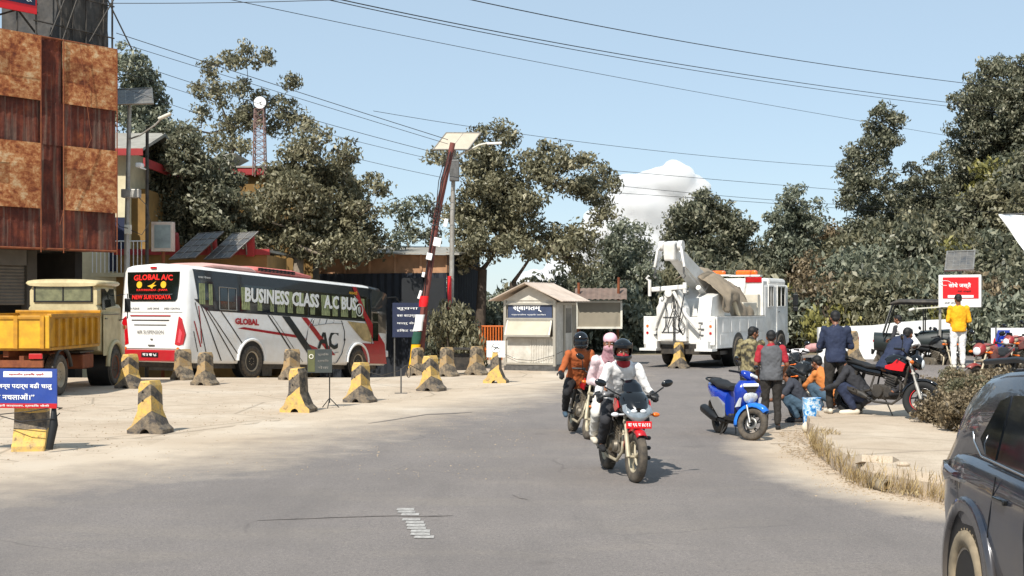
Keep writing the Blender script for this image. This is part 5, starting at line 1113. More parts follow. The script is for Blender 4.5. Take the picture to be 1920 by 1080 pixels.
# roof pod and rack
b = MB(); b.loft([sell(0, 3.4+0, HB+.02, .75, .04, 16, 3), sell(0, 3.7, HB+.08, .95, .14, 16, 3), sell(0, 5.6, HB+.09, .95, .15, 16, 3), sell(0, 6.6, HB+.05, .85, .08, 16, 3)]); b.build('air_conditioner', mk('pod_red', '#c87068', .5, var=.15), bus)
b = MB()
b.box((.93, 4.6, HB+.1), (.035, 1.9, .1))
for i in range(9): b.box((.94, 3.8+i*.2, HB+.1), (.04, .07, .11))
b.build('pod_grille', M['black'], bus)
b = MB(); b.loft([sell(0, 1.2, HB+.0, .8, .03, 16, 3), sell(0, 1.5, HB+.05, .95, .1, 16, 3), sell(0, 3.3, HB+.06, .95, .12, 16, 3), sell(0, 3.6, HB+.02, .9, .05, 16, 3)]); b.build('roof_pod', mk('pod_pink', '#d9a9a0', .5, var=.1), bus)
# wheels, arches, underside
for y in (3.0, 8.9):
    for sg in (1, -1): b = MB(); b.cyl((sg*(W2-.3), y, .55), (sg*(W2+.004), y, .55), .62, n=30); b.build('wheel_arch', M['black'], bus)
    b = MB(); b.tube([(W2+.02, y+.66*math.cos(a), .52+.66*math.sin(a)) for a in [math.pi*k/14 for k in range(15)]], .05, 6); b.build('arch_trim', bwhite, bus)
wr = mk('dusty_wheel', '#a89a84', .7, .2, var=.3)
for y in (3.0, 8.9):
    for sx in (-1, 1): wheel(bus, (sx*(W2-.08), y, .5), .5, .28, wr, 'steel', side=sx)
b = MB(); b.box((0, 5.4, .42), (2.2, 9.8, .3)); b.box((0, .6, .42), (1.9, .8, .25)); b.build('chassis', M['black_dusty'], bus)
b = MB(); b.box((.45, 4.6, .18), (.4, .5, .3)); b.box((-.3, .9, .28), (.9, .3, .2)); b.build('axle', M['steel'], bus)
# ------------------------------------------------------------ dumper truck
ty = mk('dumper_cream', '#cbbd92', .5, var=.08, coat=.2, dirt='#7d6b4c', dirtsc=2.5, dirtamt=.5); tyy = mk('dumper_yellow', '#c9900f', .5, var=.2, sc=3, coat=.1, dirt='#6e4522', dirtsc=4, dirtamt=.55)
hT_ = Vector((.02, 1.0)).normalized(); gT = at(208, 722)
tr = thing('dumper_truck', 'cream cabbed dumper truck with a rusty yellow tipping body behind the blue slogan board', 'truck', (0, 0, 0), head(hT_.x, hT_.y))
rx = Vector((hT_.y, -hT_.x, 0)); fy = Vector((hT_.x, hT_.y, 0))
# right front wheel centre local (0.85, 2.6)
o_ = Vector((gT.x, gT.y, 0))-rx*.85-fy*2.6; tr.location = (o_.x, o_.y, 0)
def ring4(y, hw, z0, z1, rr=.12): 
    return [(-hw, y, z0), (-hw-.0, y, z1-rr), (-hw+rr*.6, y, z1), (hw-rr*.6, y, z1), (hw, y, z1-rr), (hw, y, z0)]
b = MB(); b.loft([ring4(1.45, .88, .95, 2.12, .1), ring4(3.1, .95, .62, 2.12, .1)], smooth=False)
b.loft([ring4(3.1, .95, .7, 1.75, .15), ring4(3.55, .92, .72, 1.7, .2), ring4(3.75, .86, .75, 1.35, .2)], smooth=False)
b.loft([ring4(1.47, .86, 2.1, 2.62, .16), ring4(2.2, .88, 2.1, 2.68, .16), ring4(2.95, .86, 2.1, 2.62, .16)], smooth=False)
cab = b.build('cab', ty, tr, bevel=.05)
b = MB(); b.loft([sell(0, 1.38, 2.62, .88, .05, 16, 3), sell(0, 1.45, 2.66, .96, .1, 16, 3), sell(0, 3.0, 2.66, .96, .1, 16, 3), sell(0, 3.08, 2.62, .9, .05, 16, 3)]); b.build('roof', ty, tr)
b = MB(); b.box((0, 1.46, 2.38), (1.42, .03, .36), ch=.01); rw = b.build('rear_window', mk('dusty_glass', '#6f7052', .2, var=.4, sc=6, spec=.7), tr)
b = MB()
for (c, d) in (((0, 1.45, 2.57), (1.5, .04, .04)), ((0, 1.45, 2.19), (1.5, .04, .04)), ((-.73, 1.45, 2.38), (.04, .04, .4)), ((.73, 1.45, 2.38), (.04, .04, .4)), ((.0, 1.45, 2.38), (.03, .04, .36))): b.box(c, d)
b.build('rubber_seal', M['black'], rw)
b = MB(); b.add([(.905, 1.75, 1.98), (.905, 2.85, 1.98), (.875, 2.75, 2.52), (.875, 1.75, 2.52)], [(0, 1, 2, 3)]); b.build('side_window', bglass, tr, fix=False)
b = MB(); b.add([(-.8, 3.0, 2.55), (.8, 3.0, 2.55), (.86, 3.13, 1.85), (-.86, 3.13, 1.85)], [(0, 1, 2, 3)]); b.build('windscreen', bglass, tr, fix=False)
b = MB(); b.box((.935, 2.3, 1.35), (.02, 1.15, 1.1), ch=.01); dd = b.build('door', ty, tr); b = MB(); b.box((.955, 1.9, 1.75), (.03, .14, .03)); b.build('handle', M['steel'], dd)
b = MB(); b.box((.95, 2.3, 1.86), (.02, 1.3, .02)); b.build('trim', M['steel'], tr)
b = MB(); b.tube([(.9, 2.9, 2.35), (1.15, 3.05, 2.4), (1.15, 3.05, 1.75), (.95, 2.95, 1.7)], .015, 6); ma = b.build('mirror_bracket', M['black'], tr); b = MB(); b.box((1.16, 3.02, 2.1), (.16, .04, .36), ch=.015); b.build('mirror', M['black'], ma)
b = MB(); b.tube([(.97, 2.6+.62*math.cos(a), .52+.62*math.sin(a)) for a in [math.pi*k/12 for k in range(13)]], .06, 6); b.build('wheel_arch', ty, tr)
b = MB(); b.cyl((.4, 2.6, .52), (.955, 2.6, .52), .58, n=24); b.build('arch_hollow', M['black'], tr)
for sx in (-1, 1): b = MB(); b.cyl((sx*.65, 3.72, 1.05), (sx*.65, 3.8, 1.05), .11, n=16); b.build('headlight', M['lens'], tr); b = MB(); b.box((sx*.93, 3.5, 1.5), (.08, .16, .1), ch=.02); b.build('indicator', M['amber'], tr)
# tipping body
b = MB(); zb0, zb1 = 1.12, 1.86
b.box((0, -.6, zb0), (2.1, 3.4, .1)); b.box((0, 1.12, (zb0+zb1)/2+.03), (2.1, .07, zb1-zb0+.06)); b.box((-1.02, -.6, (zb0+zb1)/2), (.06, 3.4, zb1-zb0)); b.box((1.02, -.6, (zb0+zb1)/2), (.06, 3.4, zb1-zb0))
b.box((0, 1.12, zb1+.08), (2.15, .1, .07)); b.box((1.03, -.6, zb1), (.1, 3.4, .08)); b.box((-1.03, -.6, zb1), (.1, 3.4, .08))
bd = b.build('tipping_body', tyy, tr, bevel=.01)
for y in [-.1+i*-.45 for i in range(5)]+[.35, .8]: b = MB(); b.box((1.08, y, (zb0+zb1)/2-.02), (.08, .09, zb1-zb0-.1), ch=.012); b.build('side_rib', tyy, bd)
b = MB(); b.box((0, -2.33, (zb0+zb1)/2), (2.1, .06, zb1-zb0), ch=.01); tg = b.build('tailgate', mk('lit_tail_yellow', '#dba61e', .5, var=.12, dirt='#8a5a22', dirtsc=4, dirtamt=.45), tr)  # brighter yellow than the body, painting in the sun on the tailgate
b = MB(); b.box((0, -2.38, zb1-.04), (1.9, .04, .06))
for x in (-.9, -.3, .3, .9): b.box((x, -2.38, (zb0+zb1)/2), (.09, .05, zb1-zb0))
b.build('gate_rib', tyy, tg)
b = MB(); b.box((0, -.6, 1.0), (.12, 3.2, .16)); b.box((-.4, .1, .86), (.1, 4.8, .18)); b.box((.4, .1, .86), (.1, 4.8, .18)); b.box((0, -2.45, .78), (1.9, .08, .16)); b.box((0, 1.1, .8), (1.5, .3, .3)); b.cyl((-.7, -1.4, .5), (.7, -1.4, .5), .1, n=10); b.cyl((-.7, 2.6, .5), (.7, 2.6, .5), .08, n=10); b.box((.75, .55, .72), (.4, .8, .35), ch=.03); b.build('chassis', M['rust'], tr)
b = MB(); b.box((.72, .55, .95), (.4, 1.0, .04)); b.build('fuel_tank_top', M['black_dusty'], tr)
b = MB(); b.tube([(1.0, -1.4+.6*math.cos(a), .5+.6*math.sin(a)) for a in [math.pi*(k+1)/12 for k in range(11)]], .05, 6, flat=1); b.build('mudguard', M['black_dusty'], tr)
for sx in (-1, 1):
    wheel(tr, (sx*.88, 2.6, .48), .48, .24, M['rust'], 'steel', side=sx); wheel(tr, (sx*.86, -1.4, .48), .48, .26, wr, 'steel', side=sx); wheel(tr, (sx*.58, -1.4, .48), .48, .22, wr, 'steel', side=sx)
for sx in (-1, 1): b = MB(); b.box((sx*.8, -2.5, .95), (.3, .06, .12), ch=.01); b.build('tail_lamp', M['red_lens'], tr)
# ------------------------------------------------------------ white heavy tow truck
tw_ = mk('tow_white', '#e6e4df', .4, var=.05, coat=.2, dirt='#a69a86', dirtsc=2.2, dirtamt=.42); canv = mk('canvas_cover', '#8d7f6c', .9, var=.2, sc=3, bump=.8, bsc=6)
ang = R(28.7); hW = Vector((math.sin(ang), math.cos(ang))); rc = Vector(((1345-960)/57, 43.9, 0)); rx = Vector((hW.y, -hW.x, 0)); fy = Vector((hW.x, hW.y, 0))
tt = thing('tow_truck', 'big white recovery truck with raised boom and brown canvas cover', 'tow truck', tuple(rc-rx*1.3), head(hW.x, hW.y))
# local: y 0 = rear deck face, y 8.3 = nose, x +-1.3
b = MB()
b.box((1.08, 2.55, 1.18), (.44, 5.1, 1.06), ch=.02); b.box((-1.08, 2.55, 1.18), (.44, 5.1, 1.06), ch=.02); b.box((0, 2.6, 1.0), (1.8, 5.0, .6)); b.box((0, .1, 1.25), (1.5, .25, .9), ch=.02)
bod = b.build('side_body', tw_, tt)
b = MB()
for y in (.9, 1.75, 2.6, 3.5, 4.4): b.box((1.305, y, 1.4), (.012, .7, .42), ch=.004)
for y in (.7, 4.5): b.box((1.305, y, .95), (.012, .8, .35), ch=.004)
b.build('locker_door', tw_, tt)
b = MB(); b.box((1.305, 2.5, 1.73), (.02, 5.0, .02)); b.box((1.305, 2.5, .66), (.02, 5.0, .02)); b.build('panel_line', M['steel'], tt)
for sx in (-1, 1):
    b = MB(); b.box((sx*1.02, -.1, 1.25), (.5, .06, .95), ch=.02); lp_ = b.build('rear_panel', tw_, tt)
    for z, mm in ((1.62, 'white'), (1.4, 'amber'), (1.17, 'red_lens'), (.93, 'white')):
        b2 = MB(); b2.cyl((sx*1.12, -.15, z), (sx*1.12, -.125, z), .045, n=14); b2.build('lamp', M[mm], lp_)
    b = MB(); b.box((sx*.98, -.2, .62), (.6, .5, .08)); b.box((sx*.9, -.2, .78), (.42, .3, .3), ch=.03); b.build('rear_step', tw_, tt)
    b = MB(); b.box((sx*.8, -.14, 1.1), (.16, .05, .05)); b.box((sx*.8, -.14, 1.3), (.2, .05, .05)); b.box((sx*.78, -.14, 1.5), (.14, .05, .06)); b.build('bracket', M['steel'], tt)
# stiff legs and under-lift at the rear
b = MB()
b.box((-.25, -.12, 1.45), (.75, .3, 1.1), ch=.05); b.prism([(-.7, .9), (-.75, 2.0), (-.35, 2.7), (-.05, 2.7), (.3, 2.0), (.32, .9)], -.25, .1, 'Y')
b.tube([(-.25, -.35, 2.55), (-.72, -.35, 1.5), (-.78, -.35, 1.25)], .055, 8); b.tube([(-.1, -.35, 2.55), (.35, -.35, 1.75), (.7, -.3, 1.35)], .06, 8)
b.box((-.25, -.35, 2.66), (1.25, .14, .16), ch=.03, rot=(0, R(-4), 0)); b.cyl((-.25, -.45, 2.5), (-.25, -.2, 2.5), .13, n=14); b.cyl((-.95, -.35, 2.4), (-.95, -.35, 2.95), .06, n=8); b.cyl((.3, -.35, 2.5), (.3, -.35, 2.85), .07, n=8); b.tube([(-.95, -.35, 2.9), (-1.05, -.4, 3.0), (-.95, -.42, 3.08)], .04, 6)
b.build('underlift', tw_, tt, bevel=.01)
# boom
b = MB()
def beam(p0, p1, w0, h0, w1, h1):
    p0, p1 = Vector(p0), Vector(p1); d = (p1-p0).normalized(); u = Vector((1, 0, 0)); v = u.cross(d).normalized()
    L = []
    for p, w_, h_ in ((p0, w0, h0), (p1, w1, h1)): L.append([p+u*a*w_/2+v*c*h_/2 for a, c in ((-1, -1), (1, -1), (1, 1), (-1, 1))])
    b.loft(L, smooth=False)
beam((0, 3.6, 2.15), (-.0, -.35, 3.75), .62, .62, .4, .42); beam((0, 1.2, 2.9), (0, -.75, 3.85), .34, .3, .3, .32)
bm_ = b.build('boom', tw_, tt, bevel=.02)
b = MB(); b.box((-.02, -.75, 3.88), (.42, .4, .62), rot=(R(10), 0, 0), ch=.06)
for sx in (-1, 1): b.cyl((sx*.25, -.75, 4.05), (sx*.4, -.75, 4.05), .17, n=18); b.tube([(sx*.33, -.8, 4.1), (sx*.42, -.95, 3.9), (sx*.48, -.95, 3.55), (sx*.52, -.95, 3.35)], .045, 8)
b.build('boom_head', tw_, bm_)
b = MB(); 
for sx in (-1, 1): b.cyl((sx*.5, -.95, 3.4), (sx*.5, -.95, 3.15), .03, n=6); b.tube([(sx*.5, -.95, 3.15), (sx*.56, -.95, 3.05), (sx*.5, -.95, 2.98), (sx*.44, -.95, 3.03)], .025, 6)
b.build('hook', M['steel'], bm_)
b = MB(); b.cyl((.42, 3.3, 1.6), (.3, .9, 2.7), .09, n=10); b.cyl((-.42, 3.3, 1.6), (-.3, .9, 2.7), .09, n=10); b.build('hydraulic_ram', tw_, bm_)
b = MB(); b.prism([(.9, 1.7), (1.0, 2.3), (2.2, 3.0), (3.0, 2.6), (3.6, 1.7)], -.35, .35, 'X'); b.prism([(.3, 1.7), (.5, 2.35), (1.3, 2.5), (2.4, 1.72)], .5, .95, 'X'); b.prism([(.3, 1.7), (.5, 2.35), (1.3, 2.5), (2.4, 1.72)], -.95, -.5, 'X'); b.build('turret', tw_, tt, bevel=.02)
b = MB(); rn = random.Random(12)
for k in range(7):
    x0 = rn.uniform(-.5, .3); b.tube([(x0, -.3, 2.5+rn.uniform(-.1, .2)), (x0+rn.uniform(-.2, .2), -.45, 2.0), (x0+rn.uniform(-.3, .5), -.34, 1.4), (x0+rn.uniform(-.2, .4), -.2, 1.0)], rn.choice([.012, .018, .022]), 5)
for k in range(3): b.tube([(-.12+.12*k, -.9, 3.9), (-.1+.1*k, 1.0, 3.28), (-.1+.1*k, 3.2, 2.5)], .012, 5)
b.build('hose_and_cable', M['black'], tt)
b = MB(); b.box((-.25, -.29, 1.7), (.5, .03, .02)); b.box((-.25, -.29, 1.2), (.6, .03, .02)); b.box((-.1, -.24, 1.2), (.1, .06, .9)); b.build('winch_bracket', M['steel'], tt)
# canvas draped over winch: folded cloth
b = MB(); nu, nv = 26, 14; rn = random.Random(4); G = []
for j in range(nv+1):
    for i in range(nu+1):
        u, v = i/nu, j/nv; y = 1.0+3.6*u; zt_ = 2.95+.22*math.sin(u*5)-.0; drop = (1.0+1.0*u+.28*math.sin(u*14))*v
        x = .42+.72*min(1, v*1.6)+.06*math.sin(u*30+v*4)*v+rn.uniform(-.02, .02); G.append((x+.05*u, y+.05*math.sin(v*9+u*20), zt_-drop*.9+.03*rn.random()))
b.add(G, [(j*(nu+1)+i, j*(nu+1)+i+1, (j+1)*(nu+1)+i+1, (j+1)*(nu+1)+i) for j in range(nv) for i in range(nu)], True)
G = []
for j in range(7):
    for i in range(nu+1):
        u, v = i/nu, j/6; G.append((.42-1.0*v, 1.0+3.6*u, 2.95+.22*math.sin(u*5)+.25*math.sin(v*3.1)+rn.uniform(-.02, .02)))
b.add(G, [(j*(nu+1)+i, j*(nu+1)+i+1, (j+1)*(nu+1)+i+1, (j+1)*(nu+1)+i) for j in range(6) for i in range(nu)], True)
cv = b.build('canvas_cover', canv, tt, fix=False); cv.modifiers.new('s', 'SOLIDIFY').thickness = .02
b = MB(); b.tube([(1.0, 2.0, 2.6), (1.08, 2.3, 2.2), (1.1, 2.7, 1.7)], .1, 8, flat=.6); b.build('folded_strap', mk('strap_cream', '#c9bda4', .8, var=.1), tt)
b = MB(); b.box((0, 4.95, 2.05), (2.2, .3, .9), ch=.03); b.box((.95, 3.9, 1.95), (.35, 1.5, .5), ch=.03); b.cyl((.9, 3.2, 1.9), (.9, 3.9, 1.9), .14, n=12); b.build('tool_deck', mk('deck_beige', '#cfc8b8', .5, var=.1, dirt='#8d806a', dirtamt=.4), tt)
# cab
b = MB(); b.box((0, 6.65, 1.72), (2.46, 2.9, 2.3), ch=.1)
b.box((0, 5.35, 2.35), (2.4, .5, 1.3), ch=.04); b.box((0, 7.0, 2.95), (2.3, 2.1, .3), ch=.12); cabm = b.build('cab', tw_, tt)
b = MB(); b.box((-.2, 5.08, 2.62), (.85, .03, .36), ch=.02); b.build('cab_rear_window', bglass, tt); 
b = MB(); b.box((-.05, 5.02, 2.35), (1.9, .12, .06)); b.box((-.05, 4.95, 1.72), (1.7, .2, .1), ch=.02); b.build('rear_ledge', M['grey_pole'], tt)
for y0, y1 in ((5.6, 6.15), (6.65, 7.6)):
    b = MB(); b.box((1.235, (y0+y1)/2, 2.42), (.02, y1-y0, .72), ch=.004); wq = b.build('side_window', bglass, tt)
    b = MB()
    for c, d in (((1.25, y0, 2.42), (.03, .05, .78)), ((1.25, y1, 2.42), (.03, .05, .78)), ((1.25, (y0+y1)/2, 2.8), (.03, y1-y0, .05)), ((1.25, (y0+y1)/2, 2.04), (.03, y1-y0, .05)), ((1.25, (y0+y1)/2, 2.42), (.03, .04, .74))): b.box(c, d)
    b.build('window_frame', tw_, wq)
b = MB(); b.box((0, 8.1, 2.42), (2.2, .04, .8), ch=.01); b.build('windscreen', bglass, tt)
b = MB(); b.box((1.24, 7.1, 1.5), (.02, 1.0, 1.0), ch=.004); dd = b.build('door', tw_, tt); b = MB(); b.box((1.26, 6.8, 1.85), (.03, .16, .03)); b.build('handle', M['steel'], dd)
b = MB(); b.tube([(1.2, 8.0, 2.7), (1.5, 8.15, 2.7), (1.5, 8.15, 2.0)], .02, 6); ma = b.build('mirror_arm', M['black'], tt); b = MB(); b.box((1.5, 8.12, 2.3), (.2, .08, .45), ch=.03); b.box((1.5, 8.12, 1.95), (.18, .08, .18), ch=.03); b.build('mirror', M['black'], ma)
b = MB(); b.box((0, 8.2, .85), (2.4, .2, .4), ch=.05); b.build('front_bumper', tw_, tt)
b = MB(); b.box((-.55, 5.5, 3.2), (.9, .3, .06)); b.box((.4, 5.5, 3.18), (1.2, .3, .06)); lb = b.build('beacon_bar', tw_, tt)
for x, w_ in ((-.75, .75), (.45, .8)): b = MB(); b.box((x, 5.5, 3.28), (w_, .26, .2), ch=.07); b.build('orange_beacon', mk('beacon_orange', '#ee6a0c', .25, var=.2, sc=9, coat=.5), lb)
b = MB(); b.box((.85, 5.08, 3.02), (.62, .05, .2), ch=.02); b.build('red_lamp', M['red_lens'], tt)
for y in (2.1, 3.5, 6.9): b = MB(); b.cyl((.9, y, .55), (1.31, y, .55), .62, n=26); b.build('wheel_arch', M['black'], tt)
for y in (2.1, 3.5, 6.9):
    for sx in (-1, 1): wheel(tt, (sx*1.2, y, .52), .52, .3, M['steel'], 'steel', side=sx)
b = MB(); b.box((0, 4.0, .62), (1.4, 8.0, .3)); b.box((0, 1.2, .5), (2.3, 1.0, .12)); b.box((0, 2.8, .5), (1.8, .3, .3)); b.build('chassis', M['black_dusty'], tt)
# ------------------------------------------------------------ motorcycles
def lean_thing(name, label, cat, loc, rz, lean, group=None):
    t = thing(name, label, cat, loc, rz, group); t.rotation_euler = (0, lean, rz); return t
def steer_mat(st, hp=(0, .42, .92), ax=(0, -.44, .9)):
    hp = Vector(hp); return Matrix.Translation(hp) @ Matrix.Rotation(st, 4, Vector(ax).normalized()) @ Matrix.Translation(-hp)
engm = mk('engine_grey', '#77736b', .5, .6, var=.3, sc=14, dirt='#8c7d66', dirtsc=8, dirtamt=.6); dust_alu = mk('dusty_alloy', '#b3a890', .6, .3, var=.2, sc=12)
seatm = mk('seat_vinyl', '#19191a', .65, var=.2, sc=12, bump=.3, bsc=60)
smoke = mk('smoked_screen', '#10141a', .1, var=.15, spec=.5)
def motorcycle(label, loc, rz, style='naked', col='black_gloss', acc='red', fender='black', lean=0, steer=0, group=None, clean=False, red_rim=False, detail=True, plate=None):
    t = lean_thing('motorcycle', label, 'motorcycle', loc, rz, lean, group); Sm = steer_mat(steer)
    C = M[col]; A = M[acc]; rimm = M['black_gloss'] if clean else dust_alu; eg = M['black_dusty'] if clean else engm
    wf = wheel(t, (0, 0, 0), .305, .10, rimm, 'spoke', nsp=5 if detail else 6, clean=clean, red=red_rim); wf.matrix_local = Sm @ Matrix.Translation((0, .70, .305))
    if detail:
        b = MB()
        for sg in (-1,): b.lathe([(.065, sg*.055), (.125, sg*.055), (.125, sg*.06), (.065, sg*.06)], (0, 0, 0), 'X', 28)
        b.build('brake_disc', M['steel'], wf)
    wheel(t, (0, -.66, .31), .31, .125, rimm, 'spoke', nsp=5, clean=clean)
    b = MB(); b.T = Sm
    for sx in (-.095, .095): b.cyl((sx, .70, .30), (sx, .585, .56), .028, .028, 12); b.cyl((sx, .585, .56), (sx, .44, .92), .019, n=10)
    b.box((0, .44, .93), (.26, .1, .05), rot=(R(-26), 0, 0), ch=.01); b.cyl((-.11, .70, .305), (.11, .70, .305), .016, n=8); b.box((.0, .53, .70), (.24, .06, .05), rot=(R(-26), 0, 0), ch=.01)
    b.build('front_fork', M['grey_pole'] if clean else dust_alu, t)
    b = MB(); b.T = Sm; L = []
    for k in range(9):
        a = R(8+k*15); r_ = .335; c = Vector((0, .70+r_*math.cos(a)*-1, .305+r_*math.sin(a))); o = Vector((0, -math.cos(a), math.sin(a)))
        L.append([c+Vector((-.068, 0, 0))-o*.03, c+Vector((-.05, 0, 0))+o*.006, c+o*.018, c+Vector((.05, 0, 0))+o*.006, c+Vector((.068, 0, 0))-o*.03])
    b.loft(L, caps=False, closed=False); fo = b.build('front_fender', M[fender], t, fix=False); fo.modifiers.new('s', 'SOLIDIFY').thickness = .006
    # tank, seat, tail, side panels
    b = MB(); b.loft([sell(0, -.10, .80, .075, .05), sell(0, -.04, .84, .115, .09), sell(0, .10, .89, .155, .125), sell(0, .25, .90, .16, .13), sell(0, .36, .89, .13, .10), sell(0, .42, .88, .07, .05)]); tk = b.build('fuel_tank', C, t)
    b = MB()
    for sx in (-1, 1): b.prism([(.0, .80), (.18, .76), (.42, .74), (.46, .86), (.30, .93), (.22, .86)], sx*.155, sx*.172, 'X')
    b.build('tank_shroud', A, tk, bevel=.008)
    b = MB(); b.cyl((0, .14, 1.0), (0, .14, 1.022), .045, n=16); b.build('fuel_cap', M['chrome'], tk)
    b = MB(); b.loft([sell(0, -.02, .795, .08, .03), sell(0, -.12, .80, .13, .045), sell(0, -.32, .80, .14, .045), sell(0, -.40, .83, .125, .05), sell(0, -.6, .87, .12, .045), sell(0, -.74, .885, .09, .03)]); b.build('seat', seatm, t)
    b = MB(); b.loft([sell(0, -.05, .70, .09, .07), sell(0, -.3, .73, .125, .07), sell(0, -.6, .80, .11, .06), sell(0, -.85, .87, .07, .045), sell(0, -.97, .90, .04, .025)]); b.build('tail_panel', C, t)
    b = MB(); b.tube([(-.1, -.55, .88), (-.11, -.8, .95), (-.06, -.93, .98), (.06, -.93, .98), (.11, -.8, .95), (.1, -.55, .88)], .013, 6); b.build('grab_rail', M['black'] if clean else M['alu'], t)
    b = MB(); b.box((0, -.985, .88), (.1, .04, .06), ch=.012); b.build('tail_lamp', M['red_lens'], t)
    b = MB(); b.tube([(0, -.8, .80), (0, -.95, .68), (0, -1.0, .55)], [.06, .06, .05], 8, flat=.3); b.box((0, -1.02, .60), (.2, .01, .14)); b.build('rear_fender', M['black'], t)
    for sx in (-1, 1): b = MB(); b.cyl((sx*.06, -.9, .78), (sx*.14, -.9, .78), .01, n=6); b.ell((sx*.17, -.9, .78), (.035, .025, .02), 10, 6); b.build('rear_indicator', M['amber'], t)
    # engine and frame
    b = MB(); b.box((0, .0, .40), (.22, .38, .24), ch=.04); b.box((0, .14, .56), (.18, .19, .26), rot=(R(-18), 0, 0), ch=.02)
    for k in range(5): b.box((0, .16-k*.012, .50+k*.042), (.22, .23, .012), rot=(R(-18), 0, 0))
    for sx in (-1, 1): b.cyl((sx*.1, -.05, .40), (sx*.155, -.05, .40), .105, .095, 20); b.cyl((sx*.1, .13, .38), (sx*.14, .13, .38), .075, .065, 18)
    b.box((.0, .36, .50), (.26, .04, .12), ch=.01); b.build('engine', eg, t)
    b = MB(); b.tube([(0, .42, .88), (0, .10, .78), (0, -.35, .74)], .03, 8); b.tube([(0, .42, .84), (0, .36, .55), (0, .26, .30)], .024, 8)
    for sx in (-1, 1): b.tube([(sx*.06, -.15, .76), (sx*.09, -.22, .45), (sx*.08, -.05, .28)], .018, 6); b.tube([(sx*.09, -.22, .42), (sx*.09, -.66, .31)], .022, 8); b.tube([(sx*.11, -.5, .72), (sx*.11, -.58, .40)], .03, 8)
    b.build('frame', M['black_dusty'], t)
    b = MB()
    for sx in (-1, 1): b.cyl((sx*.1, -.12, .32), (sx*.27, -.14, .33), .014, n=8); b.cyl((sx*.1, -.42, .40), (sx*.26, -.44, .41), .013, n=8)
    b.build('footpegs', M['black'], t)
    b = MB(); b.tube([(.04, .27, .60), (.08, .40, .52), (.09, .40, .34), (.11, .22, .21), (.14, -.1, .23), (.16, -.25, .30)], .02, 8); b.build('exhaust_pipe', M['black_dusty'] if clean else dust_alu, t)
    b = MB(); b.tube([(.16, -.22, .29), (.175, -.3, .33), (.19, -.75, .46), (.19, -.8, .47)], [.03, .052, .052, .035], 14); b.box((.245, -.5, .41), (.01, .26, .05), rot=(R(-16), 0, 0)); b.build('muffler', M['black_dusty'] if clean else M['alu'], t)
    b = MB(); b.box((-.12, -.36, .38), (.03, .5, .09), ch=.01, rot=(R(8), 0, 0)); b.build('chain_cover', M['black_dusty'], t)
    # handlebar group
    b = MB(); b.T = Sm
    hb_ = .97 if style == 'fairing' else 1.02
    b.tube([(-.36, .26, hb_), (-.24, .33, hb_+.03), (-.1, .42, .98), (.1, .42, .98), (.24, .33, hb_+.03), (.36, .26, hb_)], .012, 8)
    for sx in (-1, 1): b.cyl((sx*.25, .325, hb_+.028), (sx*.38, .25, hb_-.003), .018, n=10); b.tube([(sx*.22, .36, hb_+.03), (sx*.3, .385, hb_+.02), (sx*.38, .33, hb_)], .007, 5); b.box((sx*.22, .345, hb_+.03), (.05, .05, .05), ch=.01)
    b.build('handlebar', M['black'], t)
    for sx in (-1, 1):
        b = MB(); b.T = None if style == 'fairing' else Sm
        if style == 'fairing': b.tube([(sx*.17, .60, 1.02), (sx*.26, .60, 1.06), (sx*.36, .56, 1.12)], .010, 6); c = (sx*.41, .55, 1.17)
        else: b.tube([(sx*.24, .33, hb_+.04), (sx*.27, .34, 1.16), (sx*.3, .33, 1.2)], .007, 6); c = (sx*.33, .33, 1.23)
        ms = b.build('mirror_stalk', M['black'], t)
        b = MB(); b.T = None if style == 'fairing' else Sm; b.ell(c, (.075, .025, .045), 14, 8, rot=(0, R(-14*sx), 0)); b.build('mirror', M['black_gloss'], ms)
    for sx in (-1, 1):
        b = MB(); b.T = None if style == 'fairing' else Sm
        q_ = (.13, .63, .80) if style == 'fairing' else (.09, .5, .86)
        b.cyl((sx*q_[0], q_[1], q_[2]), (sx*(q_[0]+.08), q_[1]+.01, q_[2]), .012, n=6); b.ell((sx*(q_[0]+.12), q_[1]+.01, q_[2]), (.05, .035, .028), 12, 7); b.build('front_indicator', M['lens'] if sx > 0 and style == 'fairing' else M['amber'], t)
    if style == 'fairing':
        b = MB()     # shell from the screen down to the chin
        b.loft([sell(0, .38, .92, .19, .16, 20, 2.4), sell(0, .50, .93, .20, .17, 20, 2.4), sell(0, .62, .90, .175, .16, 20, 2.2), sell(0, .72, .86, .13, .12, 20, 2.1), sell(0, .78, .83, .06, .06, 20, 2)]); fr_ = b.build('front_fairing', C, t)
        b = MB(); L = []
        for z, y, wd_ in ((.98, .66, .13), (1.06, .60, .135), (1.15, .53, .12), (1.21, .485, .08)): L.append([(wd_*math.sin(a), y-.06*(1-math.cos(a))*2, z-.02*abs(math.sin(a))) for a in [R(-75+k*15) for k in range(11)]])
        b.loft(L, caps=False, closed=False); sc_ = b.build('windscreen', smoke, t, fix=False); sc_.modifiers.new('s', 'SOLIDIFY').thickness = .004
        b = MB(); L = []
        for z, wd_, y in ((.955, .07, .715), (.91, .175, .69), (.85, .18, .745), (.79, .135, .79), (.735, .07, .785), (.70, .02, .75)): L.append([(wd_*math.sin(a), y+.045*math.cos(a)-.02, z) for a in [R(-90+k*22.5) for k in range(9)]])
        b.loft(L, caps=True, closed=False); hl = b.build('headlight', mk('headlamp_glass', '#9da3a6', .08, .5, var=.35, sc=12, spec=.9), t, fix=False)
        b = MB(); b.ell((0, .79, .775), (.045, .02, .035), 14, 8); b.ell((.055, .775, .85), (.04, .02, .025), 12, 6); b.ell((-.055, .775, .85), (.04, .02, .025), 12, 6); b.build('bulb', M['lens'], hl)
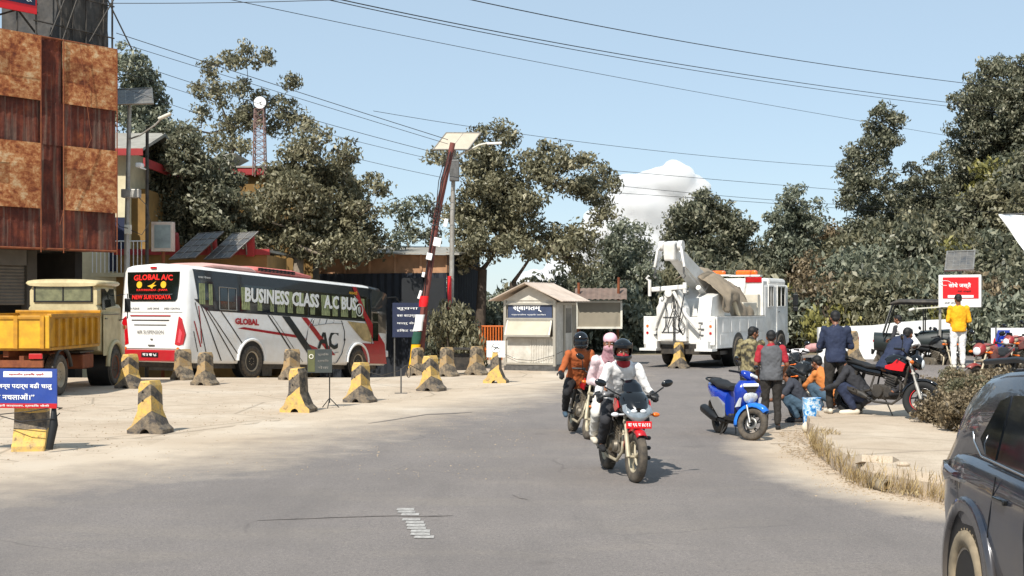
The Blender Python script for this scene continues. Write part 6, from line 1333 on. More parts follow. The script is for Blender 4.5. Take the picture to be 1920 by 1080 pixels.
        for sx in (-1, 1): b = MB(); b.prism([(.36, .88), (.46, .82), (.60, .88), (.54, .96), (.42, .98)], sx*.19, sx*.205, 'X'); b.build('fairing_graphic', M['red'], fr_)
        b = MB(); b.box((.0, .80, .69), (.31, .012, .085), ch=.004); pl = b.build('number_plate', M['bright_red'], t)
        txt('बा ९६ प ४८१३', (.135, .808, .668), (-1, 0, 0), UZ, .27, .045, M['white'], pl, bold=.02)
        b = MB()
        for z in (.50, .38, .26): b.capsule((-.12, .34, z), (-.25, .36, z-.005), .02, .026, 10)
        b.tube([(-.14, .33, .22), (-.15, .34, .6)], .012, 6); b.build('leg_guard', M['black'], t)
    else:
        b = MB(); b.T = Sm; b.loft([sell(0, .46, .93, .09, .08, 18, 2.2), sell(0, .54, .93, .125, .12, 18, 2.2), sell(0, .60, .90, .115, .115, 18, 2.1), sell(0, .64, .88, .085, .085, 18, 2)]); fr_ = b.build('headlight_cowl', C, t)
        b = MB(); b.T = Sm; b.ell((0, .635, .88), (.085, .035, .08), 18, 10); b.build('headlight', M['lens'], fr_)
        b = MB(); b.T = Sm; b.prism([(-.09, .97), (.09, .97), (.06, 1.09), (-.06, 1.09)], .52, .56, 'Y'); b.build('flyscreen', smoke, fr_, bevel=.01)
    # side stand for parked bikes
    if not lean == 0 or clean:
        b = MB(); b.cyl((-.1, -.05, .28), (-.28, .0, .0), .011, n=6); b.build('side_stand', M['steel'], t)
    return t
def face_to(px1, gy1, px0, gy0, z=0):
    """wheel contact pixels (front, rear) -> origin, heading angle"""
    def q(px, py): Y = FP*(CH-z)/(py-HY); return Vector(((px-960)/FP*Y, Y, z))
    return q(px1, gy1), q(px0, gy0)
def bike_at(front_px, front_py, hdir, z=0, yf=.70):
    Y = FP*(CH-z)/(front_py-HY); X = (front_px-960)/FP*Y; h = Vector((hdir[0], hdir[1])).normalized(); return (X-h.x*yf, Y-h.y*yf, z), head(h.x, h.y)
h1 = (math.sin(R(10)), -math.cos(R(10))); loc1, rz1 = bike_at(1192, 905, h1)
bike1 = motorcycle('dusty black motorcycle with fairing, red front fender and red number plate ridden towards the camera', loc1, rz1, 'fairing', 'black_gloss', 'black', 'red', lean=R(-1), steer=R(4))
h2 = (math.sin(R(8)), -math.cos(R(8))); loc2, rz2 = bike_at(1102, 824, h2)
bike2 = motorcycle('black motorcycle with round headlight following close behind the fairing bike', loc2, rz2, 'naked', 'black_gloss', 'red', 'black', lean=R(-12), steer=R(6))
h3 = (math.sin(R(40)), -math.cos(R(40))); loc3, rz3 = bike_at(1727, 786, h3, IH)
bike3 = motorcycle('shiny black and red motorcycle parked on the concrete island, a boy sitting sideways on it', loc3, rz3, 'naked', 'black_gloss', 'bright_red', 'black_gloss', lean=R(-6), steer=R(24), clean=True, red_rim=True)
M['old_red'] = mk('old_red', '#8a1a22', .4, var=.2, coat=.2, dirt='#8a6f5c', dirtamt=.5, dirtsc=5)
GPk = 'motorcycles parked in the crowd'
def bk(px, py, ang, lab, z=None, **k):
    h = (math.sin(R(ang)), -math.cos(R(ang)))
    if z is None: p = at(px, py); z = p.z; loc = (p.x-h[0]*.7, p.y-h[1]*.7, z); rz = head(*h)
    else: loc, rz = bike_at(px, py, h, z)
    return motorcycle(lab, loc, rz, group=GPk, detail=False, lean=R(-7), steer=R(-12), **k)
bk(1530, 775, 152, 'black motorcycle under repair between the crouching men, seen from behind', col='black', acc='black_gloss')
bk(1760, 705, 60, 'dark motorcycle parked behind the shiny black and red one', z=.28, col='black_gloss', acc='steel')
bk(1790, 712, 35, 'dusty motorcycle parked left of the man in the yellow top', z=.28, col='black', acc='steel')
bk(1822, 745, -42, 'red motorcycle half hidden by dry shrubs left of the other red one', z=.35, col='old_red', acc='old_red', fender='old_red')
bk(1878, 715, -50, 'dusty red motorcycle parked at the far right edge by the banner', z=.4, col='old_red', acc='old_red', fender='old_red')
bk(1905, 700, -60, 'grey motorcycle parked furthest back at the right edge', z=.45, col='steel', acc='black')
bk(1503, 742, 160, 'black motorcycle piled with bundles right of the grey waistcoat man', z=0, col='black', acc='steel')
for (px, py, nm, lb, cl_, sz) in ((1497, 660, 'bundle', 'white folded cloth bundle lying on the loaded motorcycle', '#dcd6d4', (.26, .2, .08)), (1522, 652, 'bundle', 'pink and tan bundle on the loaded motorcycle beside the white cloth', '#b98a86', (.16, .14, .10)), (1470, 668, 'helmet', 'white helmet hung on the loaded motorcycle mirror beside the waistcoat man', '#d8d8d8', (.12, .13, .12))):
    p = P(px, py, 30.2 if nm == 'helmet' else 30.9); b = MB(); b.ell((0, 0, 0), sz, 16, 10); b.ell((sz[0]*.4, -.03, sz[2]*.3), (sz[0]*.6, sz[1]*.7, sz[2]*.8), 14, 8); o = b.build(nm, mk('bundle_cloth', cl_, .8 if nm == 'bundle' else .2, var=.25, sc=9)); o.location = p; tag(o, lb, nm)
    if nm == 'bundle': m = o.modifiers.new('r', 'REMESH'); m.mode = 'VOXEL'; m.voxel_size = .02; m.use_smooth_shade = True
# ------------------------------------------------------------ blue scooter
def scooter(label, loc, rz, C, F, lean=0, steer=0, clean=True):
    t = lean_thing('scooter', label, 'scooter', loc, rz, lean); Sm = steer_mat(steer, (0, .42, .8), (0, -.42, .9))
    wf = wheel(t, (0, 0, 0), .255, .10, M['black'], 'split', nsp=5, rimR=.16); wf.matrix_local = Sm @ Matrix.Translation((0, .66, .255))
    b = MB(); b.lathe([(.05, .045), (.10, .045), (.10, .05), (.05, .05)], (0, 0, 0), 'X', 24); b.build('brake_disc', M['alu'], wf)
    wheel(t, (0, -.60, .245), .245, .11, M['black'], 'spoke', rimR=.14)
    b = MB(); b.T = Sm
    for sx in (-.085, .085): b.cyl((sx, .66, .255), (sx, .54, .52), .022, n=10)
    b.cyl((0, .54, .52), (0, .40, .92), .03, n=10); b.build('front_fork', M['alu'], t)
    b = MB(); b.T = Sm; L = []
    for k in range(10):
        a = R(-18+k*17); r_ = .30; c = Vector((0, .66-r_*math.cos(a), .27+r_*math.sin(a))); o = Vector((0, -math.cos(a), math.sin(a))); wd_ = .085*(1-.5*max(0, (k-6)/4))
        L.append([c+Vector((-wd_, 0, 0))-o*.06, c+Vector((-wd_*.85, 0, 0)), c+o*.03, c+Vector((wd_*.85, 0, 0)), c+Vector((wd_, 0, 0))-o*.06])
    b.loft(L, caps=False, closed=False); o_ = b.build('front_fender', F, t, fix=False); o_.modifiers.new('s', 'SOLIDIFY').thickness = .006
    # front apron
    b = MB(); L = []
    for z, wd_, y, dp in ((.34, .10, .30, .05), (.46, .15, .36, .08), (.60, .20, .42, .11), (.74, .225, .46, .13), (.84, .20, .46, .12), (.92, .12, .44, .08)): L.append(sell(0, y, z, wd_, dp, 20, 2.6, 'Z'))
    b.loft(L); ap = b.build('front_apron', C, t)
    b = MB(); L = []
    for z, wd_, y in ((.74, .03, .60), (.72, .10, .60), (.67, .125, .595), (.61, .10, .575), (.57, .05, .545)): L.append([(wd_*math.sin(a), y+.03*math.cos(a)-.02, z) for a in [R(-90+k*22.5) for k in range(9)]])
    b.loft(L, closed=False); b.build('headlight', mk('scooter_lens', '#cfd4d8', .1, .2, var=.3, sc=20, spec=.9), ap, fix=False)
    b = MB(); b.box((0, .585, .82), (.24, .03, .035), ch=.01); b.prism([(-.1, .80), (.1, .80), (.06, .735), (-.06, .735)], .575, .60, 'Y'); b.build('front_grille', M['black_gloss'], ap)
    b = MB(); b.box((0, .59, .855), (.26, .02, .05), ch=.008); b.build('number_plate', M['white'], ap)
    for sx in (-1, 1): b = MB(); b.prism([(.40, .50), (.52, .52), (.57, .66), (.50, .60)], sx*.15, sx*.19, 'X'); b.build('indicator', M['lens'], ap)
    b = MB(); b.T = Sm; L = []
    for y, z, wd_, h_ in ((.30, 1.0, .10, .04), (.36, 1.01, .16, .06), (.44, .99, .15, .075), (.50, .96, .08, .05)): L.append(sell(0, y, z, wd_, h_, 18, 2.3))
    b.loft(L); hc = b.build('handlebar_cowl', C, t)
    b = MB(); b.T = Sm; b.box((0, .51, 1.0), (.2, .03, .05), rot=(R(20), 0, 0), ch=.01); b.build('white_flash', M['white'], hc)
    b = MB(); b.T = Sm
    for sx in (-1, 1): b.tube([(sx*.1, .36, 1.0), (sx*.22, .33, 1.0), (sx*.36, .27, .98)], .017, 8); b.tube([(sx*.2, .38, 1.01), (sx*.34, .34, .99)], .006, 5); b.tube([(sx*.2, .34, 1.02), (sx*.25, .34, 1.12), (sx*.28, .33, 1.16)], .006, 5)
    b.build('handlebar', M['black'], t)
    for sx in (-1, 1): b = MB(); b.T = Sm; b.ell((sx*.31, .33, 1.19), (.07, .02, .04), 14, 8, rot=(0, R(-12*sx), 0)); b.build('mirror', M['black_gloss'], t)
    b = MB(); b.box((0, .10, .30), (.30, .46, .07), ch=.02); b.loft([sell(0, .32, .34, .17, .03, 14, 3, 'Z'), sell(0, .38, .60, .18, .03, 14, 3, 'Z'), sell(0, .40, .84, .14, .03, 14, 3, 'Z')]); b.build('floorboard', M['black'], t)
    b = MB(); b.loft([sell(0, -.10, .50, .13, .22, 20, 2.6), sell(0, -.28, .56, .165, .19, 20, 2.6), sell(0, -.55, .64, .17, .14, 20, 2.5), sell(0, -.80, .72, .12, .09, 20, 2.3), sell(0, -.95, .78, .06, .04, 20, 2)]); bo_ = b.build('rear_body', C, t)
    sil = mk('silver_panel', '#a9a9a9', .35, .5, var=.1)
    for sx in (-1, 1): b = MB(); b.prism([(-.08, .30), (-.10, .52), (-.30, .62), (-.62, .60), (-.50, .46), (-.25, .30)], sx*.135, sx*.178, 'X'); b.build('side_panel', sil, bo_, bevel=.02)
    b = MB(); b.loft([sell(0, -.02, .77, .10, .04, 18, 2.6), sell(0, -.15, .785, .15, .06, 18, 2.6), sell(0, -.40, .79, .15, .055, 18, 2.6), sell(0, -.52, .83, .14, .055, 18, 2.6), sell(0, -.78, .85, .11, .045, 18, 2.6), sell(0, -.86, .85, .06, .03, 18, 2.6)]); b.build('seat', seatm, t)
    b = MB(); b.tube([(-.12, -.62, .82), (-.13, -.86, .88), (-.06, -.98, .89), (.06, -.98, .89), (.13, -.86, .88), (.12, -.62, .82)], .014, 6); b.build('grab_rail', M['black'], t)
    b = MB(); b.tube([(.12, -.1, .25), (.16, -.3, .25)], .025, 8); b.tube([(.17, -.30, .26), (.19, -.42, .30), (.20, -.78, .40), (.20, -.84, .41)], [.04, .075, .075, .05], 14); b.build('muffler', M['black'], t)
    b = MB(); b.box((-.12, -.35, .27), (.12, .55, .2), ch=.04); b.box((0, -.2, .28), (.16, .3, .16), ch=.03); b.tube([(0, -.7, .62), (0, -.92, .5), (0, -.96, .38)], [.06, .06, .05], 8, flat=.4); b.build('engine', M['black_dusty'], t)
    b = MB(); b.tube([(.1, -.2, .2), (.14, -.28, .0), (-.14, -.28, .0), (-.1, -.2, .2)], .011, 6); b.cyl((.12, -.28, .02), (.05, -.1, .24), .01, n=6); b.build('centre_stand', M['steel'], t)
    b = MB(); b.box((0, -.955, .76), (.12, .03, .06), ch=.01); b.build('tail_lamp', M['red_lens'], t); return t
hs = (math.sin(R(15)), -math.cos(R(15))); locS, rzS = bike_at(1412, 826, hs, 0, .66)
scooter('bright blue scooter parked at the road edge with its front wheel turned', locS, rzS, M['blue'], M['sky_blue'], lean=R(0), steer=R(38))
# ------------------------------------------------------------ dark car, right foreground
cpaint = mk('car_navy', '#1f2838', .24, .2, var=.1, coat=.7, dirt='#6e6456', dirtsc=1.6, dirtamt=.4)
_q = N(cpaint); _n = [n for n in cpaint.node_tree.nodes if n.type == 'MIX'][-1]; _sp = _q.n('ShaderNodeSeparateXYZ'); _q.l(_q.coord(), _sp.inputs[0])
_h = _q.math('ADD', _sp.outputs['Z'], _q.math('MULTIPLY', _q.noise(3, 6), .5)); _q.l(_q.mix(_q.ramp(_h, [(.5, .6), (1.0, 0.)]), _n.outputs[2], '#6f6456'), _q.b.inputs['Base Color'])
dusty_tyre = mk('dusty_tyre', '#8a7c66', .9, var=.3, sc=12); clad = mk('cladding', '#26272a', .6, var=.2, dirt='#75695a', dirtsc=5, dirtamt=.6)
hc = Vector((math.sin(R(-2)), -math.cos(R(-2)))); rxc = Vector((hc.y, -hc.x))
wc = Vector((2.93, 8.36)); oc = wc-rxc*.84
car = thing('parked_car', 'dusty dark blue car cut off by the lower right corner, its right rear wheel showing', 'car', (oc.x, oc.y, 0), head(hc.x, hc.y)); car.scale = (1, 1, 1.035)
def cring(y, w_, z0, zb, crown=.04):
    p = [(w_-.12, z0), (w_-.02, z0+.08), (w_, z0+.3), (w_+.012, (z0+zb)/2+.06), (w_+.008, zb-.17), (w_-.008, zb-.10), (w_-.02, zb-.05), (w_-.05, zb), (w_*.5, zb+crown), (0, zb+crown*1.2)]
    return [(x, y, z) for x, z in p]+[(-x, y, z) for x, z in reversed(p[:-1])]
b = MB(); b.loft([cring(-.88, .60, .42, .90, .02), cring(-.865, .70, .36, .98, .03), cring(-.81, .79, .31, 1.04), cring(-.72, .84, .28, 1.07), cring(-.6, .872, .27, 1.08), cring(-.4, .895, .26, 1.09), cring(-.1, .905, .25, 1.10), cring(.8, .90, .25, 1.08), cring(2.0, .90, .25, 1.06), cring(2.5, .90, .25, 1.03), cring(3.0, .86, .26, .96), cring(3.3, .76, .3, .86), cring(3.42, .6, .36, .7)])
cb_ = b.build('body', cpaint, car)
def gring(y, wb, zb, wr_, zr):
    p = [(wb, zb), (wb*.35+wr_*.65, zb*.35+zr*.65-.02), (wr_+.03, zr-.07), (wr_-.03, zr-.015), (wr_*.5, zr+.01), (0, zr+.02)]
    return [(x, y, z) for x, z in p]+[(-x, y, z) for x, z in reversed(p[:-1])]
b = MB(); b.loft([gring(-.84, .74, 1.0, .72, 1.06), gring(-.79, .80, 1.0, .74, 1.16), gring(-.70, .85, 1.0, .73, 1.29), gring(-.58, .87, 1.0, .72, 1.42), gring(-.42, .875, 1.0, .71, 1.53), gring(-.2, .875, 1.0, .71, 1.605), gring(.1, .87, 1.0, .71, 1.64), gring(.4, .87, 1.0, .70, 1.66), gring(1.1, .87, 1.0, .69, 1.64), gring(1.5, .86, .99, .66, 1.56), gring(2.0, .84, .98, .68, 1.25), gring(2.3, .82, .96, .72, 1.06)])
gh = b.build('cabin', cpaint, car)
def gx(z, o=.012): return .87-.17*max(0, (z-1.0)/.62)+o
cglass = mk('car_glass', '#12161a', .05, var=.3, sc=1.5, spec=.9, dirt='#5b5f66', dirtamt=.25)
for sg in (1, -1):
    for pts in ([(-.02, 1.22), (.14, 1.14), (.34, 1.125), (.32, 1.50), (.16, 1.46)], [(.38, 1.125), (.88, 1.12), (.86, 1.53), (.36, 1.505)], [(.94, 1.12), (1.86, 1.10), (1.45, 1.50), (.93, 1.53)]):
        b = MB(); b.add([(sg*gx(z, .018), y, z) for y, z in pts]+[(sg*gx(z, -.02), y, z) for y, z in pts], [list(range(len(pts))), list(range(len(pts), 2*len(pts)))[::-1]]+[(i, (i+1) % len(pts), len(pts)+(i+1) % len(pts), len(pts)+i) for i in range(len(pts))]); b.build('side_window', cglass, car)
    b = MB(); b.tube([(sg*gx(1.10, .022), y, z) for y, z in ((-.04, 1.26), (-.02, 1.2), (.12, 1.125), (.9, 1.10), (1.9, 1.08))], .008, 6); b.build('chrome_strip', M['chrome'], car)
    b = MB(); b.tube([(sg*.69, -.35, 1.67), (sg*.70, .3, 1.71), (sg*.68, 1.0, 1.69)], .018, 8); b.build('roof_rail', M['black'], car)
    # lamp wrapping the corner
    b = MB(); L = []
    for x, y, z0, z1 in ((.60, -.875, .90, 1.0), (.76, -.84, .87, 1.01), (.86, -.72, .88, 1.01), (.905, -.52, .92, .995), (.915, -.28, .96, .985)): L.append([(sg*(x), y, z0), (sg*(x+.012), y-.01, (z0+z1)/2), (sg*x, y, z1), (sg*(x-.08), y+.05, z1), (sg*(x-.08), y+.05, z0)])
    b.loft(L); b.build('tail_lamp', mk('dark_lens', '#2e1216', .12, var=.4, sc=9, coat=.6), car)
    b = MB(); b.box((sg*.917, -.22, .95), (.02, .2, .018)); b.build('lamp_trim', M['chrome'], car)
    b = MB(); b.cyl((sg*.5, 0, .36), (sg*.922, 0, .37), .42, n=36); b.build('wheel_arch_hollow', M['black'], car)
    b = MB(); b.cyl((sg*.5, 2.6, .36), (sg*.922, 2.6, .37), .42, n=36); b.build('wheel_arch_hollow', M['black'], car)
    for yy in (0, 2.6):
        b = MB(); L = []
        for k in range(21):
            a = R(-12+k*10.2); c = Vector((0, yy+math.cos(a)*.44, .37+math.sin(a)*.44)); o = Vector((0, math.cos(a), math.sin(a)))
            L.append([c-o*.03+Vector((sg*.88, 0, 0)), c-o*.03+Vector((sg*.945, 0, 0)), c+o*.05+Vector((sg*.935, 0, 0)), c+o*.07+Vector((sg*.89, 0, 0))])
        b.loft(L, smooth=True); b.build('wheel_arch', cpaint, car)
        wheel(car, (sg*.845, yy, .335), .335, .21, mk('alloy_silver', '#b1aca3', .35, .7, var=.2, dirt='#a08d70', dirtsc=8, dirtamt=.5), 'split', side=sg, rimR=.225).data.materials[0] = dusty_tyre
    b = MB(); b.box((sg*.90, 1.3, .32), (.05, 1.7, .14), ch=.02); b.build('sill', clad, car)
    b = MB(); b.box((sg*.917, 0.62, .93), (.035, .2, .03), ch=.008); b.build('door_handle', M['black_gloss'], car)
    b = MB(); b.tube([(sg*.908, .30, .40), (sg*.915, .42, .8), (sg*.90, .5, 1.05)], .004, 4); b.tube([(sg*.90, 1.0, .36), (sg*.912, 1.0, .8), (sg*.89, .98, 1.06)], .004, 4); b.build('door_gap', M['black'], car)
    b = MB(); b.box((sg*1.0, 1.75, 1.12), (.2, .12, .13), ch=.03); b.build('wing_mirror', cpaint, car)
b = MB(); b.box((0, -.84, .42), (1.3, .14, .3), ch=.05); b.build('rear_bumper', clad, car)
b = MB(); b.add([(-.62, -.775, 1.12), (.62, -.775, 1.12), (.56, -.575, 1.50), (-.56, -.575, 1.50)], [(0, 1, 2, 3)]); b.build('rear_window', cglass, car, fix=False)
b = MB(); b.add([(-.70, 1.98, 1.22), (.70, 1.98, 1.22), (.60, 1.55, 1.56), (-.60, 1.55, 1.56)], [(0, 1, 2, 3)]); b.build('windscreen', cglass, car, fix=False)
# ------------------------------------------------------------ auto rickshaw behind the crowd
g = gp(1720, 34); t = thing('auto_rickshaw', 'dark canopied auto rickshaw standing behind the parked bikes', 'auto rickshaw', tuple(g), R(70)); t.scale = (.85, .85, .92)
b = MB(); b.loft([sell(0, -1.2, 1.62, .62, .03, 16, 4), sell(0, -1.1, 1.68, .66, .08, 16, 4), sell(0, .5, 1.70, .64, .08, 16, 4), sell(0, .75, 1.64, .55, .04, 16, 4)]); b.build('canopy', M['black_dusty'], t)
b = MB(); b.loft([sell(0, -1.25, .65, .60, .32, 16, 4), sell(0, -.1, .6, .64, .30, 16, 4), sell(0, .3, .45, .6, .12, 16, 4), sell(0, .8, .55, .45, .28, 16, 3), sell(0, 1.25, .6, .25, .25, 16, 2.4)]); b.build('body', mk('rickshaw_dark', '#1b2422', .5, var=.2, coat=.3), t)
b = MB()
for sx in (-1, 1):
    for y0, y1 in ((-1.15, -1.15), (-.2, -.2), (.95, .65)): b.cyl((sx*.58, y0, .8), (sx*.58, y1, 1.65), .022, n=6)
b.tube([(.58, -1.15, .8), (.58, .95, .8), (-.58, .95, .8), (-.58, -1.15, .8)], .02, 6, closed=True); b.build('frame', M['black'], t)
b = MB(); b.add([(-.5, .98, .85), (.5, .98, .85), (.46, .72, 1.6), (-.46, .72, 1.6)], [(0, 1, 2, 3)]); b.build('windscreen', bglass, t, fix=False)
for c in ((-.55, -.75, .25), (.55, -.75, .25), (0, .95, .25)): wheel(t, c, .24, .12, M['steel'], 'steel')
# ------------------------------------------------------------ people
skin2 = mk('skin_light', '#8a5c43', .5, var=.12, sc=9)
def cloth(name, col, r=.85, **k): return mk(name, col, r, var=.2, sc=5, bump=.5, bsc=18, **k)
CL = {k: cloth('cloth_'+k, c) for k, c in dict(white='#e6e3e0', pinkwhite='#d9c2c4', orange='#a8572a', black='#1a1a1c', navy='#232c44', darkgrey='#2c2c30', khaki='#5d5540', grey='#56575a', red='#9c1f2c', cream='#cfc6b4', jeans='#3f5566', slate='#33363f', yellow='#e7a410', dustwhite='#d5d0c6', trousers='#2a2622', ltorange='#c07438').items()}
def rem(o, vox=.013, sm=3, folds=0):
    m = o.modifiers.new('remesh', 'REMESH'); m.mode = 'VOXEL'; m.voxel_size = vox; m.use_smooth_shade = True
    m = o.modifiers.new('smooth', 'SMOOTH'); m.iterations = sm; m.factor = .6
    if folds:
        m = o.modifiers.new('folds', 'DISPLACE'); m.texture = FOLD; m.strength = folds; m.mid_level = .5; m.texture_coords = 'LOCAL'
    return o
cmo = N(CL['khaki']); CL['khaki'].node_tree.links.new(cmo.ramp(cmo.noise(11, 3), [(.4, '#2f2c22'), (.48, '#5a5138'), (.56, '#7d7250'), (.63, '#8f8565')]), cmo.b.inputs['Base Color'])
FOLD = bpy.data.textures.new('folds', 'CLOUDS'); FOLD.noise_scale = .085; FOLD.noise_depth = 2
def V(*a): return Vector(a)
def stand(w=.0):
    return dict(pel=V(0, 0, .93), chest=V(0, .01, 1.22), neck=V(0, 0, 1.42), head=V(0, .02, 1.56), face=V(0, 1, 0), up=V(0, 0, 1),
                shR=V(.18, 0, 1.36), elR=V(.23, -.02, 1.09), wrR=V(.24, .05, .86), shL=V(-.18, 0, 1.36), elL=V(-.23, -.02, 1.09), wrL=V(-.24, .05, .86),
                hipR=V(.09, 0, .90), knR=V(.10, .03, .49), anR=V(.11, -.02, .09), toR=V(.13, .15, .03), hipL=V(-.09, 0, .90), knL=V(-.10, .03, .49), anL=V(-.11, -.02, .09), toL=V(-.13, .15, .03), hR=None, hL=None, curl=.5)
def hand(b, wr, d, side, nrm, curl, s=1., r=.0085):
    d = d.normalized(); side = (side-d*side.dot(d)).normalized(); nrm = d.cross(side).normalized() if nrm is None else (nrm-d*nrm.dot(d)).normalized()
    b.capsule(wr, wr+d*.03*s, .024*s, .026*s, 10); b.ell(wr+d*.05*s, (.001, .001, .001), 4, 3)
    for i in range(4):
        o = side*(i-1.5)*.020*s; b.capsule(wr+d*.02*s+o*.7, wr+d*.085*s+o, .013*s, .0115*s, 8)
        p = wr+d*.085*s+o; L = (.036, .042, .039, .030)[i]*s; dd = d.copy(); 
        for k in range(3):
            a = curl*(.7+.12*i)*(1+.2*k); dd = (dd*math.cos(a)+nrm*math.sin(a)).normalized() if k or curl > .2 else dd; nn = (nrm-dd*nrm.dot(dd)); nrm_ = nn
            q = p+dd*L*(1, .72, .55)[k]; b.capsule(p, q, (r+.0015)*s, r*s, 7); p = q
            nrm = (nrm*math.cos(a)-d*math.sin(a)).normalized() if False else nrm
    tb = wr+d*.025*s-side*.028*s; t1 = tb+(d*.6-side*.65+nrm*.35).normalized()*.04*s; b.capsule(tb, t1, .012*s, .0105*s, 8); b.capsule(t1, t1+(d*.85+nrm*.5-side*.1).normalized()*.034*s, .0105*s, .009*s, 8)
def rings_torso(J, inf=0., low=.0, top=True, scale=1.):
    rt = (J['shR']-J['shL']).normalized(); hr = (J['hipR']-J['hipL']).normalized(); L = []
    sp = [(J['pel']+(J['pel']-J['chest']).normalized()*low, hr, .155, .115), (J['pel'], hr, .158, .118), (J['pel'].lerp(J['chest'], .45), hr.lerp(rt, .5), .135, .102), (J['chest'], rt, .158, .112), (J['chest'].lerp(J['neck'], .55), rt, .165, .10), (J['chest'].lerp(J['neck'], .85), rt, .12, .078), (J['neck'], rt, .058, .055)]
    if not top: sp = sp[:5]
    n = len(sp)
    for i, (c, r, w_, d_) in enumerate(sp):
        a = sp[max(0, i-1)][0]; z = sp[min(n-1, i+1)][0]; up = (z-a).normalized(); r = (r-up*r.dot(up)).normalized(); f = up.cross(r)
        L.append([c+r*math.copysign(abs(math.cos(t))**.85, math.cos(t))*(w_*scale+inf)+f*math.copysign(abs(math.sin(t))**.85, math.sin(t))*(d_*scale+inf) for t in [2*math.pi*k/18 for k in range(18)]])
    return L
def headframe(J):
    f = J['face'].normalized(); u = J['up'].normalized(); u = (u-f*u.dot(f)).normalized(); r = f.cross(u); return r, f, u
def hb_ell(b, c, F, off, rad, n=16, m=10):
    r, f, u = F; M4 = Matrix((r, f, u)).transposed(); o0 = len(b.v); b.ell((0, 0, 0), rad, n, m); cc = c+r*off[0]+f*off[1]+u*off[2]
    for i in range(o0, len(b.v)): b.v[i] = cc+M4 @ b.v[i]
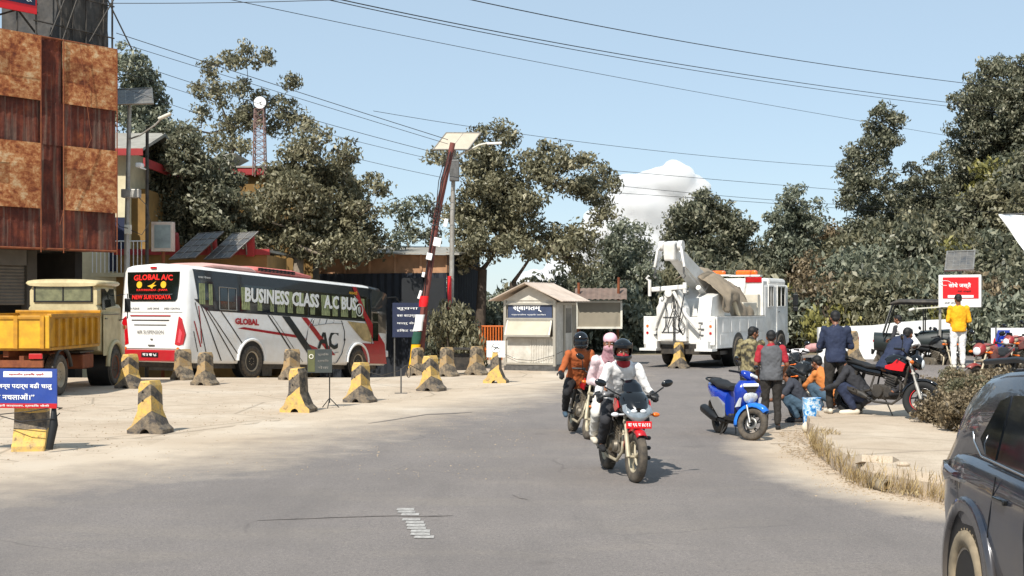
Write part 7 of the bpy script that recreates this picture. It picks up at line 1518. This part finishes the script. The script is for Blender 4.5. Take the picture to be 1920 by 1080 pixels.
def person(label, loc, rz, J, top='white', bottom='black', shoes='black', sleeve='long', skin=None, helmet=None, hair=True, gloves=None, s=1., extra=None, vest=None, group=None, legs='long', hairlong=0):
    t = thing('person', label, 'person', loc, rz, group); t.scale = (s, s, s); sk = skin or M['skin']; F = headframe(J); r, f, u = F; H = J['head']
    b = MB(); b.loft(rings_torso(J, 0, .03)); b.ell(J['pel'], (.15, .11, .11))
    b.capsule(J['neck']-V(0, 0, .02), H-u*.06, .052, .05)
    hb_ell(b, H, F, (0, -.008, .025), (.074, .094, .088)); hb_ell(b, H, F, (0, .018, -.035), (.058, .070, .075)); hb_ell(b, H, F, (0, .062, -.078), (.028, .026, .024))
    b.capsule(H+f*.088+u*.012, H+f*.106-u*.026, .009, .014, 8); hb_ell(b, H, F, (0, .075, .030), (.052, .018, .012))
    hb_ell(b, H, F, (0, .084, -.052), (.026, .012, .010)); 
    for sg in (-1, 1): hb_ell(b, H, F, (sg*.074, -.004, -.004), (.011, .020, .032), 10, 6); hb_ell(b, H, F, (sg*.045, .058, -.02), (.022, .022, .022), 10, 6)
    for sd, sg in (('R', 1), ('L', -1)):
        b.capsule(J['sh'+sd], J['el'+sd], .050, .040); b.capsule(J['el'+sd], J['wr'+sd], .038, .026); b.ell(J['sh'+sd], (.055, .055, .055))
        b.capsule(J['hip'+sd], J['kn'+sd], .083, .056); b.capsule(J['kn'+sd], J['an'+sd], .055, .036)
        b.capsule(J['an'+sd]-V(0, 0, .03), J['to'+sd], .034, .028)
        hd = J['h'+sd] if J['h'+sd] is not None else (J['wr'+sd]-J['el'+sd], f*sg if False else Vector((0, 1, 0)), Vector((-sg, 0, 0)))
        hand(b, J['wr'+sd], hd[0], hd[1], hd[2], J['curl'])
    bo_ = b.build('body', sk, t); rem(bo_, .0085, 2)
    if not helmet or helmet.get('open'):
        for sg in (-1, 1):
            b = MB(); hb_ell(b, H, F, (sg*.030, .080, .010), (.013, .010, .006), 10, 6); b.mi = 1; hb_ell(b, H, F, (sg*.030, .0885, .010), (.006, .003, .006), 8, 5); b.build('eye', [M['eye_white'], M['iris']], bo_)
            b = MB(); hb_ell(b, H, F, (sg*.031, .088, .030), (.019, .005, .004), 8, 5); b.build('eyebrow', M['hair'], bo_)
        b = MB(); hb_ell(b, H, F, (0, .094, -.052), (.020, .004, .006), 10, 6); b.build('lips', M['lip'], bo_)
    if hair and not helmet:
        b = MB(); hb_ell(b, H, F, (0, -.028, .040), (.083, .090, .086)); hb_ell(b, H, F, (0, .030, .085), (.062, .055, .035)); hb_ell(b, H, F, (0, -.058, -.01-hairlong*.5), (.066, .045, .062+hairlong))
        for sg in (-1, 1): hb_ell(b, H, F, (sg*.068, .012, .035), (.014, .030, .040), 10, 6)
        ho = b.build('hair', M['hair'], t); rem(ho, .011, 1, .008)
    if helmet:
        hc = helmet.get('col', 'black_gloss'); b = MB(); hb_ell(b, H, F, (0, -.012, .030), (.122, .142, .128), 26, 16)
        # opening: the front faces between brow and chin removed
        me_v = b.v; faces = []; 
        for fc in b.f:
            c = sum((me_v[i] for i in fc), Vector())/len(fc)-H; x, y, z = c.dot(r), c.dot(f), c.dot(u)
            if not (y > .02 and -.07 < z < .045 and abs(x) < .112) and z > -.085: faces.append(fc)
        b.f = faces; b.fm = [0]*len(faces); b.fs = [True]*len(faces)
        hm = b.build('helmet', M[hc], t, fix=False); mm = hm.modifiers.new('s', 'SOLIDIFY'); mm.thickness = .012
        b = MB(); L = []
        for k in range(15):
            a = R(-98+k*14); x_, y_ = .113*math.sin(a), -.012+.142*math.cos(a); L.append([H+r*x_+f*y_-u*.035, H+r*x_*1.03+f*(y_+.008)-u*.065, H+r*x_*.93+f*(y_-.004)-u*.102, H+r*x_*.8+f*(y_-.02)-u*.09])
        b.loft(L, caps=True); b.build('chin_bar', M[helmet.get('chin', hc)], hm, bevel=.004)
        if helmet.get('visor', True):
            b = MB(); L = []
            vz = helmet.get('vz', (-.035, .05))
            for k in range(13):
                a = R(-84+k*14); L.append([H+r*.121*math.sin(a)+f*(-.012+.146*math.cos(a))+u*vz[0], H+r*.123*math.sin(a)+f*(-.012+.152*math.cos(a))+u*(vz[0]*.4+vz[1]*.6), H+r*.117*math.sin(a)+f*(-.012+.140*math.cos(a))+u*vz[1]])
            b.loft(L, caps=False, closed=False); b.build('visor', smoke, hm, fix=False)
    inf = .022
    b = MB(); b.loft(rings_torso(J, inf, .10 if sleeve != 'tuck' else .0)); 
    for sd in 'RL':
        b.ell(J['sh'+sd], (.068, .068, .066))
        if sleeve in ('long', 'tuck'): b.capsule(J['sh'+sd], J['el'+sd], .062, .050); b.capsule(J['el'+sd], J['el'+sd].lerp(J['wr'+sd], .93), .049, .037)
        elif sleeve == 'short': b.capsule(J['sh'+sd], J['sh'+sd].lerp(J['el'+sd], .72), .064, .060)
    b.capsule(J['neck']-V(0, 0, .05), J['neck']+(H-J['neck'])*.15, .066, .056)
    so = b.build('shirt', CL[top], t); rem(so, .013, 3, .034)
    if vest:
        b = MB(); b.loft(rings_torso(J, inf+.014, .10)); vo = b.build('vest', CL[vest], t); rem(vo, .013, 3, .034)
    b = MB(); Jt = J; b.loft(rings_torso(J, .014, .06, top=False)[:3]); 
    for sd in 'RL':
        b.capsule(J['hip'+sd], J['kn'+sd], .102, .074); b.capsule(J['kn'+sd], J['kn'+sd].lerp(J['an'+sd], .93), .071, .056)
    tr_ = b.build('trousers', CL[bottom], t); rem(tr_, .013, 3, .03)
    for sd in 'RL':
        d = (J['to'+sd]-J['an'+sd]); d.z = 0; d = d.normalized() if d.length > .01 else Vector((0, 1, 0)); hl = J['an'+sd]-d*.04; 
        b = MB(); z_ = min(J['to'+sd].z, .04); b.capsule(V(hl.x, hl.y, J['an'+sd].z-.045), J['to'+sd]+d*.03, .044, .038, 12); b.box((J['an'+sd]+J['to'+sd])/2-V(0, 0, .05), (.01, .01, .01)); sh = b.build('shoe', CL[shoes] if shoes in CL else M[shoes], t); rem(sh, .01, 2)
        if gloves:
            b = MB(); hd = J['h'+sd] if J['h'+sd] is not None else (J['wr'+sd]-J['el'+sd], Vector((0, 1, 0)), Vector((0, 0, -1))); hand(b, J['wr'+sd], hd[0], hd[1], hd[2], J['curl'], 1.12, .0115); b.capsule(J['wr'+sd].lerp(J['el'+sd], .22), J['wr'+sd], .036, .033); go = b.build('glove', M[gloves], t); rem(go, .008, 1)
    if extra: extra(t, J, F)
    return t
def ride(fwd=.0, zs=0., lean=.14, head_pitch=.12, y0=0.):
    """rider astride; coordinates of the motorcycle"""
    pz = .905+zs; J = dict(pel=V(0, -.24+y0, pz), chest=V(0, -.14+y0+lean*.5, pz+.30), neck=V(0, -.07+y0+lean, pz+.49), head=V(0, -.01+y0+lean*1.1, pz+.63), face=V(0, 1, -head_pitch), up=V(0, .1, 1),
        shR=V(.18, -.09+y0+lean, pz+.43), elR=V(.31, .03+y0+lean*.5, pz+.15), wrR=V(.34, .19, 1.03), shL=V(-.18, -.09+y0+lean, pz+.43), elL=V(-.31, .03+y0+lean*.5, pz+.15), wrL=V(-.34, .19, 1.03),
        hipR=V(.10, -.22+y0, pz-.03), knR=V(.24, .20+y0, .70), anR=V(.21, -.12, .40), toR=V(.23, .04, .33), hipL=V(-.10, -.22+y0, pz-.03), knL=V(-.24, .20+y0, .70), anL=V(-.21, -.12, .40), toL=V(-.23, .04, .33), curl=.75)
    J['hR'] = (V(.02, 1, -.15), V(-1, .1, 0), V(0, 0, -1)); J['hL'] = (V(-.02, 1, -.15), V(1, .1, 0), V(0, 0, -1)); return J
def rz_of(t): return t.rotation_euler.z
# front rider
def bag_strap(t, J, F):
    b = MB(); c, n_ = J['chest'], J['neck']; b.tube([c+V(.15, .02, .2), c+V(.10, .13, .1), c+V(0, .15, -.02), c+V(-.1, .13, -.14), c+V(-.14, .06, -.24)], .02, 8, flat=.3); b.build('bag_strap', M['black'], t)
    b = MB(); H = J['head']; r, f, u = F; hb_ell(b, H, F, (0, .03, -.05), (.078, .088, .055)); b.capsule(H-u*.08, J['neck'], .075, .09); so = b.build('red_face_mask', CL['red'], t); rem(so, .01, 2, .008)
J = ride(lean=.20, head_pitch=.15); J['head'] += V(.03, 0, 0); J['face'] = V(.12, 1, -.12)
r1 = person('rider in white jacket with black helmet and red face cloth on the front motorcycle', loc1, rz1, J, 'white', 'darkgrey', 'black', gloves='black', helmet=dict(col='black_gloss', open=True, vz=(.065, .118)), extra=bag_strap)
def scarf(t, J, F):
    H = J['head']; b = MB(); hb_ell(b, H, F, (0, -.012, .060), (.090, .108, .082)); so = b.build('pink_cap', mk('pink_cap', '#e3b4bd', .8, var=.1), t); rem(so, .011, 2, .008)
    b = MB(); hb_ell(b, H, F, (0, .014, -.052), (.084, .102, .058)); hb_ell(b, H, F, (0, -.05, -.02), (.085, .06, .07)); b.capsule(H-F[2]*.08, J['neck']-V(0, 0, .03), .085, .12); so = b.build('face_scarf', mk('pink_scarf', '#cfa9ae', .8, var=.1, dirt='#8a4f5c', dirtsc=22, dirtamt=.75), t); rem(so, .011, 2, .012)
J = ride(lean=.10, y0=-.36, zs=.07); J['wrR'] = V(.16, -.22, 1.10); J['wrL'] = V(-.16, -.22, 1.10); J['elR'] = V(.27, -.50, 1.14); J['elL'] = V(-.27, -.50, 1.14)
J['head'] += V(.07, 0, .01); J['neck'] += V(.05, 0, 0); J['chest'] += V(.035, 0, 0); J['knR'] = V(.28, -.12, .76); J['knL'] = V(-.28, -.12, .76); J['anR'] = V(.24, -.42, .46); J['anL'] = V(-.24, -.42, .46); J['toR'] = V(.26, -.26, .40); J['toL'] = V(-.26, -.26, .40); J['hipR'] = V(.10, -.57, .98); J['hipL'] = V(-.10, -.57, .98); J['curl'] = .3; J['shR'] += V(.05, 0, 0); J['shL'] += V(.05, 0, 0)
J['face'] = V(.35, 1, -.05)
r1b = person('pillion passenger in white with a pink cap and patterned scarf behind the front rider', loc1, rz1, J, 'pinkwhite', 'dustwhite', 'cream', helmet=None, hair=False, extra=scarf)
J = ride(lean=.12, zs=-.02, head_pitch=.05); J['face'] = V(.1, 1, -.1)
r2 = person('rider in orange jacket and dark helmet on the second motorcycle', loc2, rz2, J, 'orange', 'black', 'jeans', gloves='black', helmet=dict(col='black_gloss', open=True, vz=(-.035, .05)))
# standing men -------------------------------------------------------
def place(px, py, z=None):
    if z is None: return tuple(at(px, py))
    Y = FP*(CH-z)/(py-HY); return ((px-960)/FP*Y, Y, z)
def hdg_(deg): return R(deg)          # 0 = facing away from the camera, 180 = facing it
J = stand(); J['wrR'] = V(.20, .16, .92); J['elR'] = V(.26, -.03, 1.1); J['elL'] = V(-.25, -.03, 1.1); J['wrL'] = V(-.22, .14, .9); J['head'] += V(.0, .03, -.01); J['face'] = V(0, 1, -.3)
person('man in grey waistcoat over a red tee, back to the camera beside the blue scooter', place(1446, 806), hdg_(-8), J, 'red', 'trousers', 'black', sleeve='short', vest='grey', s=1.0)
J = stand(); J['face'] = V(.75, .65, -.25); J['wrR'] = V(.16, .25, 1.0); J['elR'] = V(.25, .02, 1.1); J['wrL'] = V(-.1, .25, 1.02); J['elL'] = V(-.25, 0, 1.1); J['neck'] += V(.02, .05, 0); J['head'] += V(.04, .08, -.02); J['shR'] += V(.02, .04, 0); J['shL'] += V(0, .04, 0)
person('man in camouflage green jacket looking right, standing behind the blue scooter', place(1406, 782), hdg_(-25), J, 'khaki', 'trousers', 'black', s=1.02)
J = stand(); J['wrR'] = V(.06, .18, 1.12); J['elR'] = V(.26, .04, 1.08); J['wrL'] = V(-.06, .18, 1.12); J['elL'] = V(-.26, .04, 1.08); J['anR'] = V(.20, .02, .09); J['knR'] = V(.15, .03, .49); J['toR'] = V(.30, .12, .03); J['anL'] = V(-.10, -.02, .09); J['face'] = V(0, 1, -.35); J['head'] += V(0, .03, -.01)
person('tall man in navy padded vest with folded arms, back to the camera on the island', place(1567, 775, IH), hdg_(-4), J, 'navy', 'trousers', 'cream', s=1.03)
J = stand(); J['face'] = V(0, 1, -.4); J['wrR'] = V(.08, .2, 1.05); J['elR'] = V(.25, -.02, 1.08); J['wrL'] = V(-.08, .2, 1.05); J['elL'] = V(-.25, -.02, 1.08)
J['anR'] = V(.12, .05, .09); J['toR'] = V(.13, .22, .03)
gy = at(1797, 700); person('man in bright yellow top and white trousers, back to the camera by the light box', (gp(1797, 31).x, 31, gz(gp(1797, 31).x, 31)), hdg_(0), J, 'yellow', 'white', 'cream', s=1.03)
# crouching figures
def squat(arm=0.):
    J = dict(pel=V(0, -.16, .26), chest=V(0, .02, .53), neck=V(0, .14, .70), head=V(0, .22, .82), face=V(0, 1, -.45), up=V(0, .3, 1),
        shR=V(.17, .10, .64), elR=V(.25, .24, .44), wrR=V(.14, .42, .38), shL=V(-.17, .10, .64), elL=V(-.25, .24, .44), wrL=V(-.14, .42, .38),
        hipR=V(.09, -.14, .25), knR=V(.20, .22, .46), anR=V(.14, -.02, .09), toR=V(.17, .14, .03), hipL=V(-.09, -.14, .25), knL=V(-.20, .22, .46), anL=V(-.14, -.02, .09), toL=V(-.17, .14, .03), hR=None, hL=None, curl=.6)
    return J
GC = 'men crouching round the bike under repair'
J = squat(); J['face'] = V(-.1, 1, -.2)
person('man in dark tee and jeans crouching and facing left behind the printed bag', place(1496, 792), hdg_(72), J, 'slate', 'jeans', 'black', sleeve='short', s=1.05, group=GC)
J = squat()
person('man in orange top crouching between the standing man and the bike', place(1550, 772, .2), hdg_(35), J, 'ltorange', 'jeans', 'black', s=1.05, group=GC)
J = squat(); J['head'] += V(0, -.02, .03)
person('man in black crouching and facing left, right of the navy vest man', place(1603, 776, IH), hdg_(65), J, 'darkgrey', 'navy', 'cream', s=1.1, group=GC)
# sitting on bike3 sideways, arms on the tank, looking left
def sitp(y=-.2, z=.88):
    J = ride(lean=.3, zs=.0); return J
J = ride(lean=.22, zs=-.02); J['face'] = V(-.3, .8, -.2); J['head'] += V(.0, .02, -.08); J['wrR'] = V(.1, .1, 1.08); J['wrL'] = V(-.1, .16, 1.22); J['elR'] = V(.25, -.1, 1.05); J['elL'] = V(-.24, .02, 1.04); J['hR'] = (V(-.6, .8, 0), V(-1, 0, 0), V(0, 0, -1)); J['hL'] = (V(.1, .1, 1), V(0, 1, 0), V(1, 0, 0)); J['anR'] = V(.24, -.3, .45); J['toR'] = V(.26, -.14, .40)
person('boy in navy jacket sitting on the shiny parked motorcycle, chin in his hand', loc3, rz3+R(75), {k: (v if not isinstance(v, Vector) or k in ('face', 'up') else v+V(0, .30, 0) if True else v) for k, v in J.items()}, 'navy', 'darkgrey', 'black', s=.93)
J = ride(lean=.25, zs=0)
pb = place(1760, 712, .28); h_ = (math.sin(R(60)), -math.cos(R(60)))
J['face'] = V(-.4, 1, -.3)
person('man with black hair in white and black jacket sitting on the bike behind', (pb[0]-h_[0]*.8, pb[1]-h_[1]*.8, .28), head(*h_)+R(150), J, 'darkgrey', 'black', 'black', vest='white', s=.95)
# printed plastic bag, small things -----------------------------------
p = at(1522, 800); t = thing('printed_bag', 'blue and white printed plastic bag standing at the island kerb', 'bag', tuple(p), R(15))
bm_ = bpy.data.materials.new('bag_print'); bm_.use_nodes = True; q = N(bm_); c = q.ramp(q.noise(9, 3), [(.38, '#1f5fae'), (.47, '#58a3d8'), (.53, '#dfe6ea'), (.62, '#7fb4dc')]); q.l(c, q.b.inputs['Base Color']); q.b.inputs['Roughness'].default_value = .25
b = MB(); L = []; rn = random.Random(9)
for z, sc_ in ((.0, .8), (.06, 1), (.2, .95), (.34, 1.02), (.44, .98), (.5, 1.05)): L.append([(x*sc_+rn.uniform(-.012, .012), y*sc_+rn.uniform(-.012, .012), z+rn.uniform(-.01, .01)) for x, y, _ in sell(0, 0, 0, .16, .09, 20, 3.2, 'Z')])
b.loft(L, caps=True); b.build('bag', bm_, t)
p = at(1516, 812); t = thing('small_sack', 'small pale tied sack on the dirt at the foot of the printed bag', 'sack', tuple(p)); b = MB(); b.ell((0, 0, .09), (.12, .09, .10)); b.ell((.02, 0, .19), (.03, .03, .05)); o = b.build('sack', CL['cream'], t); rem(o, .012, 2, .02)
# dry shrubs behind the island kerb, right
for i, (px, py, sc_, k) in enumerate([(1775, 792, .42, 'brown'), (1800, 800, .5, 'brown'), (1828, 806, .5, 'brown'), (1790, 770, .48, 'brown'), (1822, 778, .52, 'olive'), (1852, 780, .55, 'brown'), (1765, 755, .4, 'brown'), (1806, 752, .5, 'brown'), (1842, 755, .55, 'brown'), (1785, 735, .42, 'olive'), (1876, 760, .5, 'brown')]):
    p = on_island(px, py); tsh = bush(p.x, p.y, sc_, k, ('leafless brown' if k == 'brown' else 'half green')+' scrubby shrub at the back of the concrete island by the parked bikes', 'scrubby shrubs on the island, '+k, sz=.85, z=IH-.02, name='shrub', cat='shrub')
# dry grass tufts along the kerb face
gb = MB(); rn = random.Random(21)
edge = [Vector((x, y, 0)) for x, y in [g2(1522, 838), g2(1530, 852), g2(1556, 874), g2(1598, 903), g2(1628, 914), g2(1640, 918), g2(1700, 930), g2(1770, 943), (4.95, 13.6)]]
def blade(c, d, h_, w_): s_ = Vector((-d.y, d.x, 0)).normalized()*w_ if d.length > 1e-4 else Vector((w_, 0, 0)); gb.add([c-s_, c+s_, c+d*.5+UZ*h_*.6+s_*.5, c+d+UZ*h_, c+d*.5+UZ*h_*.6-s_*.5], [(0, 1, 2, 3, 4)])
for a, c in zip(edge, edge[1:]):
    n = int((c-a).length*300); nd = Vector((-(c-a).y, (c-a).x, 0)).normalized()
    if nd.y > 0: nd = -nd
    for i in range(n):
        p = a.lerp(c, rn.random())+nd*rn.uniform(-.03, .14); p.z = rn.uniform(0, .1)
        if rn.random() < .25: p.z = rn.uniform(.12, .25); p -= nd*.08
        blade(p, Vector((rn.uniform(-.07, .07), rn.uniform(-.09, .02), 0)), rn.uniform(.05, .2), rn.uniform(.003, .006))
for (px, py) in ((1555, 812), (1548, 808), (1700, 925), (1560, 815)):
    p = on_island(px, py)
    for i in range(40): blade(p+V(rn.uniform(-.12, .12), rn.uniform(-.1, .1), 0), V(rn.uniform(-.06, .06), rn.uniform(-.06, .06), 0), rn.uniform(.02, .07), .004)
gm_ = leaf_mat('dry_grass', [(.2, '#5c4c33'), (.5, '#8f7b56'), (.8, '#b7a276'), (.95, '#d0bf95')], .8, .2)
tag(gb.build('dry_grass', gm_, fix=False), 'dry straw coloured grass along the foot of the concrete island', 'grass', kind='stuff')
# loose stones and litter on the dirt edge
sb_ = MB()
for i in range(700):
    a, c = random.choice(list(zip(edge, edge[1:]))); p = a.lerp(c, random.random()); o = abs(random.gauss(0, .35)); p += Vector((-o*.8, -o*.5, 0))
    s_ = random.uniform(.004, .014); sb_.ell((p.x, p.y, gz(p.x, p.y)+s_*.5), (s_*random.uniform(.8, 1.5), s_, s_*.7), 6, 4)
for i in range(500):
    p = at(random.uniform(1460, 1530), random.uniform(795, 860)); s_ = random.uniform(.004, .014); sb_.ell((p.x, p.y, p.z+s_*.5), (s_*random.uniform(.8, 1.5), s_, s_*.7), 6, 4)
for i in range(1500):
    p = at(random.uniform(-50, 1000), random.choice([random.uniform(720, 860), random.uniform(760, 900)])); s_ = random.uniform(.004, .013); sb_.ell((p.x, p.y, p.z+s_*.4), (s_*random.uniform(.8, 1.5), s_, s_*.7), 5, 4)
tag(sb_.build('loose_gravel', mk('gravel', '#a08f78', .95, var=.4, sc=30), fix=False), 'loose pale stones scattered over the dusty road edges', 'gravel', kind='stuff')
# kerb outlet pipe and broken slab
p = at(1655, 921); t = thing('drain_pipe', 'short open concrete drain pipe poking out below the island edge', 'pipe', (p.x, p.y-.02, .0), R(12))
b = MB(); b.lathe([(.055, -.12), (.075, -.12), (.075, .25), (.055, .25)], (0, 0, .07), 'Y', 20); b.build('pipe', mk('pipe_concrete', '#8b7f6c', .9, var=.2), t)
b = MB(); b.cyl((0, .0, .07), (0, .2, .07), .056, n=16); b.build('dark_inside', M['black'], t)
p = on_island(1640, 862); o = MB(); o.prism([(-.22, -.2), (.12, -.26), (.26, -.05), (.15, .15), (-.12, .12), (-.25, 0)], -.07, .012, 'Z'); t = o.build('broken_slab', GM); t.location = (p.x, p.y-.05, IH+.01); t.rotation_euler = (R(-14), R(5), 0); tag(t, 'broken concrete piece at the island edge above the drain pipe', 'slab')
p = on_island(1694, 874); o = MB(); o.ell((0, 0, .02), (.08, .05, .03), 10, 6); t = o.build('stone', GM); t.location = p; tag(t, 'single flat stone lying on the concrete island', 'stone')
